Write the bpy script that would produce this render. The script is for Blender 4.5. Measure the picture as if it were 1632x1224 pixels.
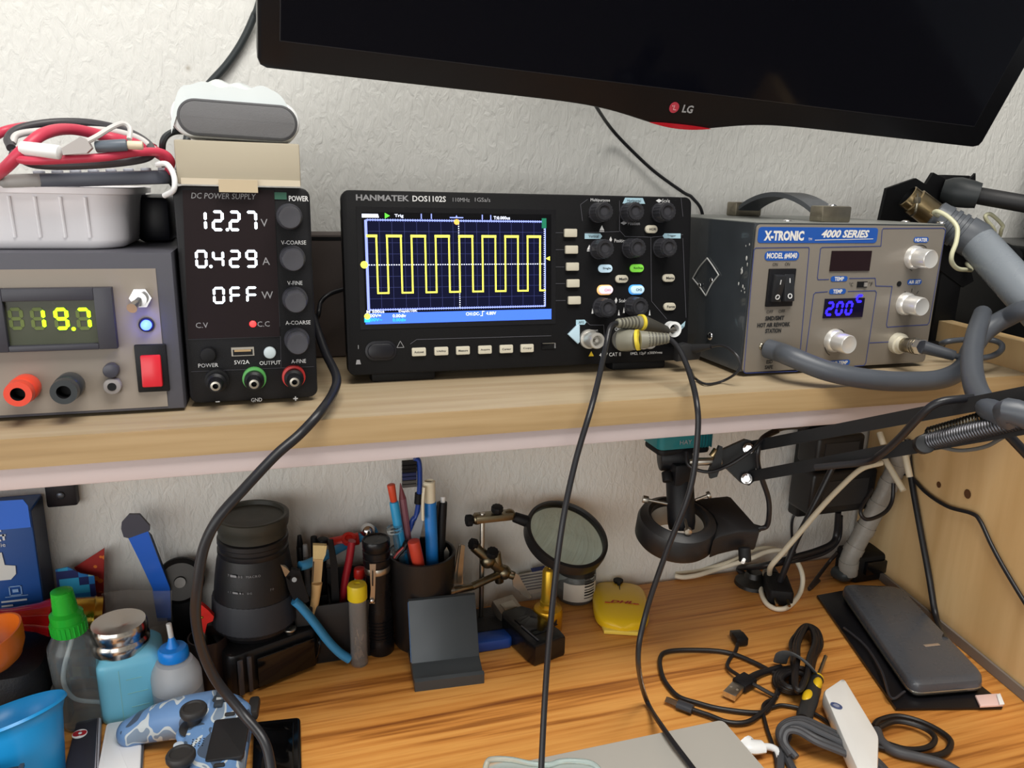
import bpy, bmesh, math, random
from mathutils import Matrix, Vector, Euler
random.seed(7)
for o in list(bpy.data.objects):
    bpy.data.objects.remove(o)
SC = bpy.context.scene
COL = SC.collection
PI = math.pi

# ------------------------------------------------------------------ camera, light, exposure
EYE = Vector((0.0, -0.75, 1.205))
DESK, SHELF = 0.75, 1.05
FPX = 1226.0
PITCH, ROLL, YAW = map(math.radians, (14.4, 1.4, 17.5))
FWD = Vector((math.sin(YAW)*math.cos(PITCH), math.cos(YAW)*math.cos(PITCH), -math.sin(PITCH)))
_r = Vector((math.cos(YAW), -math.sin(YAW), 0)); _u = _r.cross(FWD)
RGT = _r*math.cos(ROLL) + _u*math.sin(ROLL)
UPV = _u*math.cos(ROLL) - _r*math.sin(ROLL)
cam = bpy.data.cameras.new('camera'); camo = bpy.data.objects.new('view', cam); COL.objects.link(camo)
cam.sensor_width = 36; cam.lens = FPX/1632*36; cam.clip_start = .02
camo.matrix_world = Matrix(((RGT.x, UPV.x, -FWD.x, EYE.x), (RGT.y, UPV.y, -FWD.y, EYE.y),
                            (RGT.z, UPV.z, -FWD.z, EYE.z), (0, 0, 0, 1)))
SC.camera = camo

w = bpy.data.worlds.new('world'); SC.world = w; w.use_nodes = True
w.node_tree.nodes['Background'].inputs[0].default_value = (.93, .96, 1.0, 1)
w.node_tree.nodes['Background'].inputs[1].default_value = .24

def area(name, loc, target, sx, sy, power, col):
    l = bpy.data.lights.new(name, 'AREA'); l.shape = 'RECTANGLE'; l.size = sx; l.size_y = sy
    l.energy = power; l.color = col
    o = bpy.data.objects.new(name, l); COL.objects.link(o); o.location = loc
    o.rotation_euler = (Vector(target)-Vector(loc)).to_track_quat('-Z', 'Y').to_euler()
    return o
area('window_daylight', (-1.62, -1.5, 1.12), (0.45, -.05, 1.05), 1.3, 1.1, 14.5, (.98, 1, .985))
area('rear_fill_light', (-.75, -2.52, 1.35), (.1, -.1, .95), 1.2, 1.1, 13.5, (1, .98, .95))  # fill added behind the camera to lift fronts and desk, no known source
area('overhead_fill_light', (.24, -.80, 2.30), (.22, -.6, .75), .9, .6, 25.5, (1, .965, .90))  # overhead lamp added to brighten the desk front
vs = SC.view_settings
vs.view_transform = 'Standard'; vs.look = 'None'; vs.gamma = 1; vs.use_curve_mapping = False; vs.exposure = 0.08

# ------------------------------------------------------------------ pixel <-> place helpers (used to measure places from the photo)
def ray(px, py):
    return FWD*FPX + RGT*(px-816) - UPV*(py-612)
def D(px, py, z=DESK):                 # point on a level plane
    d = ray(px, py); return EYE + d*((z-EYE.z)/d.z)
def Y(px, py, y):                      # point on an upright plane parallel to the wall
    d = ray(px, py); return EYE + d*((y-EYE.y)/d.y)
def fp(F, px, py, off=0.0):            # point on the front plane of a device, in its own (x, z)
    Fi = F.inverted(); o = Fi @ EYE; d = Fi.to_3x3() @ ray(px, py)
    t = (-off-o.y)/d.y; p = o + d*t
    return p.x, p.z
def XP(px, py, x):
    d = ray(px, py); return EYE + d*((x-EYE.x)/d.x)

# ------------------------------------------------------------------ materials
def lin(h):
    h = h.lstrip('#'); c = [int(h[i:i+2], 16)/255 for i in (0, 2, 4)]
    return tuple(v/12.92 if v <= .04045 else ((v+.055)/1.055)**2.4 for v in c) + (1,)
MATS = {}
def mat(name, col, rough=.5, metal=0.0, spec=.5, emit=0.0, trans=0.0, alpha=1.0, bump=0.0, bscale=300.0, var=.0, vscale=60.0, coat=0.0, ior=1.45, ecol=None, sss=0.0):
    if name in MATS: return MATS[name]
    m = bpy.data.materials.new(name); m.use_nodes = True; N = m.node_tree.nodes; Lk = m.node_tree.links
    b = N['Principled BSDF']; c = lin(col)
    b.inputs['Base Color'].default_value = c; b.inputs['Roughness'].default_value = rough
    b.inputs['Metallic'].default_value = metal; b.inputs['Specular IOR Level'].default_value = spec
    b.inputs['Transmission Weight'].default_value = trans; b.inputs['Alpha'].default_value = alpha
    b.inputs['IOR'].default_value = ior; b.inputs['Coat Weight'].default_value = coat
    if emit:
        b.inputs['Emission Color'].default_value = lin(ecol or col); b.inputs['Emission Strength'].default_value = emit
    if not emit:
        tc = N.new('ShaderNodeTexCoord')
        nz = N.new('ShaderNodeTexNoise'); nz.inputs['Scale'].default_value = vscale; nz.inputs['Detail'].default_value = 4
        Lk.new(tc.outputs['Object'], nz.inputs['Vector'])
        mr = N.new('ShaderNodeMapRange'); mr.inputs['To Min'].default_value = max(.02, rough-.06); mr.inputs['To Max'].default_value = min(1, rough+.06)
        Lk.new(nz.outputs['Fac'], mr.inputs['Value']); Lk.new(mr.outputs['Result'], b.inputs['Roughness'])
        if var:
            mx = N.new('ShaderNodeMix'); mx.data_type = 'RGBA'
            mx.inputs[6].default_value = tuple(v*(1-var) for v in c[:3])+(1,); mx.inputs[7].default_value = tuple(min(1, v*(1+var)) for v in c[:3])+(1,)
            Lk.new(nz.outputs['Fac'], mx.inputs[0]); Lk.new(mx.outputs[2], b.inputs['Base Color'])
        if bump:
            n2 = N.new('ShaderNodeTexNoise'); n2.inputs['Scale'].default_value = bscale; n2.inputs['Detail'].default_value = 3
            Lk.new(tc.outputs['Object'], n2.inputs['Vector'])
            bp = N.new('ShaderNodeBump'); bp.inputs['Strength'].default_value = bump; bp.inputs['Distance'].default_value = .001
            Lk.new(n2.outputs['Fac'], bp.inputs['Height']); Lk.new(bp.outputs['Normal'], b.inputs['Normal'])
    MATS[name] = m
    return m

def ramp(N, stops):
    r = N.new('ShaderNodeValToRGB'); e = r.color_ramp.elements
    while len(e) > len(stops): e.remove(e[-1])
    while len(e) < len(stops): e.new(.5)
    for x, (p, c) in zip(e, stops): x.position = p; x.color = lin(c)
    return r
def wood(name, stops, scale=(2.0, 26.0, 26.0), rough=.4, detail=6, wav=.0, knots=False, rot=(0, 0, 0), fine=.35):
    m = bpy.data.materials.new(name); m.use_nodes = True; N = m.node_tree.nodes; Lk = m.node_tree.links
    b = N['Principled BSDF']; tc = N.new('ShaderNodeTexCoord'); mp = N.new('ShaderNodeMapping')
    mp.inputs['Scale'].default_value = scale; mp.inputs['Rotation'].default_value = rot
    Lk.new(tc.outputs['Object'], mp.inputs['Vector'])
    n1 = N.new('ShaderNodeTexNoise'); n1.inputs['Scale'].default_value = 1.0; n1.inputs['Detail'].default_value = detail; n1.inputs['Distortion'].default_value = .6
    Lk.new(mp.outputs['Vector'], n1.inputs['Vector'])
    m2 = N.new('ShaderNodeMapping'); m2.inputs['Scale'].default_value = tuple(s*4 for s in scale); m2.inputs['Rotation'].default_value = rot
    Lk.new(tc.outputs['Object'], m2.inputs['Vector'])
    n2 = N.new('ShaderNodeTexNoise'); n2.inputs['Scale'].default_value = 1.0; n2.inputs['Detail'].default_value = 5
    Lk.new(m2.outputs['Vector'], n2.inputs['Vector'])
    ad = N.new('ShaderNodeMix'); ad.data_type = 'FLOAT'; ad.inputs[0].default_value = fine
    Lk.new(n1.outputs['Fac'], ad.inputs[2]); Lk.new(n2.outputs['Fac'], ad.inputs[3])
    r = ramp(N, stops); Lk.new(ad.outputs[0], r.inputs['Fac'])
    out = r.outputs['Color']
    if knots:
        v = N.new('ShaderNodeTexVoronoi'); v.inputs['Scale'].default_value = 1.0
        m3 = N.new('ShaderNodeMapping'); m3.inputs['Scale'].default_value = (9, 9, 5.5); Lk.new(tc.outputs['Object'], m3.inputs['Vector']); Lk.new(m3.outputs['Vector'], v.inputs['Vector'])
        kr = ramp(N, [(0.0, '#ffffff'), (.045, '#cccccc'), (.075, '#000000')]); Lk.new(v.outputs['Distance'], kr.inputs['Fac'])
        mx = N.new('ShaderNodeMix'); mx.data_type = 'RGBA'; mx.inputs[7].default_value = lin('#6b4322')
        Lk.new(kr.outputs['Color'], mx.inputs[0]); Lk.new(out, mx.inputs[6]); out = mx.outputs[2]
    Lk.new(out, b.inputs['Base Color'])
    b.inputs['Roughness'].default_value = rough
    bp = N.new('ShaderNodeBump'); bp.inputs['Strength'].default_value = .12; bp.inputs['Distance'].default_value = .0006
    Lk.new(ad.outputs[0], bp.inputs['Height']); Lk.new(bp.outputs['Normal'], b.inputs['Normal'])
    MATS[name] = m
    return m

def plaster():
    m = bpy.data.materials.new('painted_plaster'); m.use_nodes = True; N = m.node_tree.nodes; Lk = m.node_tree.links
    b = N['Principled BSDF']; tc = N.new('ShaderNodeTexCoord'); mp = N.new('ShaderNodeMapping'); mp.inputs['Scale'].default_value = (1.6, 1.6, .75)
    Lk.new(tc.outputs['Object'], mp.inputs['Vector'])
    n1 = N.new('ShaderNodeTexNoise'); n1.inputs['Scale'].default_value = 95; n1.inputs['Detail'].default_value = 5; n1.inputs['Roughness'].default_value = .55; n1.inputs['Distortion'].default_value = .8
    Lk.new(mp.outputs['Vector'], n1.inputs['Vector'])
    n2 = N.new('ShaderNodeTexNoise'); n2.inputs['Scale'].default_value = 3.5; n2.inputs['Detail'].default_value = 3
    Lk.new(tc.outputs['Object'], n2.inputs['Vector'])
    r = ramp(N, [(.3, '#d9d8d3'), (.7, '#e0dfda')]); Lk.new(n2.outputs['Fac'], r.inputs['Fac'])
    # small chips and scuffs
    v = N.new('ShaderNodeTexVoronoi'); v.inputs['Scale'].default_value = 9; Lk.new(tc.outputs['Object'], v.inputs['Vector'])
    kr = ramp(N, [(0.0, '#ffffff'), (.02, '#888888'), (.035, '#000000')]); Lk.new(v.outputs['Distance'], kr.inputs['Fac'])
    mx = N.new('ShaderNodeMix'); mx.data_type = 'RGBA'; mx.inputs[7].default_value = lin('#a29a8b')
    Lk.new(kr.outputs['Color'], mx.inputs[0]); Lk.new(r.outputs['Color'], mx.inputs[6]); Lk.new(mx.outputs[2], b.inputs['Base Color'])
    b.inputs['Roughness'].default_value = .6
    bp = N.new('ShaderNodeBump'); bp.inputs['Strength'].default_value = .7; bp.inputs['Distance'].default_value = .0024
    Lk.new(n1.outputs['Fac'], bp.inputs['Height']); Lk.new(bp.outputs['Normal'], b.inputs['Normal'])
    MATS['plaster'] = m
    return m

BLK = mat('black_plastic', '#131316', .45, spec=.3, bump=.15, bscale=1500)
BLKM = mat('matte_black', '#101012', .6, spec=.3)
BLKG = mat('gloss_black', '#0a0a0c', .12)
DGR = mat('dark_grey_plastic', '#3a3a40', .5, var=.1)
RUB = mat('black_rubber', '#1b1b1d', .55, bump=.1, bscale=900)
CABLE = mat('black_cable', '#1c1c20', .38)
CHR = mat('chrome', '#d8d8da', .16, 1.0)
STL = mat('brushed_steel', '#b9b4aa', .34, 1.0, var=.08)
NICK = mat('nickel', '#9d9585', .32, 1.0, var=.2, vscale=120)
WHT = mat('white_plastic', '#e9ebec', .35)
INK = mat('white_print', '#d6d6d6', .6)
INKG = mat('grey_print', '#8d8d90', .6)
INKB = mat('black_print', '#1d1d20', .6)

# ------------------------------------------------------------------ mesh builder
def axisT(p, d):
    return Matrix.Translation(Vector(p)) @ Vector(d).normalized().to_track_quat('Z', 'Y').to_matrix().to_4x4()
def T(x=0, y=0, z=0): return Matrix.Translation((x, y, z))
def R(a, ax): return Matrix.Rotation(math.radians(a), 4, ax)
FRONT = Matrix(((1, 0, 0, 0), (0, 0, -1, 0), (0, 1, 0, 0), (0, 0, 0, 1)))   # local xy-plane -> upright front plane
def smooth_path(pts, n=8, closed=False):
    P = [Vector(p) for p in pts]
    if len(P) < 3: return P
    out = []; N = len(P)
    for i in range(N if closed else N-1):
        if closed: a, b, c, d = P[i-1], P[i], P[(i+1) % N], P[(i+2) % N]
        else:
            b, c = P[i], P[i+1]; a = P[i-1] if i else b*2-c; d = P[i+2] if i+2 < N else c*2-b
        for k in range(n):
            t = k/n
            out.append(.5*((2*b)+(c-a)*t+(2*a-5*b+4*c-d)*t*t+(3*b-a-3*c+d)*t**3))
    if not closed: out.append(P[-1])
    return out
def rrect(w, h, r, n=5):
    r = min(r, w/2-1e-6, h/2-1e-6); out = []
    for cx, cy, a0 in ((w/2-r, h/2-r, 0), (-w/2+r, h/2-r, 90), (-w/2+r, -h/2+r, 180), (w/2-r, -h/2+r, 270)):
        for k in range(n+1):
            a = math.radians(a0+90*k/n); out.append((cx+r*math.cos(a), cy+r*math.sin(a)))
    return out
MW = {}
class MB:
    def __init__(s, M=None):
        s.bm = bmesh.new(); s.ms = []; s.M = M.copy() if M else Matrix()
    def _mi(s, m):
        if m not in s.ms: s.ms.append(m)
        return s.ms.index(m)
    def merge(s, b, m, X=None):
        if isinstance(m, (list, tuple)):
            idx = [s._mi(q) for q in m]
            for f in b.faces: f.material_index = idx[f.material_index % len(idx)]
        else:
            i = s._mi(m)
            for f in b.faces: f.material_index = i
        b.transform(s.M @ (X or Matrix()))
        me = bpy.data.meshes.new('tmp'); b.to_mesh(me); b.free(); s.bm.from_mesh(me); bpy.data.meshes.remove(me)
        return s
    def box(s, c, sz, m, b=0.0, seg=2, X=None):
        q = bmesh.new(); bmesh.ops.create_cube(q, size=1)
        for v in q.verts: v.co = Vector((v.co.x*sz[0], v.co.y*sz[1], v.co.z*sz[2]))
        if b: bmesh.ops.bevel(q, geom=q.edges[:], offset=min(b, min(sz)*.49), segments=seg, affect='EDGES', profile=.5)
        bmesh.ops.translate(q, verts=q.verts[:], vec=Vector(c))
        return s.merge(q, m, X)
    def prism(s, pts, z0, z1, m, b=0.0, seg=2, X=None, taper=None):
        q = bmesh.new(); n = len(pts)
        lo = [q.verts.new((p[0], p[1], z0)) for p in pts]
        tp = taper or (1, 1)
        hi = [q.verts.new((p[0]*tp[0], p[1]*tp[1], z1)) for p in pts]
        q.faces.new(lo[::-1]); q.faces.new(hi)
        for i in range(n): q.faces.new((lo[i], lo[(i+1) % n], hi[(i+1) % n], hi[i]))
        bmesh.ops.recalc_face_normals(q, faces=q.faces[:])
        if b:
            es = [e for e in q.edges if (e.verts[0] in lo) == (e.verts[1] in lo)]
            bmesh.ops.bevel(q, geom=es, offset=b, segments=seg, affect='EDGES', profile=.5)
        return s.merge(q, m, X)
    def rslab(s, c, sz, m, r, b=0.0, X=None, n=6):       # box whose four upright edges are rounded
        return s.prism(rrect(sz[0], sz[1], r, n), -sz[2]/2, sz[2]/2, m, b, X=(X or Matrix()) @ T(*c))
    def fslab(s, x, z, w, h, y0, y1, m, r=0.001, b=0.0, n=5, rot=0):   # rounded plate on the front plane, y0 (front) to y1
        return s.prism(rrect(w, h, r, n), -y1, -y0, m, b, X=T(x, 0, z) @ R(rot, 'Y') @ FRONT)
    def lathe(s, prof, m, X=None, n=32, closed=False):
        q = bmesh.new(); rings = []
        for r, z in prof:
            if r < 1e-6: rings.append([q.verts.new((0, 0, z))])
            else: rings.append([q.verts.new((r*math.cos(2*PI*k/n), r*math.sin(2*PI*k/n), z)) for k in range(n)])
        pr = list(zip(rings, rings[1:]))
        for j, (a, c) in enumerate(pr):
            for k in range(n):
                vs_ = [a[k % len(a)], a[(k+1) % len(a)], c[(k+1) % len(c)], c[k % len(c)]]
                u = []
                for v in vs_:
                    if v not in u: u.append(v)
                if len(u) >= 3:
                    f = q.faces.new(u); f.material_index = j if isinstance(m, (list, tuple)) else 0
        bmesh.ops.recalc_face_normals(q, faces=q.faces[:])
        return s.merge(q, m, X)
    def cyl(s, p0, p1, r0, m, r1=None, n=24, b=0.0):
        p0 = Vector(p0); p1 = Vector(p1); L = (p1-p0).length; r1 = r0 if r1 is None else r1
        if b: pr = [(0, 0), (r0-b, 0), (r0-b*.3, b*.3), (r0, b), (r1, L-b), (r1-b*.3, L-b*.3), (r1-b, L), (0, L)]
        else: pr = [(0, 0), (r0, 0), (r1, L), (0, L)]
        return s.lathe(pr, m, axisT(p0, p1-p0), n)
    def ring(s, p0, p1, ro, ri, m, n=32):
        p0 = Vector(p0); p1 = Vector(p1); L = (p1-p0).length
        return s.lathe([(ri, 0), (ro, 0), (ro, L), (ri, L), (ri, 0)], m, axisT(p0, p1-p0), n)
    def tube(s, pts, r, m, n=8, sub=8, closed=False, flat=1.0, raw=False):
        P = [Vector(p) for p in pts] if raw else smooth_path(pts, sub, closed)
        K = len(P); rs = r if isinstance(r, (list, tuple)) else None
        q = bmesh.new(); rings = []; up = None
        for i, p in enumerate(P):
            if closed: t = (P[(i+1) % K]-P[i-1])
            else: t = P[min(i+1, K-1)]-P[max(i-1, 0)]
            if t.length < 1e-9: t = Vector((0, 0, 1))
            t.normalize()
            if up is None: up = Vector((0, 0, 1)) if abs(t.z) < .9 else Vector((1, 0, 0))
            up = (up-t*up.dot(t)); up = up.normalized() if up.length > 1e-6 else t.orthogonal().normalized()
            sd = t.cross(up)
            rr = rs[0]+(rs[1]-rs[0])*i/(K-1) if rs else r
            rings.append([q.verts.new(p+sd*(rr*math.cos(2*PI*k/n))+up*(rr*flat*math.sin(2*PI*k/n))) for k in range(n)])
        for i in range(K if closed else K-1):
            a, c = rings[i], rings[(i+1) % K]
            for k in range(n): q.faces.new((a[k], a[(k+1) % n], c[(k+1) % n], c[k]))
        if not closed: q.faces.new(rings[0][::-1]); q.faces.new(rings[-1])
        bmesh.ops.recalc_face_normals(q, faces=q.faces[:])
        return s.merge(q, m)
    def ball(s, c, r, m, sc=(1, 1, 1), X=None, u=20, v=12):
        q = bmesh.new(); bmesh.ops.create_uvsphere(q, u_segments=u, v_segments=v, radius=r)
        return s.merge(q, m, (X or Matrix()) @ T(*c) @ Matrix.Diagonal((*sc, 1)))
    def poly(s, pts, m, X=None, th=0.0):
        q = bmesh.new(); f = q.faces.new([q.verts.new(Vector(p)) for p in pts])
        if th:
            f.normal_update(); nn = f.normal.copy()
            g = bmesh.ops.extrude_face_region(q, geom=[f])
            bmesh.ops.translate(q, verts=[v for v in g['geom'] if isinstance(v, bmesh.types.BMVert)], vec=nn*th)
            bmesh.ops.recalc_face_normals(q, faces=q.faces[:])
        return s.merge(q, m, X)
    def fpoly(s, pts, off, m, th=.0003):       # polygon on the front plane given (x, z)
        return s.prism([(p[0], p[1]) for p in pts], off, off+th, m, X=FRONT)
    def loft(s, rings, m, cap=True, X=None, closed=True):
        q = bmesh.new(); V = [[q.verts.new(Vector(p)) for p in rg] for rg in rings]
        n = len(V[0])
        for a, c in zip(V, V[1:]):
            for k in range(n if closed else n-1): q.faces.new((a[k], a[(k+1) % n], c[(k+1) % n], c[k]))
        if cap: q.faces.new(V[0][::-1]); q.faces.new(V[-1])
        bmesh.ops.recalc_face_normals(q, faces=q.faces[:])
        return s.merge(q, m, X)
    def text(s, st, x, z, h, m, wd=None, bold=.0, shear=0.0, off=.0004, al='C', X=None, th=.0002):
        cu = bpy.data.curves.new('t', 'FONT'); cu.body = st; cu.offset = bold; cu.shear = shear; cu.resolution_u = 2
        o = bpy.data.objects.new('t', cu); COL.objects.link(o)
        me = bpy.data.meshes.new_from_object(o.evaluated_get(bpy.context.evaluated_depsgraph_get()))
        bpy.data.objects.remove(o); bpy.data.curves.remove(cu)
        q = bmesh.new(); q.from_mesh(me); bpy.data.meshes.remove(me)
        if not q.verts: q.free(); return s
        xs = [v.co.x for v in q.verts]; ys = [v.co.y for v in q.verts]
        k = h/(max(ys)-min(ys)); kx = wd/(max(xs)-min(xs)) if wd else k
        ox = {'C': (max(xs)+min(xs))/2, 'L': min(xs), 'R': max(xs)}[al]; oy = (max(ys)+min(ys))/2
        for v in q.verts: v.co = Vector(((v.co.x-ox)*kx, (v.co.y-oy)*k, 0))
        return s.merge(q, m, (X if X is not None else FRONT_AT(x, z, off)))
    def build(s, name, parent=None, loc=None, ang=38, label=None):
        bmesh.ops.remove_doubles(s.bm, verts=s.bm.verts[:], dist=1e-7)
        if parent is not None: W_ = MW[parent.name]
        else: W_ = T(*(loc if loc is not None else (0, 0, 0)))
        s.bm.transform(W_.inverted())
        a = math.radians(ang)
        for f in s.bm.faces: f.smooth = True
        for e in s.bm.edges:
            e.smooth = not (len(e.link_faces) == 2 and e.calc_face_angle(0) > a) and len(e.link_faces) == 2
        me = bpy.data.meshes.new(name); s.bm.to_mesh(me); s.bm.free()
        for m in s.ms: me.materials.append(m)
        o = bpy.data.objects.new(name, me); COL.objects.link(o)
        if parent is not None: o.parent = parent; MW[o.name] = W_
        else: o.location = W_.translation; MW[o.name] = W_
        if label: o['label'] = label
        return o
def FRONT_AT(x, z, off): return T(x, -off, z) @ FRONT
def tag(o, label, cat, group=None, kind=None):
    o['label'] = label; o['category'] = cat
    if group: o['group'] = group
    if kind: o['kind'] = kind
    return o
def thing(name, label, cat, M, group=None):
    if not isinstance(M, Matrix): M = T(*M)
    o = bpy.data.objects.new(name, None); COL.objects.link(o); o.empty_display_size = .02
    o.matrix_world = M; MW[o.name] = M.copy()
    return tag(o, label, cat, group)
def struct(o): o['kind'] = 'structure'; return o

SEG = {'0': 'abcdef', '1': 'bc', '2': 'abged', '3': 'abgcd', '4': 'fgbc', '5': 'afgcd', '6': 'afgedc', '7': 'abc', '8': 'abcdefg', '9': 'abcdfg', 'F': 'aefg', 'C': 'afed', 'L': 'def', 'c': 'ged'}
def seg7(mb, ch, x, z, w, h, t, m, off=.0006, sl=0.0, which=None):
    hs = (h-t)/2
    for g in (which or SEG[ch]):
        if g in 'agd':
            zz = {'a': h-t/2, 'g': h/2, 'd': t/2}[g]
            pts = [(t*.55, zz), (t, zz+t/2), (w-t, zz+t/2), (w-t*.55, zz), (w-t, zz-t/2), (t, zz-t/2)]
        else:
            xx = t/2 if g in 'ef' else w-t/2; z0 = h/2 if g in 'fb' else t/2; z1 = z0+hs
            e = t*.55
            pts = [(xx, z0+e*.3), (xx+t/2, z0+e), (xx+t/2, z1-e), (xx, z1-e*.3), (xx-t/2, z1-e), (xx-t/2, z0+e)]
        mb.fpoly([(x+p[0]+sl*p[1], z+p[1]) for p in pts], off, m, th=.0002)
def frame(mb, pts, wd, off, m, closed=True):   # thin line drawn along (x, z) points on the front plane
    n = len(pts)
    for i in range(n if closed else n-1):
        a = Vector(pts[i]); b = Vector(pts[(i+1) % n]); d = b-a
        if d.length < 1e-7: continue
        d.normalize(); q = Vector((-d.y, d.x))*(wd/2); a = a-d*wd*.4; b = b+d*wd*.4
        mb.fpoly([a+q, b+q, b-q, a-q], off, m, th=.0001)
def knob(F, px, py, r, L, m, mcap, parent, name='knob', skirt=0, rib=0, base=0.0):
    x, z = fp(F, px, py, base); mb = MB(F)
    X = T(x, -base, z) @ R(90, 'X')
    if skirt: mb.lathe([(0, 0), (r*skirt, 0), (r*skirt, L*.22), (r*1.03, L*.30), (0, L*.30)], m, X, 36)
    if rib:
        n = rib*2; P = [((r if k % 2 else r*.93)*math.cos(2*PI*k/n), (r if k % 2 else r*.93)*math.sin(2*PI*k/n)) for k in range(n)]
        mb.prism(P, L*.1, L*.93, m, X=X)
        mb.lathe([(0, L*.9), (r*.92, L*.9), (r*.86, L), (r*.62, L*1.0), (r*.5, L*.93), (0, L*.91)], mcap, X, 30)
    else:
        mb.lathe([(r, L*.2), (r*.96, L*.92), (r*.88, L), (r*.6, L), (0, L*.97)], mcap, X, 36)
    return mb.build(name, parent)

# ------------------------------------------------------------------ setting
PL = plaster()
WSHELF = wood('pale_wood_laminate', [(.30, '#86705a'), (.48, '#a08c70'), (.62, '#ad9c80'), (.8, '#988266')], (1.6, 30, 30), .45, fine=.4)
WEDGE = wood('edge_band_wood', [(.30, '#88704f'), (.5, '#a0865f'), (.7, '#ad946e')], (2.2, 30, 60), .45, fine=.4)
WDESK = wood('orange_brown_wood', [(.32, '#763e15'), (.40, '#a26528'), (.46, '#c9863e'), (.56, '#da9c50'), (.64, '#bf7c39'), (.72, '#d0944e')], (1.5, 46, 46), .5, rot=(0, 0, .05), fine=.45)
WPLY = wood('pine_plywood', [(.28, '#c39c66'), (.5, '#dcb985'), (.7, '#e8cb9c')], (13, 13, 1.4), .5, knots=True, fine=.25)
APR = mat('pale_lilac_board', '#c5b8b8', .5)
mb = MB(); mb.box((.5, .03, 1.35), (4.6, .06, 2.7), PL); struct(mb.build('wall_back'))
mb = MB(); mb.box((.5, -1.5, -.03), (4.6, 3.06, .06), mat('floor_tiles', '#8a8078', .4, var=.15, vscale=8)); struct(mb.build('floor'))
mb = MB(); WL = -1.75
mb.box((WL-.04, -.40, 1.35), (.08, .8, 2.7), PL).box((WL-.04, -2.6, 1.35), (.08, .9, 2.7), PL).box((WL-.04, -1.475, .26), (.08, 1.35, .52), PL).box((WL-.04, -1.475, 2.22), (.08, 1.35, .96), PL)
struct(mb.build('wall_left'))
mb = MB(); FRM = mat('window_paint', '#e4e2dc', .4)
for yy in (-.826, -1.475, -2.124): mb.box((WL-.03, yy, 1.13), (.05, .05, 1.21), FRM, .004)
for zz in (.546, 1.714): mb.box((WL-.03, -1.475, zz), (.05, 1.34, .05), FRM, .004)
struct(mb.build('window_1'))
mb = MB(); YF = -2.6
mb.box((-1.58, YF-.03, 1.35), (.44, .06, 2.7), PL).box((1.35, YF-.03, 1.35), (2.9, .06, 2.7), PL).box((-.73, YF-.03, .36), (1.26, .06, .72), PL).box((-.73, YF-.03, 2.34), (1.26, .06, .72), PL)  # opening made for the invented fill window
struct(mb.build('wall_front'))
mb = MB()
for xx in (-1.335, -.73, -.125): mb.box((xx, YF-.03, 1.35), (.05, .05, 1.26), FRM, .004)
for zz in (.745, 1.955): mb.box((-.73, YF-.03, zz), (1.26, .05, .05), FRM, .004)
struct(mb.build('added_fill_window'))  # frame of an invented window, added to go with the rear fill
# ------------------------------------------------------------------ furniture
dk = thing('desk', 'orange-brown wood grain desk under the shelf', 'desk', (0.1, -.3, DESK))
PA = Vector((.7045, -.008)); PB = Vector((.628, -.455)); pd = (PB-PA).normalized(); pn = Vector((pd.y, -pd.x))  # inner face line of the side panel
if pn.x < 0: pn = -pn
def pface(t, z, off=0.0): p = PA+pd*t-pn*off; return Vector((p.x, p.y, z))
mb = MB(); e_ = PA+pd*((-.56-PA.y)/pd.y)-pn*.001; mb.prism([(-.80, -.56), (e_.x, -.56), tuple(PA-pn*.001), (-.80, -.008)], DESK-.025, DESK, WDESK, .001); mb.build('desktop', dk)
L_ = (PB-PA).length; q_ = [PA, PB, PB+pn*.018, PA+pn*.018]
sp = thing('side_board', 'knotty plywood board closing the right side of desk and shelf', 'board', (PA.x, -.2, .02))
mb = MB(); mb.prism([tuple(v) for v in q_], .02, 1.075, WPLY); mb.build('board', sp)
mb = MB(); mb.prism([tuple(PA-pn*.004), tuple(PB-pn*.004), tuple(PB-pn*.001), tuple(PA-pn*.001)], DESK+.0005, DESK+.011, mat('grey_trim', '#77706a', .5)); mb.build('bottom_trim', sp)
for t_, z_, r_ in ((.10, .93, .004), (.135, .902, .0035), (.178, .909, .005), (.09, 1.0, .0035)):
    mb = MB(); p = pface(t_, z_, .0006); mb.lathe([(0, 0), (r_, 0)], mat('dark_knot', '#5a3a20', .7), axisT(p, (-pn.x, -pn.y, 0)), 14); mb.build('knot', sp)
mb = MB(); mb.box((-.765, -.28, .3615), (.03, .5, .7225), WPLY, .002); mb.build('leg_panel', dk)
sh = thing('shelf', 'pale wood shelf board carrying the instruments above the desk', 'shelf', (0, -.12, SHELF-.018))
mb = MB(); mb.prism([(-.85, -.2395), (.657, -.2395), (.686, -.0045), (-.85, -.0045)], SHELF-.0185, SHELF, [WSHELF]); mb.build('shelf_board', sh)
mb = MB(); mb.box((-.097, -.2405, SHELF-.0092), (1.506, .002, .0186), WEDGE); mb.build('edge_band', sh)
mb = MB(); mb.box((-.15, -.229, SHELF-.0185-.0075), (1.24+.16, .018, .015), APR, .001)
mb.build('front_rail', sh)

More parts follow.
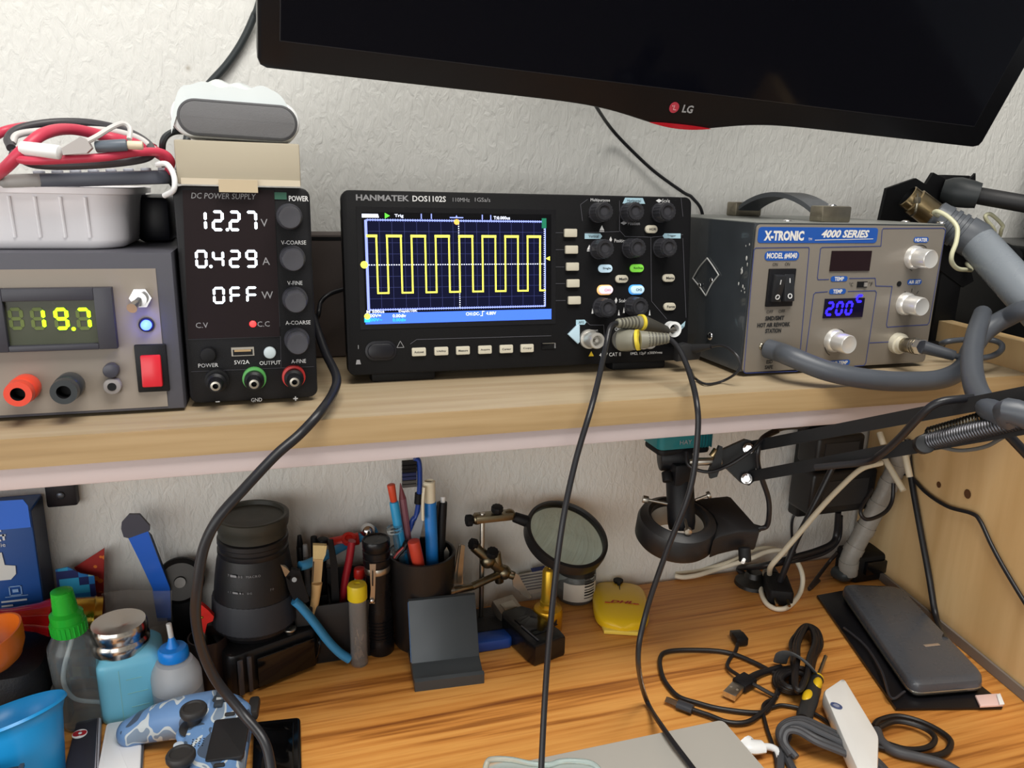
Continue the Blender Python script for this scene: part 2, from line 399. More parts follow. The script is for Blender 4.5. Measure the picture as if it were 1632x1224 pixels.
# ------------------------------------------------------------------ narrow adjustable supply
PW = .0865
F = T(-.0155, -.192, SHELF); zt = fp(F, 390, 298)[1]
ps = thing('power_supply', 'narrow black bench supply reading 12.27 with four dark knobs in a column', 'power supply', F)
mb = MB(F); mb.prism(rrect(PW-.004, zt-.003-.004, .005), -.186, -.004, BLK, X=T(0, 0, (zt+.003)/2) @ FRONT); mb.fslab(0, (zt+.003)/2, PW, zt-.003, 0, .006, BLK, .006, .0012)
for sx in (-1, 1):
    for yy in (.02, .165): mb.cyl((sx*.032, yy, 0), (sx*.032, yy, .004), .006, RUB)
mb.build('case', ps)
PF = lambda x, y: fp(F, x, y)
mb = MB(F); WIN = mat('smoked_window', '#1f1719', .5, spec=.15)
a, b, c, d = PF(291, 303), PF(437, 303), PF(446, 536), PF(300, 540)
mb.fpoly([d, c, b, a], .0003, WIN, .0006); mb.build('display_window', ps)
mb = MB(F); GRV = mat('groove_grey', '#3b3b42', .5)
for p, q in (((437, 330), (446, 520)), ((300, 541), (447, 536)), ((305, 592), (500, 584)), ((447, 536), (448, 585))): frame(mb, [PF(*p), PF(*q)], .0003, .0004, GRV, False)
mb.build('panel_grooves', ps)
LEDW = mat('white_led', '#e9f6ff', emit=2.2)
mb = MB(F); kx = .00046
def row(st, x0, y0, x1, y1, n):
    (xa, za), (xb, zb) = PF(x0, y1), PF(x1, y0); H = zb-za; pitch = (xb-xa)/n; i = 0
    for ch in st:
        if ch == '.':
            mb.cyl((xa+(i-.09)*pitch, -.0006, za+.001), (xa+(i-.09)*pitch, -.001, za+.001), .0011, LEDW, n=10); continue
        seg7(mb, ch, xa+i*pitch, za, pitch*.72, H, H*.14, LEDW, off=.001, sl=.03); i += 1
row('12.27', 311, 336, 416, 368, 4); row('0.429', 312, 398, 416, 427, 4); row('0FF', 340, 456, 417, 484, 3)
mb.build('digit_readout', ps)
mb = MB(F); x, z = PF(403, 516); mb.ball((x, -.0006, z), .0024, mat('red_led', '#ff2a2a', emit=3.5), (1, .4, 1)); mb.build('indicator_led', ps)
mb = MB(F)
def lab(st, px, py, hpx, m=INKG, wpx=None, sc=.00046, **k):
    x, z = PF(px, py); mb.text(st, x, z, hpx*sc, m, wpx*sc if wpx else None, **k)
lab('DC POWER SUPPLY', 357, 312.5, 8, INKG, 88, shear=.2, off=.001); lab('POWER', 476, 316.5, 8, INK, 28, bold=.02)
for st, x, y, wd in (('V-COARSE', 468, 386.5, 36), ('V-FINE', 470, 451, 22), ('A-COARSE', 475, 514, 37), ('A-FINE', 476, 575.5, 22), ('POWER', 332, 582, 28), ('5V/2A', 385.5, 577, 22), ('OUTPUT', 430.5, 578, 31)): lab(st, x, y, 6, INK, wd)
for st, x, y in (('V', 421, 355), ('A', 424, 416), ('W', 426, 470)): lab(st, x, y, 11, INKG, off=.001)
lab('C.V', 322, 518, 8, INKG, off=.001); lab('C.C', 420, 516, 8, INKG, off=.001)
lab('GND', 409, 637, 6, INK, 16); lab('+', 471, 635, 7, INK, bold=.03); lab('-', 347, 640, 1.6, INK, 6)
mb.build('printed_labels', ps)
KN = mat('knob_rubber', '#3b3b41', .45)
for px, py in ((461, 345), (466, 411), (470, 476), (473, 541)): knob(F, px, py, .0077, .018, KN, KN, ps, skirt=1.13)
mb = MB(F); x, z = PF(332, 564.5); mb.cyl((x, 0, z), (x, -.005, z), .0052, BLKM, b=.001); mb.build('power_button', ps)
mb = MB(F); x, z = PF(430, 561); mb.cyl((x, 0, z), (x, -.004, z), .0042, mat('pale_button', '#b9c4c8', .4), b=.001); mb.build('output_button', ps)
mb = MB(F); x, z = PF(387, 560); mb.box((x, -.0003, z), (.015, .001, .0062), STL).box((x, -.0009, z-.0005), (.013, .0006, .004), BLKM).box((x, -.0012, z+.0008), (.011, .0006, .0014), mat('usb_tongue', '#a58a63', .5)); mb.build('usb_port', ps)
def post(F, px, py, mring, mbody, parent, L=.019, r=.0062, name='terminal'):
    x, z = fp(F, px, py); b_ = MB(F); X = T(x, 0, z) @ R(90, 'X')
    b_.lathe([(0, 0), (r*1.3, 0), (r*1.3, .004), (r*.9, .0045)], mring, X, 28)
    b_.lathe([(r*.9, .004), (r*1.08, .0055), (r*1.08, L*.55), (r*.8, L*.62), (r*.72, L-.001), (r*.66, L), (r*.5, L)], mbody, X, 28)
    b_.lathe([(r*.52, L), (r*.3, L+.0002), (r*.3, L-.004), (0, L-.004)], [STL, BLKM, BLKM], X, 20)
    return b_.build(name, parent)
post(F, 346, 605, BLKM, BLK, ps); post(F, 405.5, 602, mat('green_ring', '#4f9a4e', .45), BLK, ps); post(F, 468, 599, mat('red_ring', '#c3312f', .4), BLK, ps)
mb = MB(F); a, b = PF(431, 298), PF(457, 318); mb.fpoly([(a[0], b[1]), (b[0], b[1]), (b[0], zt-.003), (a[0], zt-.003)], .0004, mat('green_sticker', '#2f5d4b', .6)); mb.build('sticker', ps)

# ------------------------------------------------------------------ wide linear supply at the far left
F = T(-.0615, -.2, SHELF); PF = lambda x, y: fp(F, x, y); LW = .25; zt = PF(150, 402)[1]
ls = thing('power_supply', 'wide beige-faced supply with a green 19.7 meter and a lit blue lamp', 'power supply', F)
FR = mat('case_charcoal', '#4a4a52', .5, bump=.1)
mb = MB(F); mb.prism([(-LW, .002), (0, .002), (0, zt), (-LW, zt)], -.18, 0, FR, .002, X=FRONT); mb.build('case', ls)
mb = MB(F); BEI = mat('beige_panel', '#867d73', .5, var=.03)
xr = -.0105; zb, ztp = .0045, zt-.0105
mb.prism([(-LW+.004, zb), (xr, zb), (xr, ztp), (-LW+.004, ztp)], 0, .0006, BEI, X=FRONT); mb.build('front_panel', ls)
mb = MB(F); BZ = mat('meter_bezel', '#35353d', .45)
a, b = PF(-25, 459), PF(190, 553)
xi0, zi1 = PF(8, 479); xi1, zi0 = PF(160, 545)
for (x0, x1, z0, z1) in ((a[0], xi0, b[1], a[1]), (xi1, b[0], b[1], a[1]), (xi0, xi1, zi1, a[1]), (xi0, xi1, b[1], zi0)): mb.box(((x0+x1)/2, -.003, (z0+z1)/2), (x1-x0, .006, z1-z0), BZ, .0005)
mt = mb.build('panel_meter', ls)
mb = MB(F); mb.box(((xi0+xi1)/2, -.0012, (zi0+zi1)/2), (xi1-xi0, .002, zi1-zi0), mat('meter_window', '#3c4030', .25)); mb.build('window', mt)
GRN = mat('green_segments', '#b6ff16', emit=1.5); GH = mat('unlit_segments', '#5c6a33', .5)
mb = MB(F)
for i, (cx, lit) in enumerate(((30, ''), (65, 'bc'), (102, 'abcdfg'), (137, 'abc'))):
    xx, zz = PF(cx-12, 525); w2 = PF(cx+12, 525)[0]-xx; h2 = PF(cx, 489)[1]-zz
    seg7(mb, '8', xx, zz, w2, h2, h2*.15, GH, off=.0024)
    if lit: seg7(mb, '8', xx, zz, w2, h2, h2*.16, GRN, off=.0028, which=lit)
x, z = PF(119, 523); mb.cyl((x, -.0026, z), (x, -.003, z), .0013, GRN, n=12); mb.build('digit_readout', mt)
mb = MB(F); x, z = PF(225, 474); mb.cyl((x, 0, z), (x, -.004, z), .0068, CHR, n=6).cyl((x, -.004, z), (x, -.009, z), .0045, CHR).cyl((x, -.007, z), (x-.003, -.02, z-.004), .0018, CHR, r1=.0032); mb.build('toggle_switch', ls)
mb = MB(F); x, z = PF(234, 517); mb.ring((x, 0, z), (x, -.002, z), .0048, .0034, BLK); mb.lathe([(.0033, 0), (.0033, .003), (.0026, .0048), (.0012, .0058), (0, .006)], mat('blue_led', '#4a6bff', emit=14, ecol='#2a3cff'), T(x, -.001, z) @ R(90, 'X'), 18); bl_ = mb.build('blue_lamp', ls); gl = bpy.data.lights.new('blue_glow', 'POINT'); gl.energy = .006; gl.color = (.12, .16, 1); gl.shadow_soft_size = .003; go_ = bpy.data.objects.new('blue_glow', gl); COL.objects.link(go_); go_.location = F @ Vector((x, -.0115, z))
mb = MB(F); x, z = PF(243, 586); mb.box((x, -.0012, z), (.0195, .0024, .0325), BLK, .0008); rk = mb.build('rocker_switch', ls)
mb = MB(F @ T(x-.0002, -.0028, z-.0015) @ R(-7, 'X')); mb.box((0, 0, 0), (.0125, .005, .0215), mat('red_rocker', '#c8232f', .25, emit=.0), .001); mb.build('rocker', rk)
mb = MB(F); x, z = PF(179, 588); mb.cyl((x, 0, z), (x, -.007, z), .0048, mat('dark_grey_knob', '#3c3c46', .35), b=.001); mb.build('adjuster', ls)
mb = MB(F); x, z = PF(181, 613); mb.cyl((x, 0, z), (x, -.006, z), .0055, mat('grey_jack', '#8a8584', .4), b=.001).cyl((x, -.0061, z), (x, -.0064, z), .0027, BLKM); mb.build('jack', ls)
def bpost(px, py, m):
    x, z = PF(px, py); b_ = MB(F); X = T(x, 0, z) @ R(90, 'X')
    b_.lathe([(.0078, 0), (.0085, .002), (.0085, .012), (.0075, .0135), (.0082, .016), (.0078, .0215), (.0042, .0215), (.004, .012), (0, .012)], [m]*6+[BLKM, BLKM], X, 28); b_.build('terminal', ls)
bpost(44, 615, mat('red_post', '#d8452f', .35)); bpost(114, 612, mat('dark_post', '#2f3336', .3))

# ------------------------------------------------------------------ oscilloscope
F = T(.2105, -.154, SHELF) @ R(-6.0, 'X')        # its front feet tilt it back to the wall
PF = lambda x, y: fp(F, x, y)
xl, zt = PF(541, 298); xr, zt2 = PF(1097, 318); zb = PF(600, 597)[1]
xl2 = PF(557, 595)[0]; xr2 = PF(1101, 573)[0]
OW, OX = (xr-xl+xr2-xl2)/2, (xl+xr+xl2+xr2)/4; ZT = (zt+zt2)/2; ZB = zb
print('SCOPE', xl, xl2, xr, xr2, zt, zt2, zb)
sc = thing('oscilloscope', 'black digital oscilloscope showing a yellow square wave, tilted back on the shelf', 'oscilloscope', F)
SB = mat('scope_case', '#0f0f11', .55, spec=.2, bump=.12, bscale=1200)
mb = MB(F); mb.fslab(OX, (ZT+ZB)/2, OW, ZT-ZB, 0, .012, SB, .006, .001); mb.fslab(OX, (ZT+ZB)/2, OW-.008, ZT-ZB-.008, .012, .064, SB, .008, .002); mb.build('case', sc)
for fx in (-.105, .105):
    mb = MB(F); mb.box((OX+fx, .014, ZB-.0025), (.052, .016, .009), BLKM, .002); mb.build('foot', sc)
for fx in (-.105, .105):
    mb = MB(F); mb.box((OX+fx, .056, ZB-.0002), (.04, .010, .0016), BLKM, .0004); mb.build('rear_foot', sc)
SCRB = mat('screen_navy', '#05060f', .6, spec=.1, emit=.7, ecol='#0d1133'); SBL = mat('screen_blue_bar', '#3a66e8', emit=.9); SYL = mat('trace_yellow', '#f4ec54', emit=1.0); SLV = mat('graticule_lavender', '#8796f2', emit=.9); SGR = mat('graticule_dim', '#2c3266', emit=.6); SWH = mat('screen_white', '#dfe6ff', emit=.9); SGN = mat('screen_green', '#59d23a', emit=.8); SCY = mat('screen_cyan', '#2ab6f0', emit=.9); SBK = mat('screen_black', '#050508', .5, spec=.15)
gx0, gz1 = PF(576, 338); gx1, _ = PF(878, 345); _, gz0 = PF(720, 513)
mb = MB(F); mb.fpoly([(gx0-.004, gz0-.004), (gx1+.004, gz0-.004), (gx1+.004, gz1+.004), (gx0-.004, gz1+.004)], .0002, mat('screen_glass_border', '#101014', .2), .0004); dsp = mb.build('display', sc)
mb = MB(F)
px0, pz1 = PF(583.5, 350.5); px1 = PF(868, 352)[0]; pz0 = PF(720, 491)[1]
mb.fpoly([(gx0, gz0), (gx1, gz0), (gx1, gz1), (gx0, gz1)], .0007, SBK, .0002)
mb.fpoly([(px0, pz0), (px1, pz0), (px1, pz1), (px0, pz1)], .0009, SCRB, .0002)
mb.build('screen', dsp)
mb = MB(F)
NX, NZ = 15, 8
for i in range(1, NX): x = px0+(px1-px0)*i/NX; mb.fpoly([(x-.00012, pz0), (x+.00012, pz0), (x+.00012, pz1), (x-.00012, pz1)], .00112, SGR, .00005)
for i in range(1, NZ): z = pz0+(pz1-pz0)*i/NZ; mb.fpoly([(px0, z-.00012), (px1, z-.00012), (px1, z+.00012), (px0, z+.00012)], .00112, SGR, .00005)
zc = PF(720, 421.5)[1]; n = 75
for i in range(n):
    x = px0+(px1-px0)*(i+.5)/n; mb.fpoly([(x-.0005, zc-.0004), (x+.0005, zc-.0004), (x+.0005, zc+.0004), (x-.0005, zc+.0004)], .0012, SWH, .00005)
    for z_ in (pz0, pz1): mb.fpoly([(x-.0003, z_-.0009), (x+.0003, z_-.0009), (x+.0003, z_+.0009), (x-.0003, z_+.0009)], .0012, SLV, .00005)
xc = PF(731, 400)[0]
for i in range(40):
    z = pz0+(pz1-pz0)*(i+.5)/40
    mb.fpoly([(xc-.0004, z-.0004), (xc+.0004, z-.0004), (xc+.0004, z+.0004), (xc-.0004, z+.0004)], .0012, SWH, .00005)
    mb.fpoly([(px1-.0012, z-.0003), (px1+.0004, z-.0003), (px1+.0004, z+.0003), (px1-.0012, z+.0003)], .0012, SWH, .00005)
frame(mb, [(px0, pz0), (px1, pz0), (px1, pz1), (px0, pz1)], .0009, .0013, SLV)
mb.fpoly([(px0-.0016, pz0), (px0+.0004, pz0), (px0+.0004, pz1), (px0-.0016, pz1)], .0014, SLV, .00005)
mb.build('graticule', dsp)
mb = MB(F)
zh = PF(700, 377)[1]; zl = PF(700, 465.5)[1]; xa = PF(613.5, 421)[0]+.0002; per = (PF(840, 421)[0]-PF(617.5, 421)[0])/6; x0 = PF(617.5, 421)[0]
pts = [(px0+.0003, zh), (x0-per*.43, zh), (x0-per*.43, zl)]
for k in range(7):
    xa = x0+per*k; pts += [(xa, zl), (xa, zh), (xa+per*.565, zh), (xa+per*.565, zl)]
pts.append((px1-.0003, zl)); pts = [(min(p[0], px1-.0003), p[1]) for p in pts]
frame(mb, pts, .0013, .0016, SYL, False)
for a, b in zip(pts, pts[1:]):
    if a[1] == b[1] == zh: frame(mb, [(a[0], zh+.0002), (b[0], zh+.0002)], .0020, .0017, SYL, False)
mb.build('waveform_trace', dsp)
mb = MB(F); zb1 = PF(720, 496)[1]
mb.fpoly([(gx0, gz0), (gx1, gz0), (gx1, zb1), (gx0, zb1)], .0012, SBL, .0001)
S_ = .00053
for st, px, py, h, wd, m in (('M 500us', 598, 496.5, 4.5, 26, SWH), ('Depth:10K', 650, 496, 4.5, 28, SWH), ('5.00V=', 595, 503, 5, 22, SWH), ('0.00div', 636, 503, 5, 20, SWH), ('1.00V~', 597, 509.5, 5, 22, SCY), ('0.00div', 636, 509.5, 5, 20, SCY), ('CH1:DC-', 753, 500, 5, 22, SWH), ('4.80V', 782, 499, 5, 16, SWH), ('HANMATEK', 590, 344, 5.5, 24, SWH), ('Trig', 635.5, 344.5, 5.5, 13, SWH), ('T:0.000us', 799, 347.5, 5, 26, SWH)):
    x, z = PF(px, py); mb.text(st, x, z, h*S_, m, wd*S_, off=.0015, bold=.02, th=.0001) if st != 'HANMATEK' else mb.fpoly([(x-.0065, z-.0014), (x+.0065, z-.0014), (x+.0058, z+.0014), (x-.0065, z+.0014)], .0012, SWH, .0001)
x, z = PF(768, 499.5); frame(mb, [(x-.0016, z-.0018), (x, z-.0018), (x, z+.0018), (x+.0016, z+.0018)], .0005, .0015, SWH, False)
def disc(px, py, r, m, off=.0019): x, z = PF(px, py); mb.cyl((x, -off+.0002, z), (x, -off, z), r, m, n=16)
disc(580, 422, .0028, SYL); disc(727, 354, .0022, mat('marker_orange', '#e9a94e', emit=.9)); disc(585, 504, .0024, SYL)
x, z = PF(585, 510); mb.box((x, -.0017, z), (.0045, .0003, .0034), SCY)
x, z = PF(617, 344); mb.fpoly([(x-.002, z-.0022), (x+.002, z), (x-.002, z+.0022)], .0012, SGN, .0002)
x, z = PF(872, 412); mb.fpoly([(x+.0018, z-.0018), (x+.0018, z+.0018), (x-.0018, z)], .0015, SYL, .0002)
for px, py in ((671, 345), (687, 345), (768, 346.5), (781.5, 347)): x, z = PF(px, py); mb.fpoly([(x-.0004, z-.002), (x+.0004, z-.002), (x+.0004, z+.002), (x-.0004, z+.002)], .0012, SLV, .0001)
x, z = PF(727, 347); mb.fpoly([(x-.0055, z-.0004), (x+.0055, z-.0004), (x+.0055, z+.0004), (x-.0055, z+.0004)], .0012, SLV, .0001); mb.fpoly([(x-.001, z), (x+.001, z), (x, z+.002)], .0012, SLV, .0002)
x, z = PF(866, 356); mb.fpoly([(x-.002, z-.004), (x+.002, z-.004), (x+.002, z+.004), (x-.002, z+.004)], .0016, mat('screen_dark_green', '#0f6a4e', emit=.5), .0002)
mb.build('screen_readouts', dsp)
# soft keys and bottom keys
KEY = mat('key_beige', '#bdb7a6', .45)
mb2 = []
for px, py in ((908, 371.5), (909.5, 398), (911, 425), (912, 451.5), (914, 478.5)):
    x, z = PF(px, py); mb = MB(F); mb.fslab(x, z, .0112, .0068, -.0032, 0, KEY, .001, .0006); mb.build('soft_key', sc)
BT = ('Autoset', 'Utility', 'Measure', 'Acquire', 'Cursor', 'Copy')
for st, px, py in zip(BT, (667, 702.6, 737, 772, 806, 839), (560.5, 559.3, 558.2, 557, 555.8, 554.6)):
    x, z = PF(px, py); mb = MB(F); mb.fslab(x, z, .0114, .0068, -.0026, 0, KEY, .001, .0005); mb.text(st, x, z, .0018, INKB, .0078, off=.0027, bold=.02); mb.build('function_key', sc)
mb = MB(F); x, z = PF(607, 559); mb.fslab(x, z, .025, .0155, -.001, 0, mat('navy_black', '#0e0e16', .4), .0075, .0003); mb.fslab(x, z, .021, .0115, -.003, 0, mat('navy_black', '#0e0e16', .4), .0055, .001); mb.build('power_button', sc)
mb = MB(F); x, z = PF(874, 551); mb.box((x, -.0004, z), (.0125, .001, .0052), BLKG).box((x+.0055, -.0012, z), (.0008, .0008, .0044), CHR).box((x, -.0012, z+.0022), (.011, .0006, .0005), STL); mb.build('usb_port', sc)
SKN = mat('scope_knob', '#333338', .4); SKC = mat('scope_knob_cap', '#26262a', .35)
for px, py, nm in ((964, 337, ''), (1014, 337, ''), (1065, 337, ''), (965.5, 396.5, ''), (1017, 395, ''), (1067, 394.5, ''), (970, 491, ''), (1021, 489, '')):
    xx, zz = fp(F, px, py, .015); mbk = MB(F); X = T(xx, 0, zz) @ R(90, 'X'); r = .0080; nn = 36
    P = [((r if k % 2 else r*.94)*math.cos(2*PI*k/nn), (r if k % 2 else r*.94)*math.sin(2*PI*k/nn)) for k in range(nn)]
    mbk.lathe([(0, 0), (r*1.06, 0), (r*1.06, .002), (0, .0021)], SKN, X, 36); mbk.prism(P, .002, .0138, SKN, X=X)
    mbk.lathe([(r*.93, .0137), (r*.86, .0152), (r*.62, .0152), (r*.5, .0139), (0, .0135)], SKC, X, 32); mbk.build('knob', sc)
def pill(px, py, m, st, w_=.0128, h_=.0068, halo=None, ink=INKB, tw=.0075):
    x, z = PF(px, py); b_ = MB(F)
    if halo: b_.fslab(x-.0006, z, w_+.0018, h_+.0018, -.0008, 0, halo, .0042, .0002)
    b_.fslab(x, z, w_, h_, -.0028, 0, m, h_/2, .0008); b_.text(st, x+.0008, z, .0022, ink, tw, off=.003, bold=.02); b_.build('pill_button', sc)
pill(963.5, 428, mat('pill_blue', '#b8d2e2', .4, emit=.35), 'Single'); pill(1013.6, 427.5, mat('pill_green', '#74c440', .4, emit=.45), 'Run/Stop', tw=.0085)
pill(989.5, 444.5, KEY, 'Math', .0118); pill(964.5, 462, mat('pill_pink', '#ead2dc', .4, emit=.5), 'CH1', halo=mat('halo_orange', '#d9a86a', emit=.6), ink=mat('pink_print', '#c77f9f', .6), tw=.0056)
pill(1014.5, 461.5, mat('pill_ice', '#b7d7ea', .4, emit=.35), 'CH2', halo=mat('halo_blue', '#3f8fd8', emit=.6), tw=.0056)
pill(1036.5, 365.5, KEY, 'HOR', .0118, tw=.0062); pill(1064, 443, KEY, 'Menu', .0118); pill(1065.5, 488.5, KEY, 'Force', .0118)
mb = MB(F); PB_ = mat('panel_sky_blue', '#a3c4d2', .5)
def tabl(px, py, wd, h, st, tw, cut='r'):
    x, z = PF(px, py); W2, H2 = wd*S_/2, h*S_/2
    if cut == 'r': P = [(x-W2, z-H2), (x+W2-H2*.8, z-H2), (x+W2, z), (x+W2-H2*.8, z+H2), (x-W2, z+H2)]
    elif cut == 'b': P = [(x-W2, z-H2), (x+W2, z-H2), (x+W2-H2, z+H2), (x-W2+H2, z+H2)]
    else: P = [(x-W2, z), (x-W2+H2*.8, z-H2), (x+W2, z-H2), (x+W2, z+H2), (x-W2+H2*.8, z+H2)]
    mb.fpoly(P, .0003, PB_, .0002); mb.text(st, x, z, h*.5*S_, INKB, tw*S_, off=.0006, bold=.01)
tabl(1010, 320, 40, 9, 'Horizontal', 24, 'b'); tabl(945.5, 376.5, 30, 8.5, 'Vertical', 17); tabl(1070, 376, 33, 8, 'Trigger', 16, 'l'); tabl(926, 513.5, 18, 8, 'AFG', 9)
x, z = PF(1086, 523); mb.fpoly([(x-.0035, z-.0035), (x+.0028, z+.0012), (x+.0035, z+.0062), (x-.0028, z+.001)], .0003, PB_, .0002); mb.text('+5V', x+.0008, z+.001, .0016, INKB, off=.0006); 
def stx(st, px, py, h, m=INK, wd=None, **k): x, z = PF(px, py); mb.text(st, x, z, h*S_, m, wd*S_ if wd else None, **k)
stx('HANMATEK', 610, 315.5, 8.5, INKG, 77, bold=.03); stx('DOS1102S', 684, 317, 8.5, INK, 50, bold=.02); stx('110MHz', 735, 318.5, 6, INKG, 26); stx('1GSa/s', 769, 318.5, 6, INKG, 24)
stx('Multipurpose', 956.5, 319.5, 6, INK, 33); stx('Scale', 1061, 320, 5.5, INK, 14); stx('Position', 1010, 356, 5.5, INKG, 21); stx('Position', 988.5, 383.5, 5.5, INK, 21); stx('Scale', 992.5, 479, 5.5, INK, 14)
stx('CH1', 984, 524.5, 5, INK, 10); stx('Output', 945, 527, 5.5, INK, 17); stx('40 V CAT II', 972, 565, 6, INK, 38); stx('1M\u03a9, 12pF \u2264300Vrms', 1030, 563, 6, INK, 58)
for px, py in ((959, 363), (939, 394)):
    x, z = PF(px, py); mb.fpoly([(x-.0022, z-.0022), (x+.0022, z-.0022), (x, z+.002)], .0003, INK, .0001); mb.fpoly([(x-.0022, z-.0034), (x+.0022, z-.0034), (x+.0022, z-.0028), (x-.0022, z-.0028)], .0003, INK, .0001)
for px, py in ((940, 342), (1040, 342), (944, 496), (994, 495), (986, 499), (1035, 499)):
    x, z = PF(px, py); mb.fpoly([(x-.0009, z-.002), (x+.0009, z-.002), (x, z+.003)], .0003, INK, .0001)
x, z = PF(1050, 320); mb.fpoly([(x-.003, z), (x, z-.0016), (x+.003, z), (x, z+.0016)], .0003, INK, .0001)
x, z = PF(994, 355.5); mb.fpoly([(x-.003, z), (x, z-.0016), (x+.003, z), (x, z+.0016)], .0003, INKG, .0001)
for px, py in ((973, 382), (981.5, 479)): x, z = PF(px, py); mb.fpoly([(x-.0013, z), (x, z-.0026), (x+.0013, z), (x, z+.0026)], .0003, INK, .0001)
x, z = PF(942, 564); YW = mat('warning_yellow', '#d8b92c', .5); mb.fpoly([(x-.0024, z-.002), (x+.0024, z-.002), (x, z+.0024)], .0003, YW, .0001)
x, z = PF(638, 549); frame(mb, [(x-.0028, z-.0024), (x+.0028, z-.0024), (x, z+.0028)], .0004, .0003, INKG); x, z = PF(571, 553); mb.box((x, -.0003, z), (.0005, .0002, .003), INKG); x, z = PF(571, 577); mb.fpoly([(x-.002, z-.0018), (x+.002, z-.0018), (x+.0012, z+.0018), (x-.0012, z+.0018)], .0003, INKG, .0001)
LN = mat('panel_line_grey', '#55555c', .5)
for P in (((936, 318), (925, 326), (928, 352)), ((987, 320), (987, 367), (996, 377), (1037, 378), (1038, 480), (1062, 508)), ((932, 371), (987, 369)), ((1038, 378), (1088, 374)), ((1085, 316), (1088, 345)), ((1088, 380), (1093, 506)), ((934, 512), (940, 518), (962, 518), (964, 560)), ((654, 548), (664, 541), (878, 535))):
    frame(mb, [PF(*p) for p in P], .00035, .0003, LN, False)
for px, py in ((880, 371), (881, 398), (882, 425.5), (883, 452), (884, 479)): a = PF(px, py); b = PF(px+17, py); frame(mb, [a, b], .0003, .0003, LN, False)
mb.build('panel_printing', sc)
mb = MB(F); x, z = PF(914.5, 532); mb.prism([(x-.0062, z), (x+.003, z-.0085), (x+.0045, z-.007), (x+.0045, z+.007), (x+.003, z+.0085)], 0, .003, mat('arrow_ice', '#9fb6c2', .35, emit=.25), .0007, X=FRONT); mb.build('arrow_button', sc)
def bnc(px, py, m, L=.02, r=.0072, name='connector', off=0.0):
    x, z = fp(F, px, py, off); b_ = MB(F); X = T(x, 0, z) @ R(90, 'X')
    b_.lathe([(r*1.15, 0), (r*1.15, .003), (r*.95, .0032), (r*.95, L-.001), (r*.88, L), (r*.62, L), (r*.6, L-.008), (r*.2, L-.008), (r*.2, L-.002), (0, L-.002)], m, X, 30); b_.build(name, sc)
SIL = mat('pale_silver', '#c9c6c0', .3, .6)
bnc(951, 543, SIL, off=.018); bnc(989, 541, SIL); bnc(1032, 543, SIL, L=.016, off=.01)
x, z = PF(1068, 524); mb = MB(F); mb.ring((x, 0, z), (x, -.008, z), .0068, .0045, WHT).cyl((x, 0, z), (x, -.006, z), .002, STL); mb.build('calibration_terminal', sc)

# ------------------------------------------------------------------ oscilloscope probe on the front of the scope
GRB = mat('probe_grey', '#4f4d46', .5); GRL = mat('probe_grey_light', '#7a786b', .5); YR = mat('probe_ring_yellow', '#d9c23c', .45)
xb, zbn = PF(989, 541); base = F @ Vector((xb, -.0145, zbn))
pr = thing('oscilloscope_probe', 'grey oscilloscope probe with yellow rings plugged into the scope, cables hanging to the desk', 'probe', tuple(base))
tip = Y(1003, 541, base.y-.022); e1 = Y(1062, 541, base.y-.028)
mb = MB(); mb.cyl(base, Y(993, 542, base.y-.018), .0092, GRB, b=.001); c0 = Y(985, 541, base.y-.012); c1 = Y(1014, 542, base.y-.026)
mb.cyl(Y(988, 541.5, base.y-.015), c1, .0094, GRL, r1=.0082, b=.0012); c2 = Y(1019, 541.5, base.y-.0275); mb.cyl(c1, c2, .0086, YR)
c3 = Y(1066, 539, base.y-.033); mb.cyl(c2, c3, .0075, GRL, r1=.004, b=.0008)
for k in range(6):
    p = c2.lerp(c3, .25+.12*k); mb.ring(p, p+(c3-c2).normalized()*.0016, .0066-.0004*k, .004, GRB, n=18)
mb.build('plug_boot', pr)
d1 = Y(1060, 528, base.y+.002); d0 = Y(1024, 514, base.y-.016); d2 = Y(983, 515, base.y-.021)
mb = MB(); mb.cyl(d1, d0, .0050, mat('probe_dark', '#3f3d38', .5), r1=.0062, b=.001).cyl(d0, d0.lerp(d2, .10), .0068, YR).cyl(d0.lerp(d2, .1), d2, .0058, GRL, r1=.0036, b=.0008)
for k in range(6): p = d0.lerp(d2, .25+.12*k); mb.ring(p, p+(d2-d0).normalized()*.0016, .0056-.0003*k, .003, GRB, n=18)
mb.cyl(d1, Y(1077, 526, base.y+.006), .0022, STL, r1=.0012); mb.build('probe_body', pr)
def hang(pts): return [Y(a, b, c) for a, b, c in pts]
mb = MB(); mb.tube([d2.lerp(d0, .1)]+[d2]+hang([(972, 523, -.195), (964, 560, -.21), (945, 640, -.268), (916, 740, -.285), (894, 850, -.30), (877, 1000, -.31), (868, 1120, -.32), (861, 1260, -.34)]), .0022, CABLE, n=10, sub=8); mb.build('cable', pr)
mb = MB(); mb.tube([c3.lerp(c2, .1), c3]+hang([(1082, 556, -.212), (1098, 592, -.235), (1110, 640, -.268), (1112, 690, -.276), (1100, 780, -.28), (1062, 880, -.275), (1030, 975, -.27), (1017, 1050, -.272)])+[D(1030, 1115, DESK+.008), D(1060, 1165, DESK+.022), D(1110, 1232, DESK+.022)], .0022, CABLE, n=10, sub=8); mb.build('cable', pr)
g0 = Y(1088, 546, -.148); mb = MB(); mb.prism([(-.012, -.008), (.010, -.007), (.012, .004), (-.004, .008), (-.012, .006)], -.005, .005, RUB, .002, X=T(*Y(1096, 560, -.165)) @ FRONT); mb.tube([Y(1104, 556, -.167), Y(1133, 552, -.185)], [.0045, .0022], RUB, n=10); mb.build('ground_clip', pr)
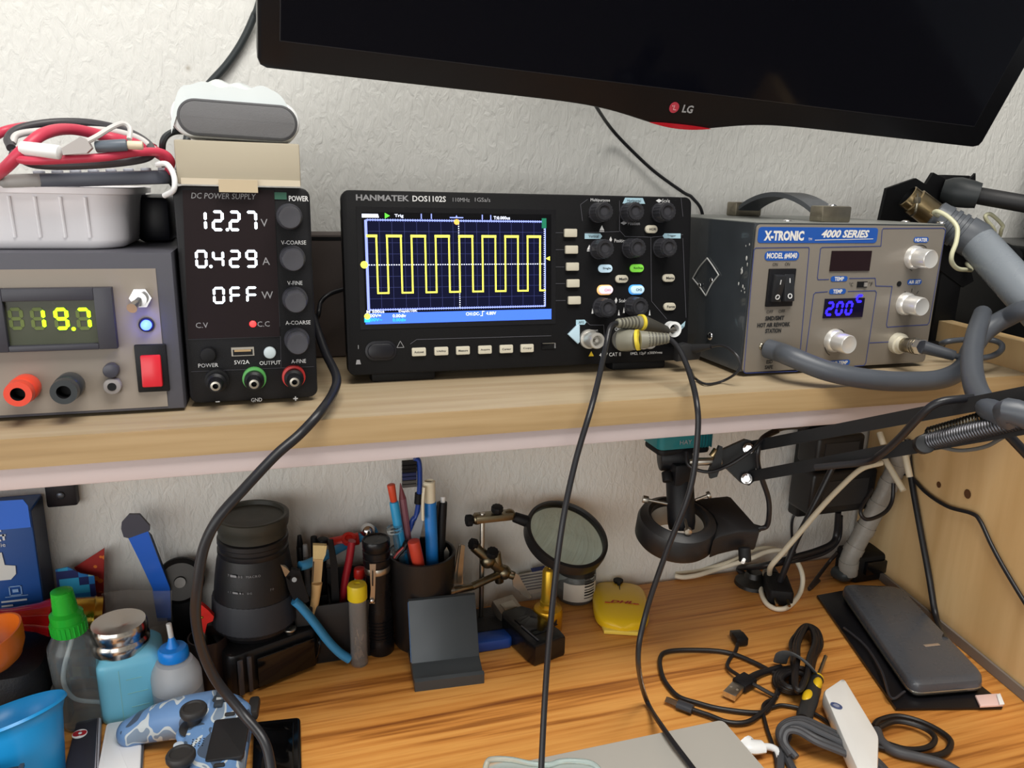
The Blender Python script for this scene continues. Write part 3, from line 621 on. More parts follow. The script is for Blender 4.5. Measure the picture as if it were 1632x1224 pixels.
mb = MB(); mb.tube(hang([(1133, 552, -.185), (1152, 551, -.20), (1170, 562, -.216), (1180, 578, -.222), (1174, 594, -.222)])+[D(1150, 608, SHELF+.002), D(1125, 612, SHELF+.002), D(1108, 603, SHELF+.003)]+hang([(1101, 590, -.232)]), .0011, CABLE, n=8); mb.build('ground_lead', pr)
# ------------------------------------------------------------------ hot air rework station
F = T(.4805, -.1905, SHELF) @ R(.8, 'Z'); PF = lambda x, y: fp(F, x, y)
xl = (PF(1205, 358)[0]+PF(1179, 600)[0])/2; xr = (PF(1510, 358)[0]+PF(1471, 580)[0])/2; zt = PF(1350, 357)[1]; XW = xr-xl; XC = (xl+xr)/2
print('XT', xl, xr, zt, XW)
xs = thing('rework_station', 'silver-faced hot air rework station in a scuffed black case, blue 200 readout', 'rework station', F)
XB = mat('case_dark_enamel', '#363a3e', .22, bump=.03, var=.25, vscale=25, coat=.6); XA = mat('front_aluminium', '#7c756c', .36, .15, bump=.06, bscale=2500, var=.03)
DP = .178
mb = MB(F); mb.prism([(xl, .004), (xr, .004), (xr, zt), (xl, zt)], -DP, -.0012, XB, .0015, X=FRONT)
mb.build('case', xs)
mb = MB(F); mb.box((XC, DP/2, zt+.0003), (XW-.003, DP-.004, .0006), mat('top_reflection_grey', '#8d8f8b', .42, .35, var=.15, vscale=20)); mb.build('top_reflection_sheet', xs)  # pale sheet over the case top stands in for the wall's reflection
mb = MB(F); WEAR = mat('worn_paint', '#b9bab8', .5)
cz, cy = .075, .065
for p, q in (((.045, .083), (.063, .062)), ((.063, .062), (.088, .075)), ((.088, .075), (.066, .096)), ((.066, .096), (.045, .083))):
    a = Vector((xl-.0014, p[0], p[1])); b = Vector((xl-.0014, q[0], q[1])); mb.tube([a, a.lerp(b, .5)+Vector((0, .001, .001)), b], .0006, WEAR, n=5, sub=4)
for (y_, z_) in ((.056, .077), (.075, .070)): mb.ball((xl-.0015, y_, z_), .0022, CHR, (.4, 1, 1))
mb.build('scuff_marks', xs); mb = MB(F)
for k in range(14):
    y_ = random.uniform(.003, .016); z_ = random.uniform(.07, .12); mb.ball((xl-.0014, y_, z_), random.uniform(.0004, .0013), WEAR, (.25, 1, 1.6), u=8, v=6)
mb.build('scuff_marks', xs)
mb = MB(F); mb.fslab(XC, (zt+.003)/2, XW-.0015, zt-.005, -.0012, .0005, XA, .004, .0003); mb.build('front_panel', xs)
for fx in (xl+.02, xr-.02):
    for fy in (.02, .155): mb = MB(F); mb.cyl((fx, fy, 0), (fx, fy, .0042), .008, RUB); mb.build('foot', xs)
for px, py in ((1254, 354), (1443, 355), (1500, 357)):
    p = D(px, py-1, SHELF+zt); p = F.inverted() @ p; mb = MB(F); mb.ball((p.x, max(.012, p.y), zt), .0045, CHR, (1, 1, .5)); mb.build('top_screw', xs)
p = F.inverted() @ Y(1135, 571, -.13); mb = MB(F); mb.ball((xl, .052, .026), .0038, CHR, (.5, 1, 1)); mb.cyl((xl-.0015, .052, .026), (xl-.0025, .052, .026), .0016, BLKM); mb.build('side_screw', xs)
# carrying handle
hxc = F.inverted() @ Y(1322, 345, -.165); hb = F.inverted() @ Y(1146, 322, -.035)
y0, y1 = .025, .150; hx = hxc.x; hx1 = hx-.004
for (hx_, yy) in ((hx, y0), (hx1, y1)):
    mb = MB(F); mb.box((hx_, yy, zt+.0075), (.031, .017, .014), NICK, .0015); mb.ball((hx_, yy-.001, zt+.0145), .004, CHR, (1, 1, .5)); mb.build('handle_bracket', xs)
mb = MB(F); rg = []
for k in range(25):
    t = k/24; yy = y0+.006+(y1-y0-.012)*t; zz = zt+.0065+.0165*math.sin(PI*t)**.75; hx_ = hx+(hx1-hx)*t; wv = .0125; th = .0022
    rg.append([(hx_-wv, yy, zz-th), (hx_+wv, yy, zz-th), (hx_+wv, yy, zz+th), (hx_-wv, yy, zz+th)])
mb.loft(rg, mat('strap_grey', '#4b4e52', .5)); mb.build('carry_handle', xs)
# printing
BLU = mat('print_blue', '#1c4fa0', .45); SILV = mat('print_silver', '#d9d6d0', .45); XI = mat('print_ink', '#1f2022', .5); NAVY = mat('print_navy', '#2a3a78', .5)
X_ = .00052
mb = MB(F); O_ = .0014
def pillb(px, py, wd, h, st, tw, th, sh=0.0, r=None):
    x, z = PF(px, py); mb.prism(rrect(wd*X_, h*X_, r or h*X_*.48, 5), O_, O_+.0002, BLU, X=T(x, 0, z) @ FRONT)
    if st: mb.text(st, x, z, th*X_, SILV, tw*X_, off=O_+.0003, bold=.03, shear=sh)
x0, z0 = PF(1205, 387); x1, z1 = PF(1398, 363)
mb.prism(rrect(x1-x0, z1-z0, .003, 4), O_, O_+.0002, BLU, X=T((x0+x1)/2, 0, (z0+z1)/2) @ FRONT)
def xt(st, px, py, h, wd, m=XI, **k): x, z = PF(px, py); mb.text(st, x, z, h*X_, m, wd*X_, off=O_+.0003, **k)
xt('X-TRONIC', 1248, 375.5, 16, 76, SILV, bold=.05); xt('TM', 1289, 381, 4, 7, SILV); xt('4000 SERIES', 1345.5, 372.5, 13, 96, SILV, bold=.04, shear=.25)
a = PF(1297, 382.5); b = PF(1389, 380.5); frame(mb, [a, b], .0005, O_+.0003, SILV, False)
pillb(1244.5, 407.5, 66, 15, 'MODEL #4040', 58, 10)
pillb(1466, 382, 32, 9.5, 'HEATER', 27, 6); pillb(1335.5, 444, 34, 9, 'TEMP', 19, 6.5); pillb(1333, 464, 34, 9, 'TEMP', 19, 6.5); pillb(1455.5, 449, 31, 9.5, 'AIR SET', 26, 6, .1); pillb(1336, 577.5, 44, 9, 'AIR TEMP', 34, 6, .15)
for st, px, py in (('ON', 1233.5, 421), ('ON', 1253, 420.5), ('OFF', 1225, 496.5), ('OFF', 1244, 495.5)): xt(st, px, py, 5.5, 9.5 if st == 'ON' else 12.5)
xt('SMD/SMT', 1233, 506.5, 7.5, 37, bold=.04); xt('HOT AIR REWORK', 1231.5, 517, 7.5, 64, bold=.04); xt('STATION', 1230.5, 526.5, 7.5, 31, bold=.04)
xt('ESD', 1224.5, 576, 6.5, 12, bold=.03); xt('SAFE', 1223.5, 584.5, 6.5, 15.5, bold=.03)
xt('\u00b0C', 1354.5, 453, 6.5, 8); xt('\u00b0F', 1385.5, 452, 6.5, 9)
def loop(pts, closed=True): frame(mb, [PF(*p) for p in pts], .0006, O_, NAVY, closed)
loop(((1203, 395), (1287, 394), (1288, 397), (1271, 590), (1268, 591), (1187, 594), (1184, 592), (1200, 398)))
loop(((1319, 445), (1302, 445.5), (1301, 442), (1306, 396), (1309, 394), (1402, 392), (1404, 367), (1406, 364), (1502, 363.5), (1505, 367), (1479, 513), (1476, 517), (1412, 521), (1411, 517), (1420, 456), (1394, 455.5), (1393, 443), (1352, 443.5)), False)
loop(((1317, 464.5), (1298, 466), (1295, 469), (1281, 574), (1283, 582)), False); loop(((1350, 464), (1393, 463), (1395, 466), (1378, 578), (1375, 582), (1360, 583)), False); loop(((1384.5, 546), (1424, 544)), False)
for cx, cy in ((1462, 412), (1448, 484), (1331, 546)):
    x, z = PF(cx, cy); P = []
    for k in range(15): a = math.radians(55+k*13.5); P.append((x+.0122*math.cos(a), z+.0122*math.sin(a)))
    if cy != 484: frame(mb, P, .0005, O_, XI, False)
    else:
        for k in range(9): a = math.radians(-45+k*33.75); frame(mb, [(x+.0112*math.cos(a), z+.0112*math.sin(a)), (x+.0138*math.cos(a), z+.0138*math.sin(a))], .0005, O_, XI, False)
mb.build('panel_printing', xs)
mb = MB(F); P = [PF(1324, 400), PF(1387.5, 399), PF(1382.5, 430.5), PF(1319.5, 432.5)]; xa, xb = (P[0][0]+P[3][0])/2, (P[1][0]+P[2][0])/2; za, zb = (P[2][1]+P[3][1])/2, (P[0][1]+P[1][1])/2
mb.box(((xa+xb)/2, -.0014, (za+zb)/2), (xb-xa, .0016, zb-za), mat('dark_display', '#1d0b10', .18)); mb.build('display', xs)
mb = MB(F); P = [PF(1313, 476), PF(1376, 474), PF(1371.5, 504.5), PF(1309, 507)]; xa, xb = (P[0][0]+P[3][0])/2, (P[1][0]+P[2][0])/2; za, zb = (P[2][1]+P[3][1])/2, (P[0][1]+P[1][1])/2
mb.box(((xa+xb)/2, -.0014, (za+zb)/2), (xb-xa, .0016, zb-za), mat('dark_blue_display', '#0c0826', .18)); d2_ = mb.build('display', xs)
mb = MB(F); BLED = mat('blue_segments', '#2418ff', emit=2.6); wd = (xb-xa)/4.15
for i, ch in enumerate('200c'):
    h_ = (zb-za)*.74 if ch != 'c' else (zb-za)*.42
    seg7(mb, ch, xa+(i+.12)*wd, za+(zb-za)*.12 + (0 if ch != 'c' else (zb-za)*.33), wd*.78, h_ if ch != 'c' else (zb-za)*.74, .0022, BLED, off=.0023, sl=.08, which=None if ch != 'c' else 'afg')
mb.build('digit_readout', d2_)
# twin rocker switch
x, z = PF(1242, 458); mb = MB(F); P = [PF(1224, 428), PF(1266, 427.5), PF(1258.5, 487), PF(1217, 488.5)]
xa, xb = (P[0][0]+P[3][0])/2, (P[1][0]+P[2][0])/2; za, zb = (P[2][1]+P[3][1])/2, (P[0][1]+P[1][1])/2
mb.box(((xa+xb)/2, -.002, (za+zb)/2), (xb-xa, .003, zb-za), BLK, .0006); sw = mb.build('rocker_switch', xs)
for k, (ang_, off_) in enumerate(((9, .0), (-9, .0))):
    cx = xa+(xb-xa)*(.30+.4*k); mb = MB(F @ T(cx, -.0045, (za+zb)/2) @ R(ang_ if k == 0 else -10, 'X'))
    mb.box((0, 0, 0), ((xb-xa)*.38, .006, (zb-za)*.72), mat('rocker_black', '#232427', .3), .001)
    mb.ring((0, -.003, -.007), (0, -.0034, -.007), .0022, .0015, INK, n=20); mb.box((0, -.0032, .006), (.0006, .0004, .004), INK); mb.build('rocker', sw)
def xknob(px, py, r=.0085, L=.02):
    xx, zz = fp(F, px, py, L*.9); b_ = MB(F); X = T(xx, -.0008, zz) @ R(90, 'X')
    b_.lathe([(0, 0), (r*1.25, 0), (r*1.22, .003), (r*1.08, .0055), (r*1.02, .006), (r*.98, L-.001), (r*.9, L), (r*.8, L-.0003), (0, L-.0006)], mat('spun_aluminium', '#e6e4e0', .3, .6), X, 36); b_.build('knob', xs)
xknob(1480, 413); xknob(1466, 488.5); xknob(1350, 548.5)
mb = MB(F); x, z = PF(1431, 452); mb.cyl((x, -.001, z), (x, -.0018, z), .0024, BLKM, n=18); x, z = PF(1372, 453); mb.box((x, -.0014, z), (.0108, .0012, .0052), BLKM); mb.box((x+.003, -.002, z), (.003, .0022, .0036), mat('slider_grey', '#8a8580', .4)); mb.build('slide_switch', xs)
x, z = PF(1213, 551.5); mb = MB(F); mb.ball((x, -.0012, z), .003, NICK, (1, .5, 1)); mb.build('panel_screw', xs)
# soldering lead connector on the station
x, z = PF(1427, 546); mb = MB(F); X = T(x, -.001, z) @ R(90, 'X')
mb.lathe([(.0095, 0), (.0098, .002), (.0095, .0055), (.0078, .006), (.0074, .0095), (0, .0095)], mat('ivory_nut', '#d8d2c0', .35, .3), X, 30); mb.build('socket', xs)
p0 = F @ Vector((x, -.010, z)); p1 = Y(1471, 553, p0.y-.022); p2 = Y(1484, 558, p0.y-.027); p3 = Y(1521, 567, p0.y-.037)
cb = thing('soldering_lead', 'black cable with a silver screw plug in the rework station, looping in the air', 'cable', tuple(p0))
mb = MB(); mb.cyl(p0, p0.lerp(p1, .75), .0066, NICK, b=.001).ring(p0.lerp(p1, .5), p0.lerp(p1, .58), .0074, .005, STL).ring(p0.lerp(p1, .64), p0.lerp(p1, .7), .0074, .005, STL).cyl(p0.lerp(p1, .75), p1, .0072, CHR, n=6); mb.build('plug', cb)
HG = mat('hose_grey', '#474b52', .42, var=.06, vscale=40)
mb = MB(); mb.cyl(p1, p3, .0058, mat('boot_grey', '#3c3f45', .45), r1=.0045); mb.build('strain_relief', cb)
mb = MB(); mb.tube([p2, p3]+hang([(1545, 571, -.236), (1575, 569, -.232), (1594, 560, -.222), (1596, 549, -.21), (1580, 542, -.20), (1545, 541, -.19), (1512, 544, -.188), (1500, 548, -.180)]), .0027, HG, n=10); mb.build('cord', cb)
# hoses
x, z = PF(1222, 555); h0 = F @ Vector((x, -.0014, z)); ga = Y(1556, 384, -.160); gb_ = Y(1690, 532, -.265); gd_ = (gb_-ga).normalized()
mb = MB(); mb.tube([h0, F @ Vector((x+.004, -.014, z-.001))]+hang([(1262, 569, -.222), (1315, 590, -.240), (1375, 603, -.250), (1440, 608, -.252), (1500, 604, -.250), (1535, 586, -.244), (1549, 556, -.235), (1570, 528, -.232), (1605, 506, -.240), (1650, 492, -.262)])+[gb_+gd_*.045+Vector((.03, .02, .045)), gb_+gd_*.075+Vector((.012, 0, .02)), gb_+gd_*.055, gb_-gd_*.004], .0084, HG, n=16, sub=8)
ho = mb.build('air_hose', None, tuple(h0)); tag(ho, 'thick grey air hose curving from the station panel and up past the cable loop', 'hose')
mb = MB(); mb.tube(hang([(1566, 500, -.215), (1556, 530, -.262), (1549, 570, -.30), (1553, 612, -.34), (1572, 646, -.385), (1606, 666, -.41), (1665, 676, -.43)])+[Vector((.60, -.52, .99)), Vector((.645, -.55, .86)), Vector((.655, -.56, .55)), Vector((.66, -.56, .16)), Vector((.70, -.58, .012)), Vector((.85, -.6, .010))], .0076, HG, n=16, sub=8)
ho = mb.build('air_hose', None, tuple(Y(1550, 560, -.30))); tag(ho, 'thick grey hose hanging down over the shelf corner from the tool holder', 'hose')

# ------------------------------------------------------------------ hot air gun in its holder, right of the station
br = thing('tool_holder', 'black steel holder with cream wire hooks standing right of the rework station', 'holder', tuple(Y(1500, 470, -.13)))
mb = MB(); yb = -.10
P = [Y(a, b, yb) for a, b in ((1402, 352), (1414, 300), (1460, 284), (1476, 294), (1488, 275), (1506, 285), (1512, 350), (1480, 372))]
mb.poly(P, BLKM, th=.004); mb.build('back_plate', br)
mb = MB(); P = [Y(a, b, -.10) for a, b in ((1478, 372), (1532, 372), (1552, 448), (1535, 458), (1497, 430))]
mb.poly(P, BLKM, th=.004); p = Y(1500, 470, -.10); mb.box((p.x+.012, -.085, SHELF+.046), (.03, .028, .092), BLKM, .002); mb.box((p.x+.012, -.09, SHELF+.0015), (.05, .05, .003), BLKM); mb.build('stand', br)
CRM = mat('cream_wire', '#c9c7a8', .4)
mb = MB(); mb.tube(hang([(1512, 350, -.105), (1490, 341, -.155), (1494, 337, -.168), (1510, 345, -.178), (1525, 362, -.188), (1524, 385, -.193), (1517, 405, -.194), (1517, 418, -.192), (1526, 428, -.184), (1540, 430, -.165), (1548, 430, -.12), (1540, 420, -.10)]), .0021, CRM, n=10); mb.build('wire_hook', br)
mb = MB(); mb.tube(hang([(1548, 400, -.10), (1578, 385, -.12), (1585, 368, -.13), (1572, 350, -.13), (1571, 343, -.13), (1580, 342, -.13), (1597, 358, -.13), (1596, 366, -.13), (1588, 385, -.12), (1552, 410, -.10)]), .0019, CRM, n=10); mb.build('wire_hook', br)
g0 = Y(1446, 312, -.118); g1 = Y(1487, 343, -.130); g2 = Y(1556, 384, -.160); g3 = Y(1690, 532, -.265)
gn = thing('hot_air_gun', 'grey hot air gun with a brass-coloured nozzle lying in the holder hooks', 'hot air gun', tuple(g1))
BRS = mat('heat_tinted_nozzle', '#a28f6d', .3, 1.0, var=.25, vscale=80)
mb = MB(); dg = (g1-g0).normalized(); X = axisT(g0, g1-g0); LL = (g1-g0).length
mb.lathe([(.0102, 0), (.0112, .0005), (.0112, .008), (.0128, .009), (.0128, LL*.95), (.0125, LL+.006), (.0, LL+.006)], BRS, X, 30); mb.lathe([(.0102, 0), (.0098, .006), (0, .006)], BLKM, X, 24)
nz = mb.build('nozzle', gn)
mb = MB(); q0 = g0+dg*.007; sd = dg.cross(Vector((0, 0, 1))).normalized(); mb.tube([q0+sd*.010+Vector((0, 0, .006)), q0+sd*.014-Vector((0, 0, .002)), q0+sd*.012-Vector((0, 0, .012)), q0+sd*.003-Vector((0, 0, .015)), q0-sd*.004-Vector((0, 0, .0135))], .0012, NICK, n=8); mb.box(tuple(q0+sd*.0135), (.005, .004, .006), NICK, .0006); mb.build('clamp', nz)
GG = mat('gun_grey', '#54585e', .4, var=.05)
mb = MB(); X = axisT(g1, g2-g1); LL = (g2-g1).length
pr_ = [(0, -.001), (.0125, 0), (.0155, .002), (.0155, .008)]
for k in range(4): zz = .010+k*.0075; pr_ += [(.0160+.0006*k, zz), (.0160+.0006*k, zz+.0035), (.0145+.0006*k, zz+.004), (.0145+.0006*k, zz+.007)]
pr_ += [(.0175, .042), (.018, LL*.75), (.018, LL), (.016, LL+.006), (0, LL+.006)]
mb.lathe(pr_, GG, X, 36); mb.build('ribbed_head', gn)
mb = MB(); X = axisT(g2.lerp(g3, -.02), g3-g2); LL = (g3-g2).length; mb.lathe([(0, 0), (.013, .0005), (.0165, .003), (.0172, .008), (.0172, LL-.01), (.0168, LL-.003), (.016, LL), (0, LL)], mat('handle_grey', '#7a8087', .28), X, 40); mb.build('handle', gn)
s0 = Y(1500, 302, -.100); s1 = Y(1560, 312, -.125); s2 = Y(1680, 333, -.17)
it = thing('soldering_iron', 'black-handled tool with a bulbous collar resting above the hot air gun', 'soldering iron', tuple(s1))
mb = MB(); X = axisT(s0, s1-s0); LL = (s1-s0).length; mb.lathe([(0, 0), (.010, .001), (.0135, .008), (.015, LL*.45), (.0138, LL*.8), (.0125, LL), (0, LL)], mat('collar_black', '#2c3032', .5), X, 30); mb.build('collar', it)
mb = MB(); mb.cyl(s1.lerp(s2, -.02), s2, .0085, RUB, b=.001); mb.build('handle', it)
mb = MB(); mb.tube(hang([(1516, 352, -.115), (1560, 380, -.115), (1600, 400, -.12), (1680, 435, -.14)]), .0085, BLKM, n=14); o = mb.build('cable_sleeve', None, tuple(Y(1600, 400, -.12))); tag(o, 'black braided sleeve running right beneath the second wire hook', 'cable')
mb = MB(); p = Y(1535, 282, -.03); mb.box((p.x, -.012, p.z-.006), (.04, .022, .016), BLKM, .002); mb.poly([Y(1540, 292, -.036), Y(1555, 276, -.036), Y(1555, 292, -.036)], BLKM, th=.003); o = mb.build('wall_bracket', None, tuple(p)); tag(o, 'small dark bracket on the wall behind the soldering iron', 'bracket')

# ------------------------------------------------------------------ beyond the side panel
mb = MB(); mb.box((.915, -.155, .58), (.33, .28, 1.158), mat('cabinet_black', '#0e0f10', .35), .006); mb.box((.915, -.2965, .60), (.27, .004, 1.0), mat('cabinet_door_black', '#191a1b', .3), .003); mb.box((.80, -.30, .8), (.008, .006, .12), DGR, .002)
o = mb.build('cabinet', None, (.915, -.155, 0)); tag(o, 'tall black cabinet standing beyond the plywood side panel', 'cabinet')
mb = MB(); rg = []
for zz, xa in ((1.160, .845), (1.168, .838), (1.20, .842), (1.25, .850), (1.31, .857), (1.40, .855), (1.52, .865), (1.60, .90), (1.63, .95)):
    rg.append([(xa+.10+ (.10-(xa-.845)*.3)*math.copysign(abs(math.cos(a))**.6, math.cos(a)), -.11+.085*math.copysign(abs(math.sin(a))**.6, math.sin(a)), zz+.004*math.sin(3*a)) for a in [2*PI*k/32 for k in range(32)]])
mb.loft(rg, mat('bag_fabric', '#14181a', .75, bump=.3, bscale=700)); o = mb.build('bag', None, (.95, -.11, 1.16)); tag(o, 'soft black bag standing on the black cabinet against the wall', 'bag')

# ------------------------------------------------------------------ monitor on the wall
A = Vector((-.002, -.18, 1.277)); B = Vector((.638, -.161, 1.250)); ex = (B-A).normalized(); WT = (B-A).length
tt = math.radians(24); up = Vector((0, -math.sin(tt), math.cos(tt))); up = (up-ex*up.dot(ex)).normalized(); ey = up.cross(ex)
F = Matrix(((ex.x, ey.x, up.x, A.x), (ex.y, ey.y, up.y, A.y), (ex.z, ey.z, up.z, A.z), (0, 0, 0, 1))); PF = lambda x, y: fp(F, x, y)
tv = thing('monitor', 'large glossy black flat screen tilted down from the wall, switched off', 'monitor', F)
HT = .385
def chin(x): c = PF(1087, 190)[0]; u = (x-c)/.062; return -.0115*math.exp(-u*u*1.3)
xsn = [WT*k/80 for k in range(81)]
out = [(x, chin(x)) for x in xsn]; r = .006
out[0] = (.0, .006); out.insert(1, (.0018, .0018)); out[2] = (.006, 0); out[-1] = (WT, .006); out.insert(-1, (WT-.0018, .0018))
out += [(WT, HT-.006), (WT-.006, HT), (.006, HT), (0, HT-.006)]
TVB = mat('bezel_gloss', '#141417', .3, spec=.25)
mb = MB(F); mb.prism(out, -.028, 0, TVB, .0018, X=FRONT); mb.box((WT/2, .045, HT/2), (WT*.7, .04, HT*.6), BLKM, .01); mb.build('casing', tv)
mb = MB(F); xi = PF(447, 70)[0]; zi = PF(941, 125)[1]; xo = WT-.021
mb.fpoly([(xi, zi), (xo, zi), (xo, HT-.018), (xi, HT-.018)], .0003, mat('screen_glass', '#090a11', .08, spec=.18), .0004)
BV = mat('bezel_edge', '#2a2a2e', .25); frame(mb, [(xi, zi), (xo, zi), (xo, HT-.018), (xi, HT-.018)], .0014, .0002, BV); mb.build('screen', tv)
mb = MB(F); x, z = PF(1074, 171); RD = mat('emblem_red', '#b23a48', .4); mb.cyl((x, -.0004, z), (x, -.0008, z), .0042, RD, n=32); PKG = mat('emblem_pale', '#d8a3a8', .5)
mb.box((x-.0004, -.001, z+.0002), (.0005, .0002, .0036), PKG); mb.box((x+.0008, -.001, z-.0016), (.0024, .0002, .0005), PKG); mb.cyl((x-.0018, -.0009, z+.0012), (x-.0018, -.0011, z+.0012), .0005, PKG, n=10)
x, z = PF(1096, 173.5); mb.text('LG', x, z, .0062, mat('emblem_grey', '#9a9a9c', .4), bold=.03, off=.0005); mb.build('logo', tv)
mb = MB(F); c = PF(1087, 190)[0]; P = [(c+dx, chin(c+dx)+.0006) for dx in [(-.028+.056*k/14) for k in range(15)]]; P += [(c+dx, chin(c+dx)+.0006+.0036*(1-(dx/.028)**2)) for dx in [(.026-.052*k/12) for k in range(13)]]
mb.fpoly(P, .0003, mat('red_lens', '#b01824', .12, coat=.5), .0012); mb.build('status_lens', tv)
mb = MB(F); a = F @ Vector((WT/2, .06, .22)); b = Vector((a.x, -.001, a.z-.02)); mb = MB(); mb.box((a.x, -.004, a.z), (.12, .008, .14), BLKM, .002); mb.cyl(a, (a.x, -.008, a.z), .022, BLKM); mb.build('wall_mount', tv)
mb = MB(); mb.tube([Vector((.10, -.03, 1.60)), Vector((.05, -.02, 1.50))]+hang([(420, -20, -.014), (404, 28, -.008), (385, 68, -.006), (362, 102, -.006), (334, 133, -.006), (312, 160, -.008), (296, 230, -.03)]), .0031, mat('grey_cable', '#33383a', .45), n=10); o = mb.build('wall_cable', None, tuple(Y(385, 68, 0))); tag(o, 'dark cable against the wall left of the monitor', 'cable')
mb = MB(); mb.tube(hang([(930, 130, -.09), (948, 166, -.05), (975, 206, -.012), (1010, 243, -.006), (1045, 275, -.006), (1088, 306, -.008), (1104, 316, -.012), (1120, 345, -.012), (1115, 420, -.008), (1105, 520, -.006)]), .0017, CABLE, n=8); o = mb.build('wall_cable', None, tuple(Y(1010, 243, 0))); tag(o, 'thin black cable running down the wall from the monitor behind the oscilloscope', 'cable')

# ------------------------------------------------------------------ things on top of the supplies
Z1 = SHELF+fp(T(-.0155, -.192, SHELF), 390, 298)[1]     # top of the narrow supply
p = Y(275, 222, -.196); q = Y(481, 296, -.196); z2 = Y(380, 226, -.196).z
CRB = mat('cream_card', '#a89f8c', .7, var=.03, vscale=15)
mb = MB(); mb.box(((p.x+q.x)/2, -.196+.035, (Z1+z2)/2+.0006), (q.x-p.x-.001, .07, z2-Z1-.001), CRB, .0012); ZB2 = z2+.0002
mb.box(((p.x+q.x)/2+.001, -.1965, Z1+.003), (q.x-p.x-.004, .0006, .004), mat('card_edge', '#c4b9a4', .6)); a = Y(349, 300, -.197); b = Y(411, 300, -.197); mb.box(((a.x+b.x)/2, -.1985, Z1+.0005), (b.x-a.x, .0006, .008), mat('masking_tape', '#b9a98d', .6))
o = mb.build('carton', None, ((p.x+q.x)/2, -.161, Z1)); tag(o, 'small cream cardboard carton lying on the narrow black supply', 'box')
p = Y(282, 190, -.19); q = Y(474, 190, -.19); zt_ = Y(376, 158, -.19).z; zb_ = ZB2+.0006; cx, cz = (p.x+q.x)/2, (zt_+zb_)/2; wS, hS = q.x-p.x, zt_-zb_-.002
sp_ = thing('speaker', 'white capsule-shaped speaker with a grey front, wrapped in clear film on the carton', 'speaker', (cx, -.16, ZB2))
mb = MB(T(cx-.0015, -.188, cz+.0008) @ R(1.5, 'Y')); mb.prism(rrect(wS+.006, hS+.002, .2, 16), -.05, 0, WHT, .003, X=FRONT); mb.build('body', sp_)
mb = MB(T(cx, -.188, cz) @ R(1.5, 'Y')); mb.prism(rrect(wS, hS-.001, .2, 16), 0, .003, mat('speaker_rim', '#4d4d50', .5), .001, X=FRONT); mb.prism(rrect(wS-.003, hS-.004, .2, 16), .003, .0042, mat('speaker_grey_cloth', '#6b6b6d', .8, bump=.4, bscale=2500), .001, X=FRONT); mb.build('grille', sp_)
mb = MB(); rg = []
for j in range(9):
    v = j/8; row_ = []
    for i in range(41):
        u = i/40; xx = cx-wS/2-.004+u*(wS*.94+.004); base = cz+hS/2+.002-.010*max(0, (u-.86)/.14)**2-.018*max(0, (.14-u)/.14)**2
        row_.append((xx, -.1885+v*.05, base+.011*max(0, math.sin(PI*min(1, u*1.0)))**.6*(.55+.45*math.sin(PI*(.12+.76*v)))+.0022*math.sin(9*u+4*v)*math.sin(5*v+2)+.0010*math.sin(27*u-7*v)))
    rg.append(row_)
rg.insert(0, [(p[0], -.1895, cz+hS/2-.002-.012*max(0, (i_/40-.82)/.18)**2-.02*max(0, (.16-i_/40)/.16)**2) for i_, p in enumerate(rg[0])])
mb.loft(rg, mat('clear_film', '#d3dadb', .25, trans=.0), cap=False, closed=False); mb.build('film_wrap', sp_)
mb = MB(); mb.tube([(cx-wS/2+.004, -.15, cz-.006), (cx-wS/2-.006, -.165, cz-.008), (cx-wS/2-.012, -.17, cz-.016), (cx-wS/2-.013, -.15, cz-.035), (cx-wS/2-.010, -.10, cz-.05)], .0022, mat('grey_cable', '#33383a'), n=8); mb.build('cord', sp_)
# tub on the wide supply
ZS = SHELF+fp(T(-.0615, -.2, SHELF), 150, 402)[1]
a = Y(207, 350, -.185); zr = Y(120, 300, -.185).z; xr_ = a.x; xl_ = xr_-.15; TW, TD, TH = xr_-xl_, .11, zr-ZS
TUBM = mat('frosted_white_plastic', '#e9e6ea', .35, trans=.1, ior=1.3)
tb = thing('storage_tub', 'frosted white ribbed plastic tub full of leads on the wide supply', 'tub', ((xl_+xr_)/2, -.13, ZS))
mb = MB(); cxy = ((xl_+xr_)/2, -.185+TD/2); rg = []
for zz, sc_ in ((0.0, .88), (.0015, .915), (.006, .94), (TH*.9, .985), (TH-.004, .99), (TH-.0038, 1.03), (TH, 1.035), (TH+.0006, 1.02), (TH-.0008, .965), (.008, .92), (.004, .88)):
    rg.append([(cxy[0]+x*sc_, cxy[1]+y*sc_, ZS+.0004+zz) for x, y in rrect(TW, TD, .02, 7)])
mb.loft(rg, TUBM); mb.build('body', tb)
for k in range(8):
    mb = MB(); xx = xl_+.025+k*(TW-.05)/7; mb.tube([(xx, cxy[1]-TD/2*.945, ZS+.008), (xx, cxy[1]-TD/2*.985, ZS+TH*.86)], .0011, TUBM, n=8); mb.build('rib', tb)
zt_ = ZS+TH
a = Y(26, 300, -.195); b = Y(268, 290, -.195)
rm = thing('remote_control', 'dark flat keypad remote lying across the rim of the white tub', 'remote', ((a.x+b.x)/2, -.16, zt_+.001))
mb = MB(T((a.x+b.x)/2, -.150, zt_+.0060) @ R(-3.2, 'Y')); mb.rslab((0, 0, 0), (b.x-a.x, .075, .0088), mat('slate_grey', '#474b57', .4), .008, .002); mb.rslab((-.042, 0, .0001), (.03, .0755, .0086), mat('silver_grey', '#8b8a88', .4), .006, .002); mb.build('body', rm)
for k in range(9):
    mb = MB(T((a.x+b.x)/2, -.150, zt_+.0060) @ R(-3.2, 'Y')); mb.rslab((-.035+k*.0105, -.022, .0052), (.006, .008, .0022), mat('key_pale', '#b9bcc6', .4), .002, .0006); mb.build('key', rm)
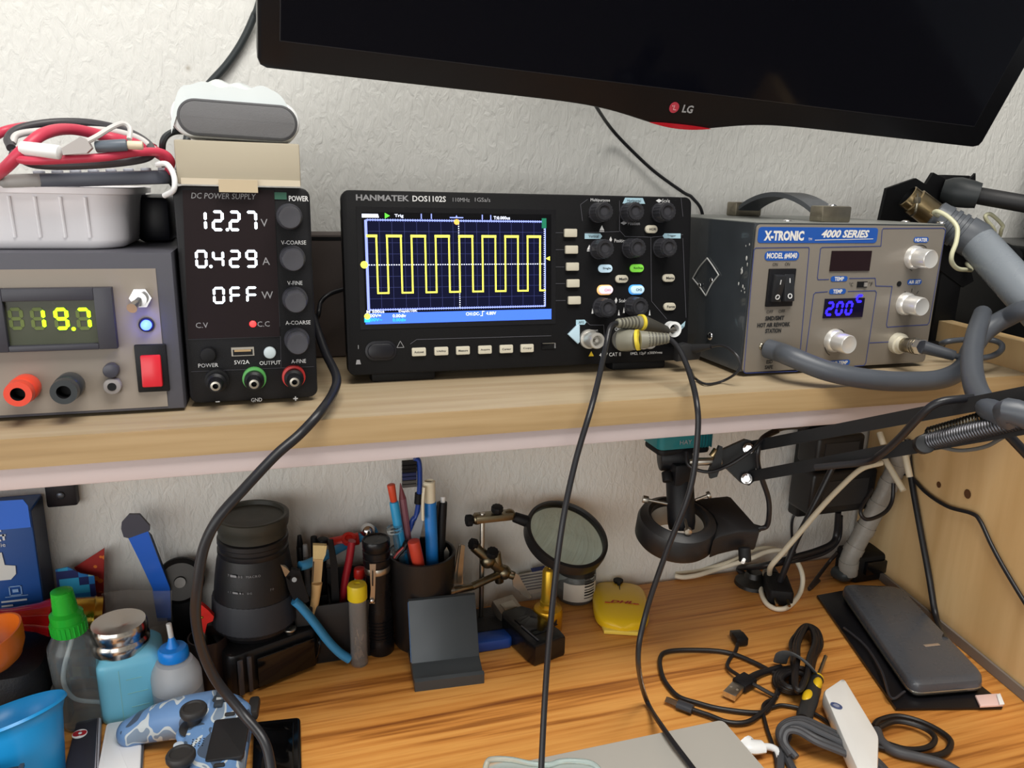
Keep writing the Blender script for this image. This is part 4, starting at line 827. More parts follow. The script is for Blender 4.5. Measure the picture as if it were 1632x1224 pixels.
mb = MB(); mb.rslab((xl_+.03, -.13, zt_+.0034), (.055, .09, .004), mat('blue_lid', '#1f5d99', .4), .01, .001); o = mb.build('lid', None, (xl_+.03, -.13, zt_)); tag(o, 'blue plastic lid lying on the left rim of the white tub', 'lid')
RED = mat('red_cable', '#c43a52', .42); WCB = mat('pale_cable', '#c9c6c4', .45); GCB = mat('dark_grey_cable', '#3c3a3e', .45)
def cable(pts, r, m, nm, lb, cat='cable', g=None, n=10):
    b_ = MB(); b_.tube(pts, r, m, n=n, sub=8); o_ = b_.build(nm, None, tuple(Vector(pts[len(pts)//2]))); tag(o_, lb, cat, g); return o_
cable(hang([(-48, 305, -.15), (-20, 288, -.175), (8, 268, -.20), (36, 240, -.205), (70, 213, -.195), (115, 206, -.17), (175, 219, -.155), (228, 232, -.165), (262, 250, -.18)]), .0036, RED, 'red_cable', 'thick red cable arching over the coil on the white tub')
cable(hang([(25, 252, -.205), (50, 256, -.208), (110, 254, -.208), (170, 250, -.206), (215, 243, -.200), (255, 243, -.19), (272, 256, -.185), (268, 275, -.18)]), .0027, RED, 'red_cable', 'red cable stretched along the front of the coil on the tub')
cable(hang([(-20, 225, -.14), (10, 208, -.14), (60, 200, -.12), (130, 199, -.12), (200, 212, -.13), (245, 236, -.15)]), .0030, RED, 'red_cable', 'red cable lowest and farthest back in the coil on the tub')
cable(hang([(18, 236, -.17), (14, 220, -.16), (35, 204, -.15), (90, 195, -.14), (150, 197, -.14), (205, 211, -.15), (240, 234, -.17), (230, 252, -.19), (150, 262, -.195), (60, 262, -.19), (20, 245, -.18)]), .0028, GCB, 'coiled_cable', 'black and grey coiled cable around the red leads on the tub')
cable(hang([(20, 228, -.165), (30, 214, -.16), (80, 208, -.15), (160, 207, -.15), (215, 218, -.16), (248, 240, -.175)]), .0022, WCB, 'coiled_cable', 'pale grey cable coiled inside the red leads on the tub')
pl = thing('usb_plug_lead', 'pale grey lead with a flat moulded plug lying on the red coil', 'cable', tuple(Y(120, 236, -.212)))
mb = MB(); P = [Y(a_, b_, -.215) for a_, b_ in ((98, 236), (128, 218), (138, 222), (146, 236), (138, 244), (100, 247))]; mb.poly(P, mat('plug_grey', '#aaa5a3', .45), th=.006); mb.build('plug', pl)
mb = MB(); mb.cyl(Y(34, 236, -.205), Y(96, 243, -.212), .0042, WHT, b=.001); mb.build('shell', pl)
mb = MB(); mb.tube(hang([(138, 226, -.213), (155, 217, -.21), (178, 203, -.205), (196, 197, -.20), (207, 205, -.20), (206, 222, -.205)]), .0016, WCB, n=8); mb.build('cord', pl)
mb = MB(); mb.cyl(Y(152, 234, -.207), Y(203, 231, -.207), .0036, mat('slate_plug', '#5c6570', .4), b=.001).cyl(Y(203, 231, -.207), Y(228, 232, -.207), .0026, mat('cream_tip', '#d8c9b0', .4), b=.0006); o = mb.build('barrel_plug', None, tuple(Y(180, 232, -.207))); tag(o, 'slate grey barrel plug with a cream tip lying across the red coil', 'plug')
cable(hang([(250, 262, -.19), (266, 262, -.195), (277, 280, -.197), (277, 302, -.197), (262, 312, -.19)]), .0018, WHT, 'white_cable', 'thin white cable curling down beside the carton at the tub edge')
a = Y(213, 345, -.12); b = Y(292, 345, -.12); mb = MB(); zq = Y(250, 311, -.12).z; mb.box(((a.x+b.x)/2-.004, -.085, (ZS+zq)/2), (b.x-a.x-.01, .07, zq-ZS-.0006), mat('blue_black', '#14151f', .4), .005); o = mb.build('power_brick', None, ((a.x+b.x)/2, -.085, ZS)); tag(o, 'blue-black power brick between the white tub and the narrow supply', 'power brick')
# behind and between
a = Y(500, 372, -.05); zz = Y(525, 374, -.05).z; mb = MB(); mb.box((.0705, -.026, (SHELF+zz)/2+.0003), (.078, .046, zz-SHELF-.0006), mat('brown_black_card', '#4a403c', .6), .002); mb.box((.0705, -.026, zz-.0035), (.0785, .0465, .003), BLKM); o = mb.build('dark_box', None, (.0705, -.026, SHELF)); tag(o, 'brown-black box against the wall between the narrow supply and the oscilloscope', 'box')
cable(hang([(575, 455, -.062), (548, 461, -.075), (525, 469, -.082), (511, 482, -.085), (506, 505, -.09), (490, 520, -.04)]), .0019, CABLE, 'signal_cable', 'thin black cable looping out between the narrow supply and the oscilloscope')
cable(hang([(500, 505, -.09), (508, 532, -.12), (520, 565, -.15), (536, 600, -.19), (531, 626, -.217), (511, 656, -.252), (478, 692, -.262), (440, 725, -.27), (390, 778, -.28), (348, 826, -.285), (324, 876, -.285), (314, 940, -.285), (312, 985, -.28), (322, 1035, -.27), (345, 1085, -.262), (385, 1135, -.268), (422, 1183, -.285), (436, 1250, -.30)]), .0033, CABLE, 'power_cable', 'thick black power cord trailing off the shelf and down to the game controller', n=14)
# ================================================================== under the shelf and on the desk
def single(b_, nm, loc, lb, cat, g=None):
    o_ = b_.build(nm, None, tuple(loc)); return tag(o_, lb, cat, g)
def organic(b_, nm, parent, voxel, it=6, loc=None, mats=None):     # welds overlapping pieces into one smooth skin
    o_ = b_.build(nm, parent, loc)
    m_ = o_.modifiers.new('r', 'REMESH'); m_.mode = 'VOXEL'; m_.voxel_size = voxel
    s_ = o_.modifiers.new('s', 'SMOOTH'); s_.iterations = it; s_.factor = .5
    me = bpy.data.meshes.new_from_object(o_.evaluated_get(bpy.context.evaluated_depsgraph_get()))
    o_.modifiers.clear(); old = o_.data; ms = list(old.materials); o_.data = me; bpy.data.meshes.remove(old)
    if not me.materials:
        for q in ms: me.materials.append(q)
    for p in me.polygons: p.use_smooth = True
    return o_
FR_ = lambda a, b, c: Y(a, b, c)
# ---- far left: wall bracket, blue box, paper, strap
mb = MB(); a = Y(68, 762, -.012); b = Y(124, 806, -.012); mb.box(((a.x+b.x)/2, -.0065, (a.z+b.z)/2), (b.x-a.x, .011, a.z-b.z), mat('bracket_black', '#16151c', .5), .002); p = Y(96, 790, -.013); mb.ball((p.x, -.013, p.z), .0035, mat('screw_grey', '#5a606a', .35, .7), (1, .4, 1))
single(mb, 'wall_bracket', (p.x, 0, p.z), 'small black bracket with a screw on the wall just under the shelf', 'bracket')
fr = Y(48, 812, -.040); x1 = fr.x; z1 = fr.z; bw = .085
bb = thing('product_box', 'tall blue cardboard box with a pale block picture at the left edge under the shelf', 'box', (x1-bw/2, -.022, DESK))
BB = mat('box_blue', '#14488f', .4, var=.06, vscale=8); BL2 = mat('box_light_blue', '#2c6fe0', .4); BN = mat('box_navy', '#1d2a44', .45)
mb = MB(); mb.box((x1-bw/2, -.0215, (DESK+z1)/2), (bw, .037, z1-DESK), BB, .0012); mb.box((x1+.0002, -.0215, (DESK+z1)/2), (.0008, .034, z1-DESK-.004), BN); mb.build('carton', bb)
mb = MB(); F = T(x1, -.0402, DESK); PF = lambda x, y: fp(F, x, y)
mb = MB(F); zz = z1-DESK
mb.prism([(-bw+.001, zz-.016), (-.001, zz-.016), (-.001, zz+.004), (-.004, zz+.010), (-bw+.001, zz+.012)], .0, .0008, BL2, X=FRONT); mb.build('top_flap', bb)
mb = MB(F); PW_ = mat('box_print', '#c9d2dc', .6); PWD = mat('box_print_dim', '#7fa0cc', .6)
a = PF(0, 838)
for (u, v, wd, h) in ((-4, 838, 10, 3), (4, 838, 3, 12), (-3, 846, 9, 3), (1, 853, 14, 3), (6, 856, 3, 10), (0, 861, 4, 3)):
    x, z = PF(u, v); mb.box((x, -.0006, z), (wd*.00055, .0003, h*.00055), PW_)
x, z = PF(2, 868); mb.text('die', x, z, .004, PW_, off=.0006)
P = [PF(*q) for q in ((-12, 882), (3, 880), (8, 900), (25, 901), (26, 914), (18, 923), (-12, 926))]; mb.fpoly(P, .0005, mat('box_picture_white', '#cfd3d2', .6), .0003)
x, z = PF(25, 941); frame(mb, [(x-.0045, z-.0042), (x+.0045, z-.0042), (x+.0045, z+.0042), (x-.0045, z+.0042)], .0008, .0005, PWD); mb.box((x, -.0006, z), (.0045, .0003, .003), PWD)
for (u, v, wd) in ((27, 949.5, 32), (23, 957, 36), (12, 965, 16)): x, z = PF(u, v); mb.box((x, -.0006, z), (wd*.00055, .0003, .0006 if v < 950 else .0016), PWD if v < 950 else PW_)
mb.build('printing', bb)
# folded patterned paper
def patt(name, base, spots, sc, th, metric='CHEBYCHEV'):
    m = bpy.data.materials.new(name); m.use_nodes = True; N = m.node_tree.nodes; Lk = m.node_tree.links; b_ = N['Principled BSDF']
    tc = N.new('ShaderNodeTexCoord')
    if base is None:
        v = N.new('ShaderNodeTexVoronoi'); v.distance = metric; v.inputs['Scale'].default_value = sc; v.inputs['Randomness'].default_value = 0
        Lk.new(tc.outputs['Object'], v.inputs['Vector']); w_ = N.new('ShaderNodeTexWhiteNoise'); Lk.new(v.outputs['Position'], w_.inputs['Vector'])
        r = ramp(N, spots); r.color_ramp.interpolation = 'CONSTANT'; Lk.new(w_.outputs['Value'], r.inputs['Fac']); Lk.new(r.outputs['Color'], b_.inputs['Base Color'])
    else:
        v = N.new('ShaderNodeTexVoronoi'); v.inputs['Scale'].default_value = sc; Lk.new(tc.outputs['Object'], v.inputs['Vector'])
        r = ramp(N, [(0, spots), (th, spots), (th+.02, base)]); Lk.new(v.outputs['Distance'], r.inputs['Fac']); Lk.new(r.outputs['Color'], b_.inputs['Base Color'])
    b_.inputs['Roughness'].default_value = .5; return m
mb = MB(); y_ = -.012; mb.poly([Y(118, 905, y_), Y(166, 874, y_-.004), Y(165, 944, y_), Y(150, 944, y_)], patt('red_dotted_paper', '#9c2723', '#d8732c', 95, .28), th=.0012)
mb.poly([Y(150, 944, y_), Y(165, 944, y_), (Y(165, 944, y_).x, y_, DESK), (Y(150, 944, y_).x, y_, DESK)], mat('maroon_paper', '#7a1f20', .5), th=.0012)
single(mb, 'paper_pennant', Y(150, 940, y_), 'folded red paper pennant with orange dots standing against the wall', 'paper')
mb = MB(); y_ = -.024; mb.poly([Y(88, 908, y_), Y(108, 904, y_), Y(128, 914, y_), Y(150, 918, y_), Y(153, 946, y_), (Y(153, 946, y_).x, y_, DESK), (Y(90, 946, y_).x, y_, DESK)], patt('blue_checks', None, [(0, '#16235e'), (.3, '#1c6fb4'), (.55, '#2a97c4'), (.75, '#8fc4c4'), (.88, '#123a7a')], 125, 0), th=.0012)
single(mb, 'checked_paper', Y(120, 940, y_), 'blue checkered paper strip standing behind the green-capped bottle', 'paper')
st = thing('clip_strap', 'bright blue flat strap with a dark clip end leaning against the wall', 'strap', tuple(Y(255, 940, -.03)))
y_ = -.022; q = lambda a, b, d=0: Y(a, b, y_-.012+d)
mb = MB(); P0 = [q(204, 857), q(235, 845), q(252, 890), q(271, 938), q(272, 985), q(250, 985), q(243, 938), q(222, 893)]; mb.poly(P0, mat('strap_blue', '#1f63d0', .35), th=.0022); mb.build('strap', st)
mb = MB(); mb.poly([q(236, 846, .002), q(242, 852, .006), q(262, 905, .006), q(271, 938, .002), q(252, 890, .002)], BN, th=.004); mb.poly([q(194, 832, .001), q(205, 820, .001), q(222, 820, .001), q(238, 838, .001), q(238, 846, -.001), q(205, 858, -.001), q(197, 856, .001), q(193, 843, .001)], mat('clip_slate', '#3a3a48', .5), th=.004); mb.build('clip', st)
# dark wheel and clear zip bag
mb = MB(); c = Y(287, 926, -.022); X = axisT(c, (.1, -1, .25)); mb.lathe([(0, .006), (.005, .007), (.0055, .004), (.018, .004), (.022, .0), (.022, -.006), (0, -.006)], [mat('hub_pale', '#8d8b88', .5), BLKM, mat('smoked_grey', '#4c4a48', .35), BLKM, BLKM, BLKM], X, 36)
mb.box((c.x, c.y+.006, (DESK+c.z-.018)/2), (.03, .012, c.z-.018-DESK), BLKM, .002); single(mb, 'reel', (c.x, c.y, DESK), 'dark reel with a pale hub against the wall left of the zoom lens', 'reel')
mb = MB(); rg = []
for j in range(7):
    v = j/6; rg.append([Vector((lambda p: (p.x, p.y+.0035*math.sin(5*u+3*v)-.006*math.sin(PI*v), p.z-.003*math.sin(PI*u)*v))(Y(162+113*u, 946-8*u+(58-2*u)*v, -.046))) for u in [i/14 for i in range(15)]])
mb.loft(rg, mat('clear_bag', '#cfcac4', .15, trans=.8, ior=1.15, alpha=.55), cap=False, closed=False); single(mb, 'zip_bag', Y(220, 1000, -.046), 'clear crumpled zip bag behind the steel-topped teal bottle', 'bag')
# red-handled brush lying on the black pouch
p0, p1 = Y(-40, 988, -.064), Y(84, 983, -.060); bru = thing('paint_brush', 'glossy red flared handle with a brass ferrule lying on the black pouch', 'brush', tuple(p1))
mb = MB(); X = axisT(p0, p1-p0); L1 = (p1-p0).length; mb.lathe([(0, 0), (.008, 0), (.009, L1*.45), (.0125, L1*.8), (.0172, L1*.99), (.0165, L1), (0, L1)], mat('red_lacquer', '#b3191c', .12, coat=.6), X, 32); mb.build('handle', bru)
p2 = Y(162, 979, -.054); mb = MB(); X = axisT(p1, p2-p1); L1 = (p2-p1).length; BRF = mat('brass', '#b8913a', .28, 1.0)
mb.lathe([(0, 0), (.0165, .0), (.0168, .004), (.0158, .005), (.0158, L1*.3), (.0168, L1*.33), (.0158, L1*.37), (.0158, L1*.8), (.0166, L1*.84), (.0158, L1*.88), (.0158, L1), (0, L1)], BRF, X, 32); mb.build('ferrule', bru)
mb = MB(); a = D(-60, 1112); b = D(104, 1108); zt = Y(40, 1004, -.11).z
mb.rslab(((a.x+b.x)/2, -.075, DESK+.031), (b.x-a.x, .08, .062), mat('pouch_black', '#121215', .6, bump=.3, bscale=600), .02, .012); single(mb, 'pouch', ((a.x+b.x)/2, -.075, DESK), 'black soft pouch at the left end of the desk behind the blue cup', 'pouch')
mb = MB(); c = Y(2, 1062, -.108); X = axisT(c, (-.25, -.1, 1)); mb.lathe([(.0, 0), (.010, .0005), (.018, .006), (.024, .016), (.0265, .026), (.0275, .032), (.0260, .032), (.0245, .024), (.022, .015), (.016, .007), (0, .003)], mat('orange_plastic', '#e0701c', .35), X, 40); single(mb, 'cup', (c.x, c.y, c.z), 'small orange plastic scoop resting on the black pouch', 'cup')
mb = MB(); p = Y(92, 1072, -.094); mb.box((p.x, p.y+.003, DESK+.018), (.012, .016, .035), mat('grey_card', '#77746f', .5), .001); single(mb, 'small_carton', (p.x, p.y, DESK), 'small grey carton end between the black pouch and the clear spray bottle', 'box')
# spray bottle
b0 = D(140, 1146); zc = lambda px, py: Y(px, py, b0.y).z-DESK
s_ = thing('spray_bottle', 'clear bottle with a bright green spray cap, second from the pouch', 'bottle', tuple(b0))
zsh = zc(128, 1005); ztop = zc(118, 938); rB = .0195
lean = T(*b0) @ Matrix(((1, 0, -.055, 0), (0, 1, 0, 0), (0, 0, 1, 0), (0, 0, 0, 1)))
CLR = mat('clear_plastic', '#e6ecec', .06, trans=.92, ior=1.25); LIQ = mat('clear_liquid', '#dfe9ea', .02, trans=.95, ior=1.2)
mb = MB(lean); mb.lathe([(0, .0008), (rB*.9, .0008), (rB, .004), (rB, zsh*.78), (rB*.96, zsh*.88), (rB*.7, zsh*.98), (.0105, zsh+.003), (.0105, zsh+.004), (.0095, zsh+.003), (rB*.64, zsh*.965), (rB*.9, zsh*.87), (rB-.0012, zsh*.78), (rB-.0012, .0052), (0, .003)], CLR, n=40); mb.build('body', s_)
GRC = mat('green_cap', '#2fc23a', .28, trans=.15, ior=1.3)
mb = MB(lean); h = ztop-zsh; mb.lathe([(.0128, zsh), (.0134, zsh+.002), (.0134, zsh+h*.28), (.0126, zsh+h*.3), (.0126, zsh+h*.46), (.0095, zsh+h*.52), (.0082, zsh+h*.98), (.0068, ztop), (0, ztop)], GRC, n=36)
for k in range(24): a = 2*PI*k/24; mb.box((.0132*math.cos(a), .0132*math.sin(a), zsh+h*.14), (.0012, .0012, h*.24), GRC)
cp_ = mb.build('spray_cap', s_)
mb = MB(lean); mb.tube([(.002, 0, zsh), (0.0, -.003, zsh*.9), (-.007, -.008, zsh*.68), (-.009, -.009, zsh*.5), (-.003, -.010, zsh*.34), (.012, -.008, zsh*.25), (.015, .002, zsh*.15)], .0018, mat('dip_tube', '#e8eef0', .3, trans=.3), n=10); mb.build('dip_tube', s_)
# teal pump bottle
b0 = D(216, 1122); zc = lambda px, py: Y(px, py, b0.y).z-DESK
t_ = thing('dispenser_bottle', 'square teal bottle with a steel pump dome lid', 'bottle', tuple(b0)); zsh = zc(205, 1033); W_ = .0545
TEAL = mat('teal_plastic', '#80d2f0', .32, var=.02); lean = T(*b0) @ R(9, 'Z'); a_ = lambda s: rrect(W_*.97*s, W_*.85*s, .009*s, 6)
mb = MB(lean); rg = []
for z, s in ((0, .95), (.002, .985), (.006, 1), (zsh*.9, 1.0), (zsh*.96, .985), (zsh, .93), (zsh+.004, .8), (zsh+.007, .5)): rg.append([(x, y, z) for x, y in a_(s)])
mb.loft(rg, TEAL)
for (u, v, wd) in ((.002, .72, .012), (.004, .48, .016), (.005, .24, .014)): mb.box((u, -W_*.425, zsh*v), (wd, .0008, .0008), mat('teal_mark', '#8fd0d8', .4))
mb.box((-.009, -W_*.4255, zsh*.47), (.0006, .0008, zsh*.86), mat('teal_mark', '#8fd0d8', .4)); mb.build('body', t_)
zt = zc(205, 985)-.002; mb = MB(T(b0.x-.006, b0.y, b0.z)); z0 = zsh+.002; hh = zt-z0
mb.lathe([(.0195, z0), (.0225, z0+.001), (.0235, z0+hh*.22), (.0235, z0+hh*.4), (.0222, z0+hh*.48), (.0222, z0+hh*.56), (.0228, z0+hh*.66), (.0225, z0+hh*.9), (.0214, z0+hh), (.019, z0+hh*.985), (.004, z0+hh*.86), (0, z0+hh*.84)], mat('polished_steel', '#cfc8c0', .2, 1.0), n=44); mb.build('pump_lid', t_)
# flux bottle
b0 = D(289, 1134); zc = lambda px, py: Y(px, py, b0.y).z-DESK
f_ = thing('dropper_bottle', 'small translucent bottle with a bright blue needle cap beside the teal bottle', 'bottle', tuple(b0)); zsh = zc(288, 1064); zs2 = zc(286, 1048); zc1 = zc(284, 1030); zt = zc(281, 1012); r = .0205
XL = T(*b0) @ Matrix(((1, 0, -.03, 0), (0, 1, 0, 0), (0, 0, 1, 0), (0, 0, 0, 1)))
FROST = mat('frosted_bottle', '#dfe4ea', .35, trans=.45, ior=1.3)
mb = MB(XL); mb.lathe([(0, 0), (r*.92, 0), (r, .003), (r, zsh*.86), (r*.93, zsh), (r*.72, zs2*.97), (.0105, zs2), (.0105, zs2+.002), (0, zs2+.002)], FROST, n=40); mb.build('body', f_)
mb = MB(XL); mb.lathe([(0, .002), (r*1.001, .004), (r*1.002, zsh*.62), (0, zsh*.62)], mat('bottle_liquid', '#a9b6c6', .3, trans=.3), n=40); mb.build('liquid', f_)
mb = MB(XL); BC = mat('cap_blue', '#1787ea', .3); mb.lathe([(.0118, zs2+.001), (.0125, zs2+.002), (.0122, zc1-.002), (.0108, zc1), (.0055, zc1+.001), (.0040, zc1+.004), (.0018, zt), (0, zt)], BC, n=36); mb.build('needle_cap', f_)
mb = MB(XL); z3 = zc(280, 992); mb.cyl((0, 0, zt-.003), (-.0006, 0, z3), .0022, mat('tip_cover', '#e8e8e6', .3, trans=.2), b=.0006); mb.build('tip_cover', f_)
# cup with alligator clip
b0 = D(338, 1092); mb = MB(T(*b0)); zt = Y(335, 1012, b0.y).z-DESK
BRN = mat('smoked_brown', '#2c211e', .3, var=.3, vscale=40)
mb.lathe([(0, 0), (.0155, 0), (.017, .003), (.0172, zt*.9), (.0176, zt), (.0162, zt), (.0158, .006), (0, .005)], BRN, n=36); single(mb, 'jar', b0, 'small smoked brown jar behind the dangling power cord', 'jar')
al = thing('alligator_clip', 'red alligator clip standing in the smoked brown jar', 'clip', tuple(b0+Vector((0, 0, zt*.5))))
q = lambda a, b, d=0: Y(a, b, b0.y-.002+d)
mb = MB(); mb.poly([q(314, 1000), q(316, 970), q(321, 964), q(331, 972), q(341, 983), q(339, 990), q(330, 994), q(326, 1012), q(316, 1008)], mat('clip_red', '#d8281f', .4), th=.006); mb.ball(tuple(q(322, 984, -.0065)), .0012, BRF); mb.build('sleeve', al)
mb = MB(); mb.cyl(q(322, 1006, .002), (b0.x+.004, b0.y+.004, b0.z+.0065), .0028, NICK, b=.0006); mb.build('jaw', al)
# camera with a zoom lens pointing up
cc = Vector((-.020, -.062, DESK)); an = 22; CF = T(*cc) @ R(an, 'Z')
cm = thing('camera', 'black camera lying on its back with a long zoom lens pointing straight up', 'camera', CF)
mb = MB(CF); mb.rslab((-.004, .008, .0215), (.088, .068, .043), mat('camera_black', '#121214', .35, bump=.1, bscale=1500), .008, .004); mb.build('body', cm)
mb = MB(CF); mb.box((.004, -.0305, .021), (.056, .003, .030), BLKG, .001); mb.build('side_panel', cm)
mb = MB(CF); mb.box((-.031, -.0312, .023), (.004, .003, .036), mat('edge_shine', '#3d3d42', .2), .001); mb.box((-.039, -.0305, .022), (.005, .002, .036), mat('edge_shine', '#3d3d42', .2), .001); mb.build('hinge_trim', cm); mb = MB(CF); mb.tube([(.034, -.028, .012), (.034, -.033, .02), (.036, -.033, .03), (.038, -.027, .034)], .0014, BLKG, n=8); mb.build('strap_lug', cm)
mb = MB(CF); mb.cyl((.012, -.022, .043), (.012, -.022, .047), .0035, BLKM).cyl((.012, -.022, .047), (.012, -.022, .049), .0058, STL, b=.0006); mb.build('dial', cm)
l0 = Vector((-.0315, -.056, DESK+.0435)); lt = Y(402, 822, -.056); ax = (lt-l0); LL = ax.length; X = axisT(l0, ax)
LZ = lambda py: (Y(398, py, -.0985).z-l0.z)/(ax.normalized().z)
zz = [LL*(1000-y)/(1000-822) for y in (1000,)]
f_ = lambda y: LL*(1003-y)/(1003-812)
LB = mat('lens_black', '#131316', .45, bump=.1, bscale=1200); LR = mat('lens_rubber', '#2b2d33', .6)
mb = MB(); mb.lathe([(0, 0), (.0315, 0), (.0335, f_(996)), (.037, f_(992)), (.0375, f_(985)), (.0375, f_(985)+.0005)], LB, X, 48)
mb.lathe([(0.0365, f_(940)), (0.0347, f_(906)), (0.0344, f_(903)), (0.0326, f_(880)), (0.0310, f_(868)), (0.0316, f_(866)), (0.0316, f_(860)), (0.0305, f_(858)), (0.0305, f_(852)), (0.0316, f_(850)), (0.0315, f_(843)), (0.0294, f_(841)), (0, f_(841))], LB, X, 48); ln = mb.build('zoom_lens', cm)
mb = MB(); nr = 96; P = []
for zz, rr in ((f_(986), 0.0384), (f_(984), 0.0393), (f_(942), 0.0381), (f_(938), 0.0372)): P.append([((rr-(.0007 if k % 2 else 0))*math.cos(2*PI*k/nr), (rr-(.0007 if k % 2 else 0))*math.sin(2*PI*k/nr), zz) for k in range(nr)])
mb.loft(P, LR, X=X); mb.build('zoom_ring', ln)
mb = MB(); X2 = axisT(l0+ax.normalized()*f_(842), ax); mb.lathe([(0.0287, 0), (0.0301, .001), (0.0307, .009), (0.0319, .0105), (0.0326, .016), (0.0326, .020), (0.0313, .0208), (0.0287, .0205), (0.0278, .017), (0, .0165)], mat('cap_dark_grey', '#35352f', .5), X2, 48); mb.build('lens_cap', ln)
mb = MB()
def curved(st, frac_y, ang0, h, R_, wd):
    n_ = len(st); 
    for i, ch in enumerate(st):
        if ch == ' ': continue
        a = ang0+(i-(n_-1)/2)*wd/R_; zc_ = f_(frac_y)
        mb.text(ch, 0, 0, h, INKG, X=X @ Matrix.Translation((R_*math.cos(a), R_*math.sin(a), zc_)) @ Matrix.Rotation(a+PI/2, 4, 'Z') @ FRONT @ T(0, 0, .0003))
rots = X.to_3x3().inverted() @ Vector((0.0, -1, 0)); A0 = math.atan2(rots.y, rots.x)
curved('70-300 MACRO', 886, A0-.25, .0022, .0342, .0025); curved('1:4-5.6 DG', 912, A0-.35, .0017, .0359, .0023); curved('70', 912, A0+.45, .002, .0359, .0022)
mb.build('lens_lettering', ln)
# ---- organizer
ob0 = D(520, 1040); og = thing('desk_organizer', 'black open-topped organizer between the camera and the flashlight, holding pliers and brushes', 'organizer', (.043, -.043, DESK))
ox0, ox1, oy0, oy1, oh = .004, .076, -.068, -.016, .062
ORB = mat('organizer_black', '#1a1a1c', .5)
mb = MB(); mb.box(((ox0+ox1)/2, (oy0+oy1)/2, DESK+.002), (ox1-ox0, oy1-oy0, .004), ORB)
for (xa, xb, ya, yb, hh) in ((ox0, ox1, oy0, oy0+.0025, oh), (ox0, ox1, oy1-.0025, oy1, oh+.012), (ox0, ox0+.0025, oy0, oy1, oh), (ox1-.0025, ox1, oy0, oy1, oh)): mb.box(((xa+xb)/2, (ya+yb)/2, DESK+hh/2), (xb-xa, yb-ya, hh), ORB, .0008)
mb.build('walls', og)
mb = MB(); mb.box((.038, (oy0+oy1)/2, DESK+.03), (.002, oy1-oy0-.005, .056), ORB); mb.box(((ox0+.038)/2, -.042, DESK+.03), (.031, .002, .056), ORB); mb.build('divider', og)
def stick(nm, lb, cat, pts, prof=None, m=None, g=None, base=DESK+.006):
    pass
def rod(nm, lb, cat, top, bot, segs, g=None, n=20):        # segs: (start, end, r0, r1, material, part name) measured along top->bottom 0..1
    top = Vector(top); bot = Vector(bot); ax_ = bot-top; root = thing(nm, lb, cat, tuple(bot), g)
    for (s, e, r0, r1, m, pn_) in segs:
        b_ = MB(); b_.cyl(top+ax_*s, top+ax_*e, r0, m, r1=r1, n=n, b=min(r0, r1)*.25 if min(r0, r1) > .0015 else 0); b_.build(pn_, root)
    return root
yo = -.030
def ob(px, y=yo): return Vector((Y(px, 960, y).x, y, DESK+.006))
WOODH = mat('bare_wood', '#d8b27a', .5, var=.06); BRI = mat('natural_bristle', '#dcc48c', .8, bump=.6, bscale=1500)
br_ = thing('flat_brush', 'pale wooden flat brush with cream bristles standing up in the organizer', 'brush', tuple(Y(497, 985, -.062)))
yb_ = -.0645; q = lambda a, b, d=0: Y(a, b, yb_+d)
mb = MB(); mb.poly([q(499, 869), q(521, 870), q(519, 884), q(515, 893), q(499, 892)], BRI, th=.005); mb.build('bristles', br_)
mb = MB(); mb.poly([q(499, 891, -.0005), q(515, 892, -.0005), q(512, 928, -.0005), q(497, 930, -.0005)], mat('brush_collar', '#c9a878', .4), th=.0055); mb.poly([q(499, 895, -.0062), q(501, 895, -.0062), q(499, 928, -.0062), q(497.5, 928, -.0062)], INKB, th=.0003); mb.build('collar', br_)
mb = MB(); mb.tube([q(505, 929), q(503, 950), q(498, 985)], [.0052, .0035], WOODH, n=12); mb.build('handle', br_)
rod('marker', 'black pen standing leftmost in the organizer', 'pen', Y(477, 853, -.03), ob(484), [(0, .1, .002, .0032, BLK, 'cap'), (.1, 1, .0036, .0036, BLK, 'barrel')])
rod('pen', 'slim grey pen standing beside the black pen in the organizer', 'pen', Y(486, 868, -.034), ob(494, -.034), [(0, .12, .0022, .0028, mat('pale_grey', '#9fa0a2', .4), 'tip'), (.12, 1, .003, .003, mat('mid_grey', '#6d6e72', .4), 'barrel')])
rod('screwdriver', 'thin black screwdriver standing near the back of the organizer', 'screwdriver', Y(500, 855, -.024), ob(505, -.024), [(0, .25, .0032, .0032, BLKM, 'handle'), (.25, 1, .0016, .0016, STL, 'shaft')])
rod('pen', 'black ring-topped pen behind the bristles of the flat brush', 'pen', Y(514, 858, -.024), ob(515, -.024), [(0, .07, .0056, .0056, BLK, 'cap'), (.07, 1, .0034, .0034, BLK, 'barrel')])
tw = thing('tweezers', 'long black tweezers standing up right of the wooden flat brush', 'tweezers', tuple(Y(532, 1000, -.058)))
for s in (0, 1):
    mb = MB(); y_ = -.056+.005*s; mb.poly([Y(522+s*4, 860, y_), Y(529+s*2, 860, y_), Y(538, 900, y_), Y(541, 960, y_), (Y(541, 1010, y_).x, y_, DESK+.01), (Y(530, 1010, y_).x, y_, DESK+.01), Y(527, 905, y_)], BLKM, th=.0015); mb.build('arm', tw)
HBL = mat('handle_blue', '#3b8cc0', .4)
pl_ = thing('pliers', 'blue-handled cutting pliers hooked over the front of the organizer', 'pliers', tuple(Y(500, 1000, -.085)))
q = lambda a, b, d=0: Y(a, b, -.079+d)
mb = MB(); mb.tube([q(469, 957), q(482, 968), q(500, 990), q(520, 1018), q(540, 1040), q(557, 1051)], [.0035, .0035], HBL, n=14) ; mb.tube([q(469, 957), q(480, 967), q(500, 991), q(522, 1020), q(540, 1039), q(556, 1050)], .0058, HBL, n=14, flat=.7); mb.build('handle', pl_)
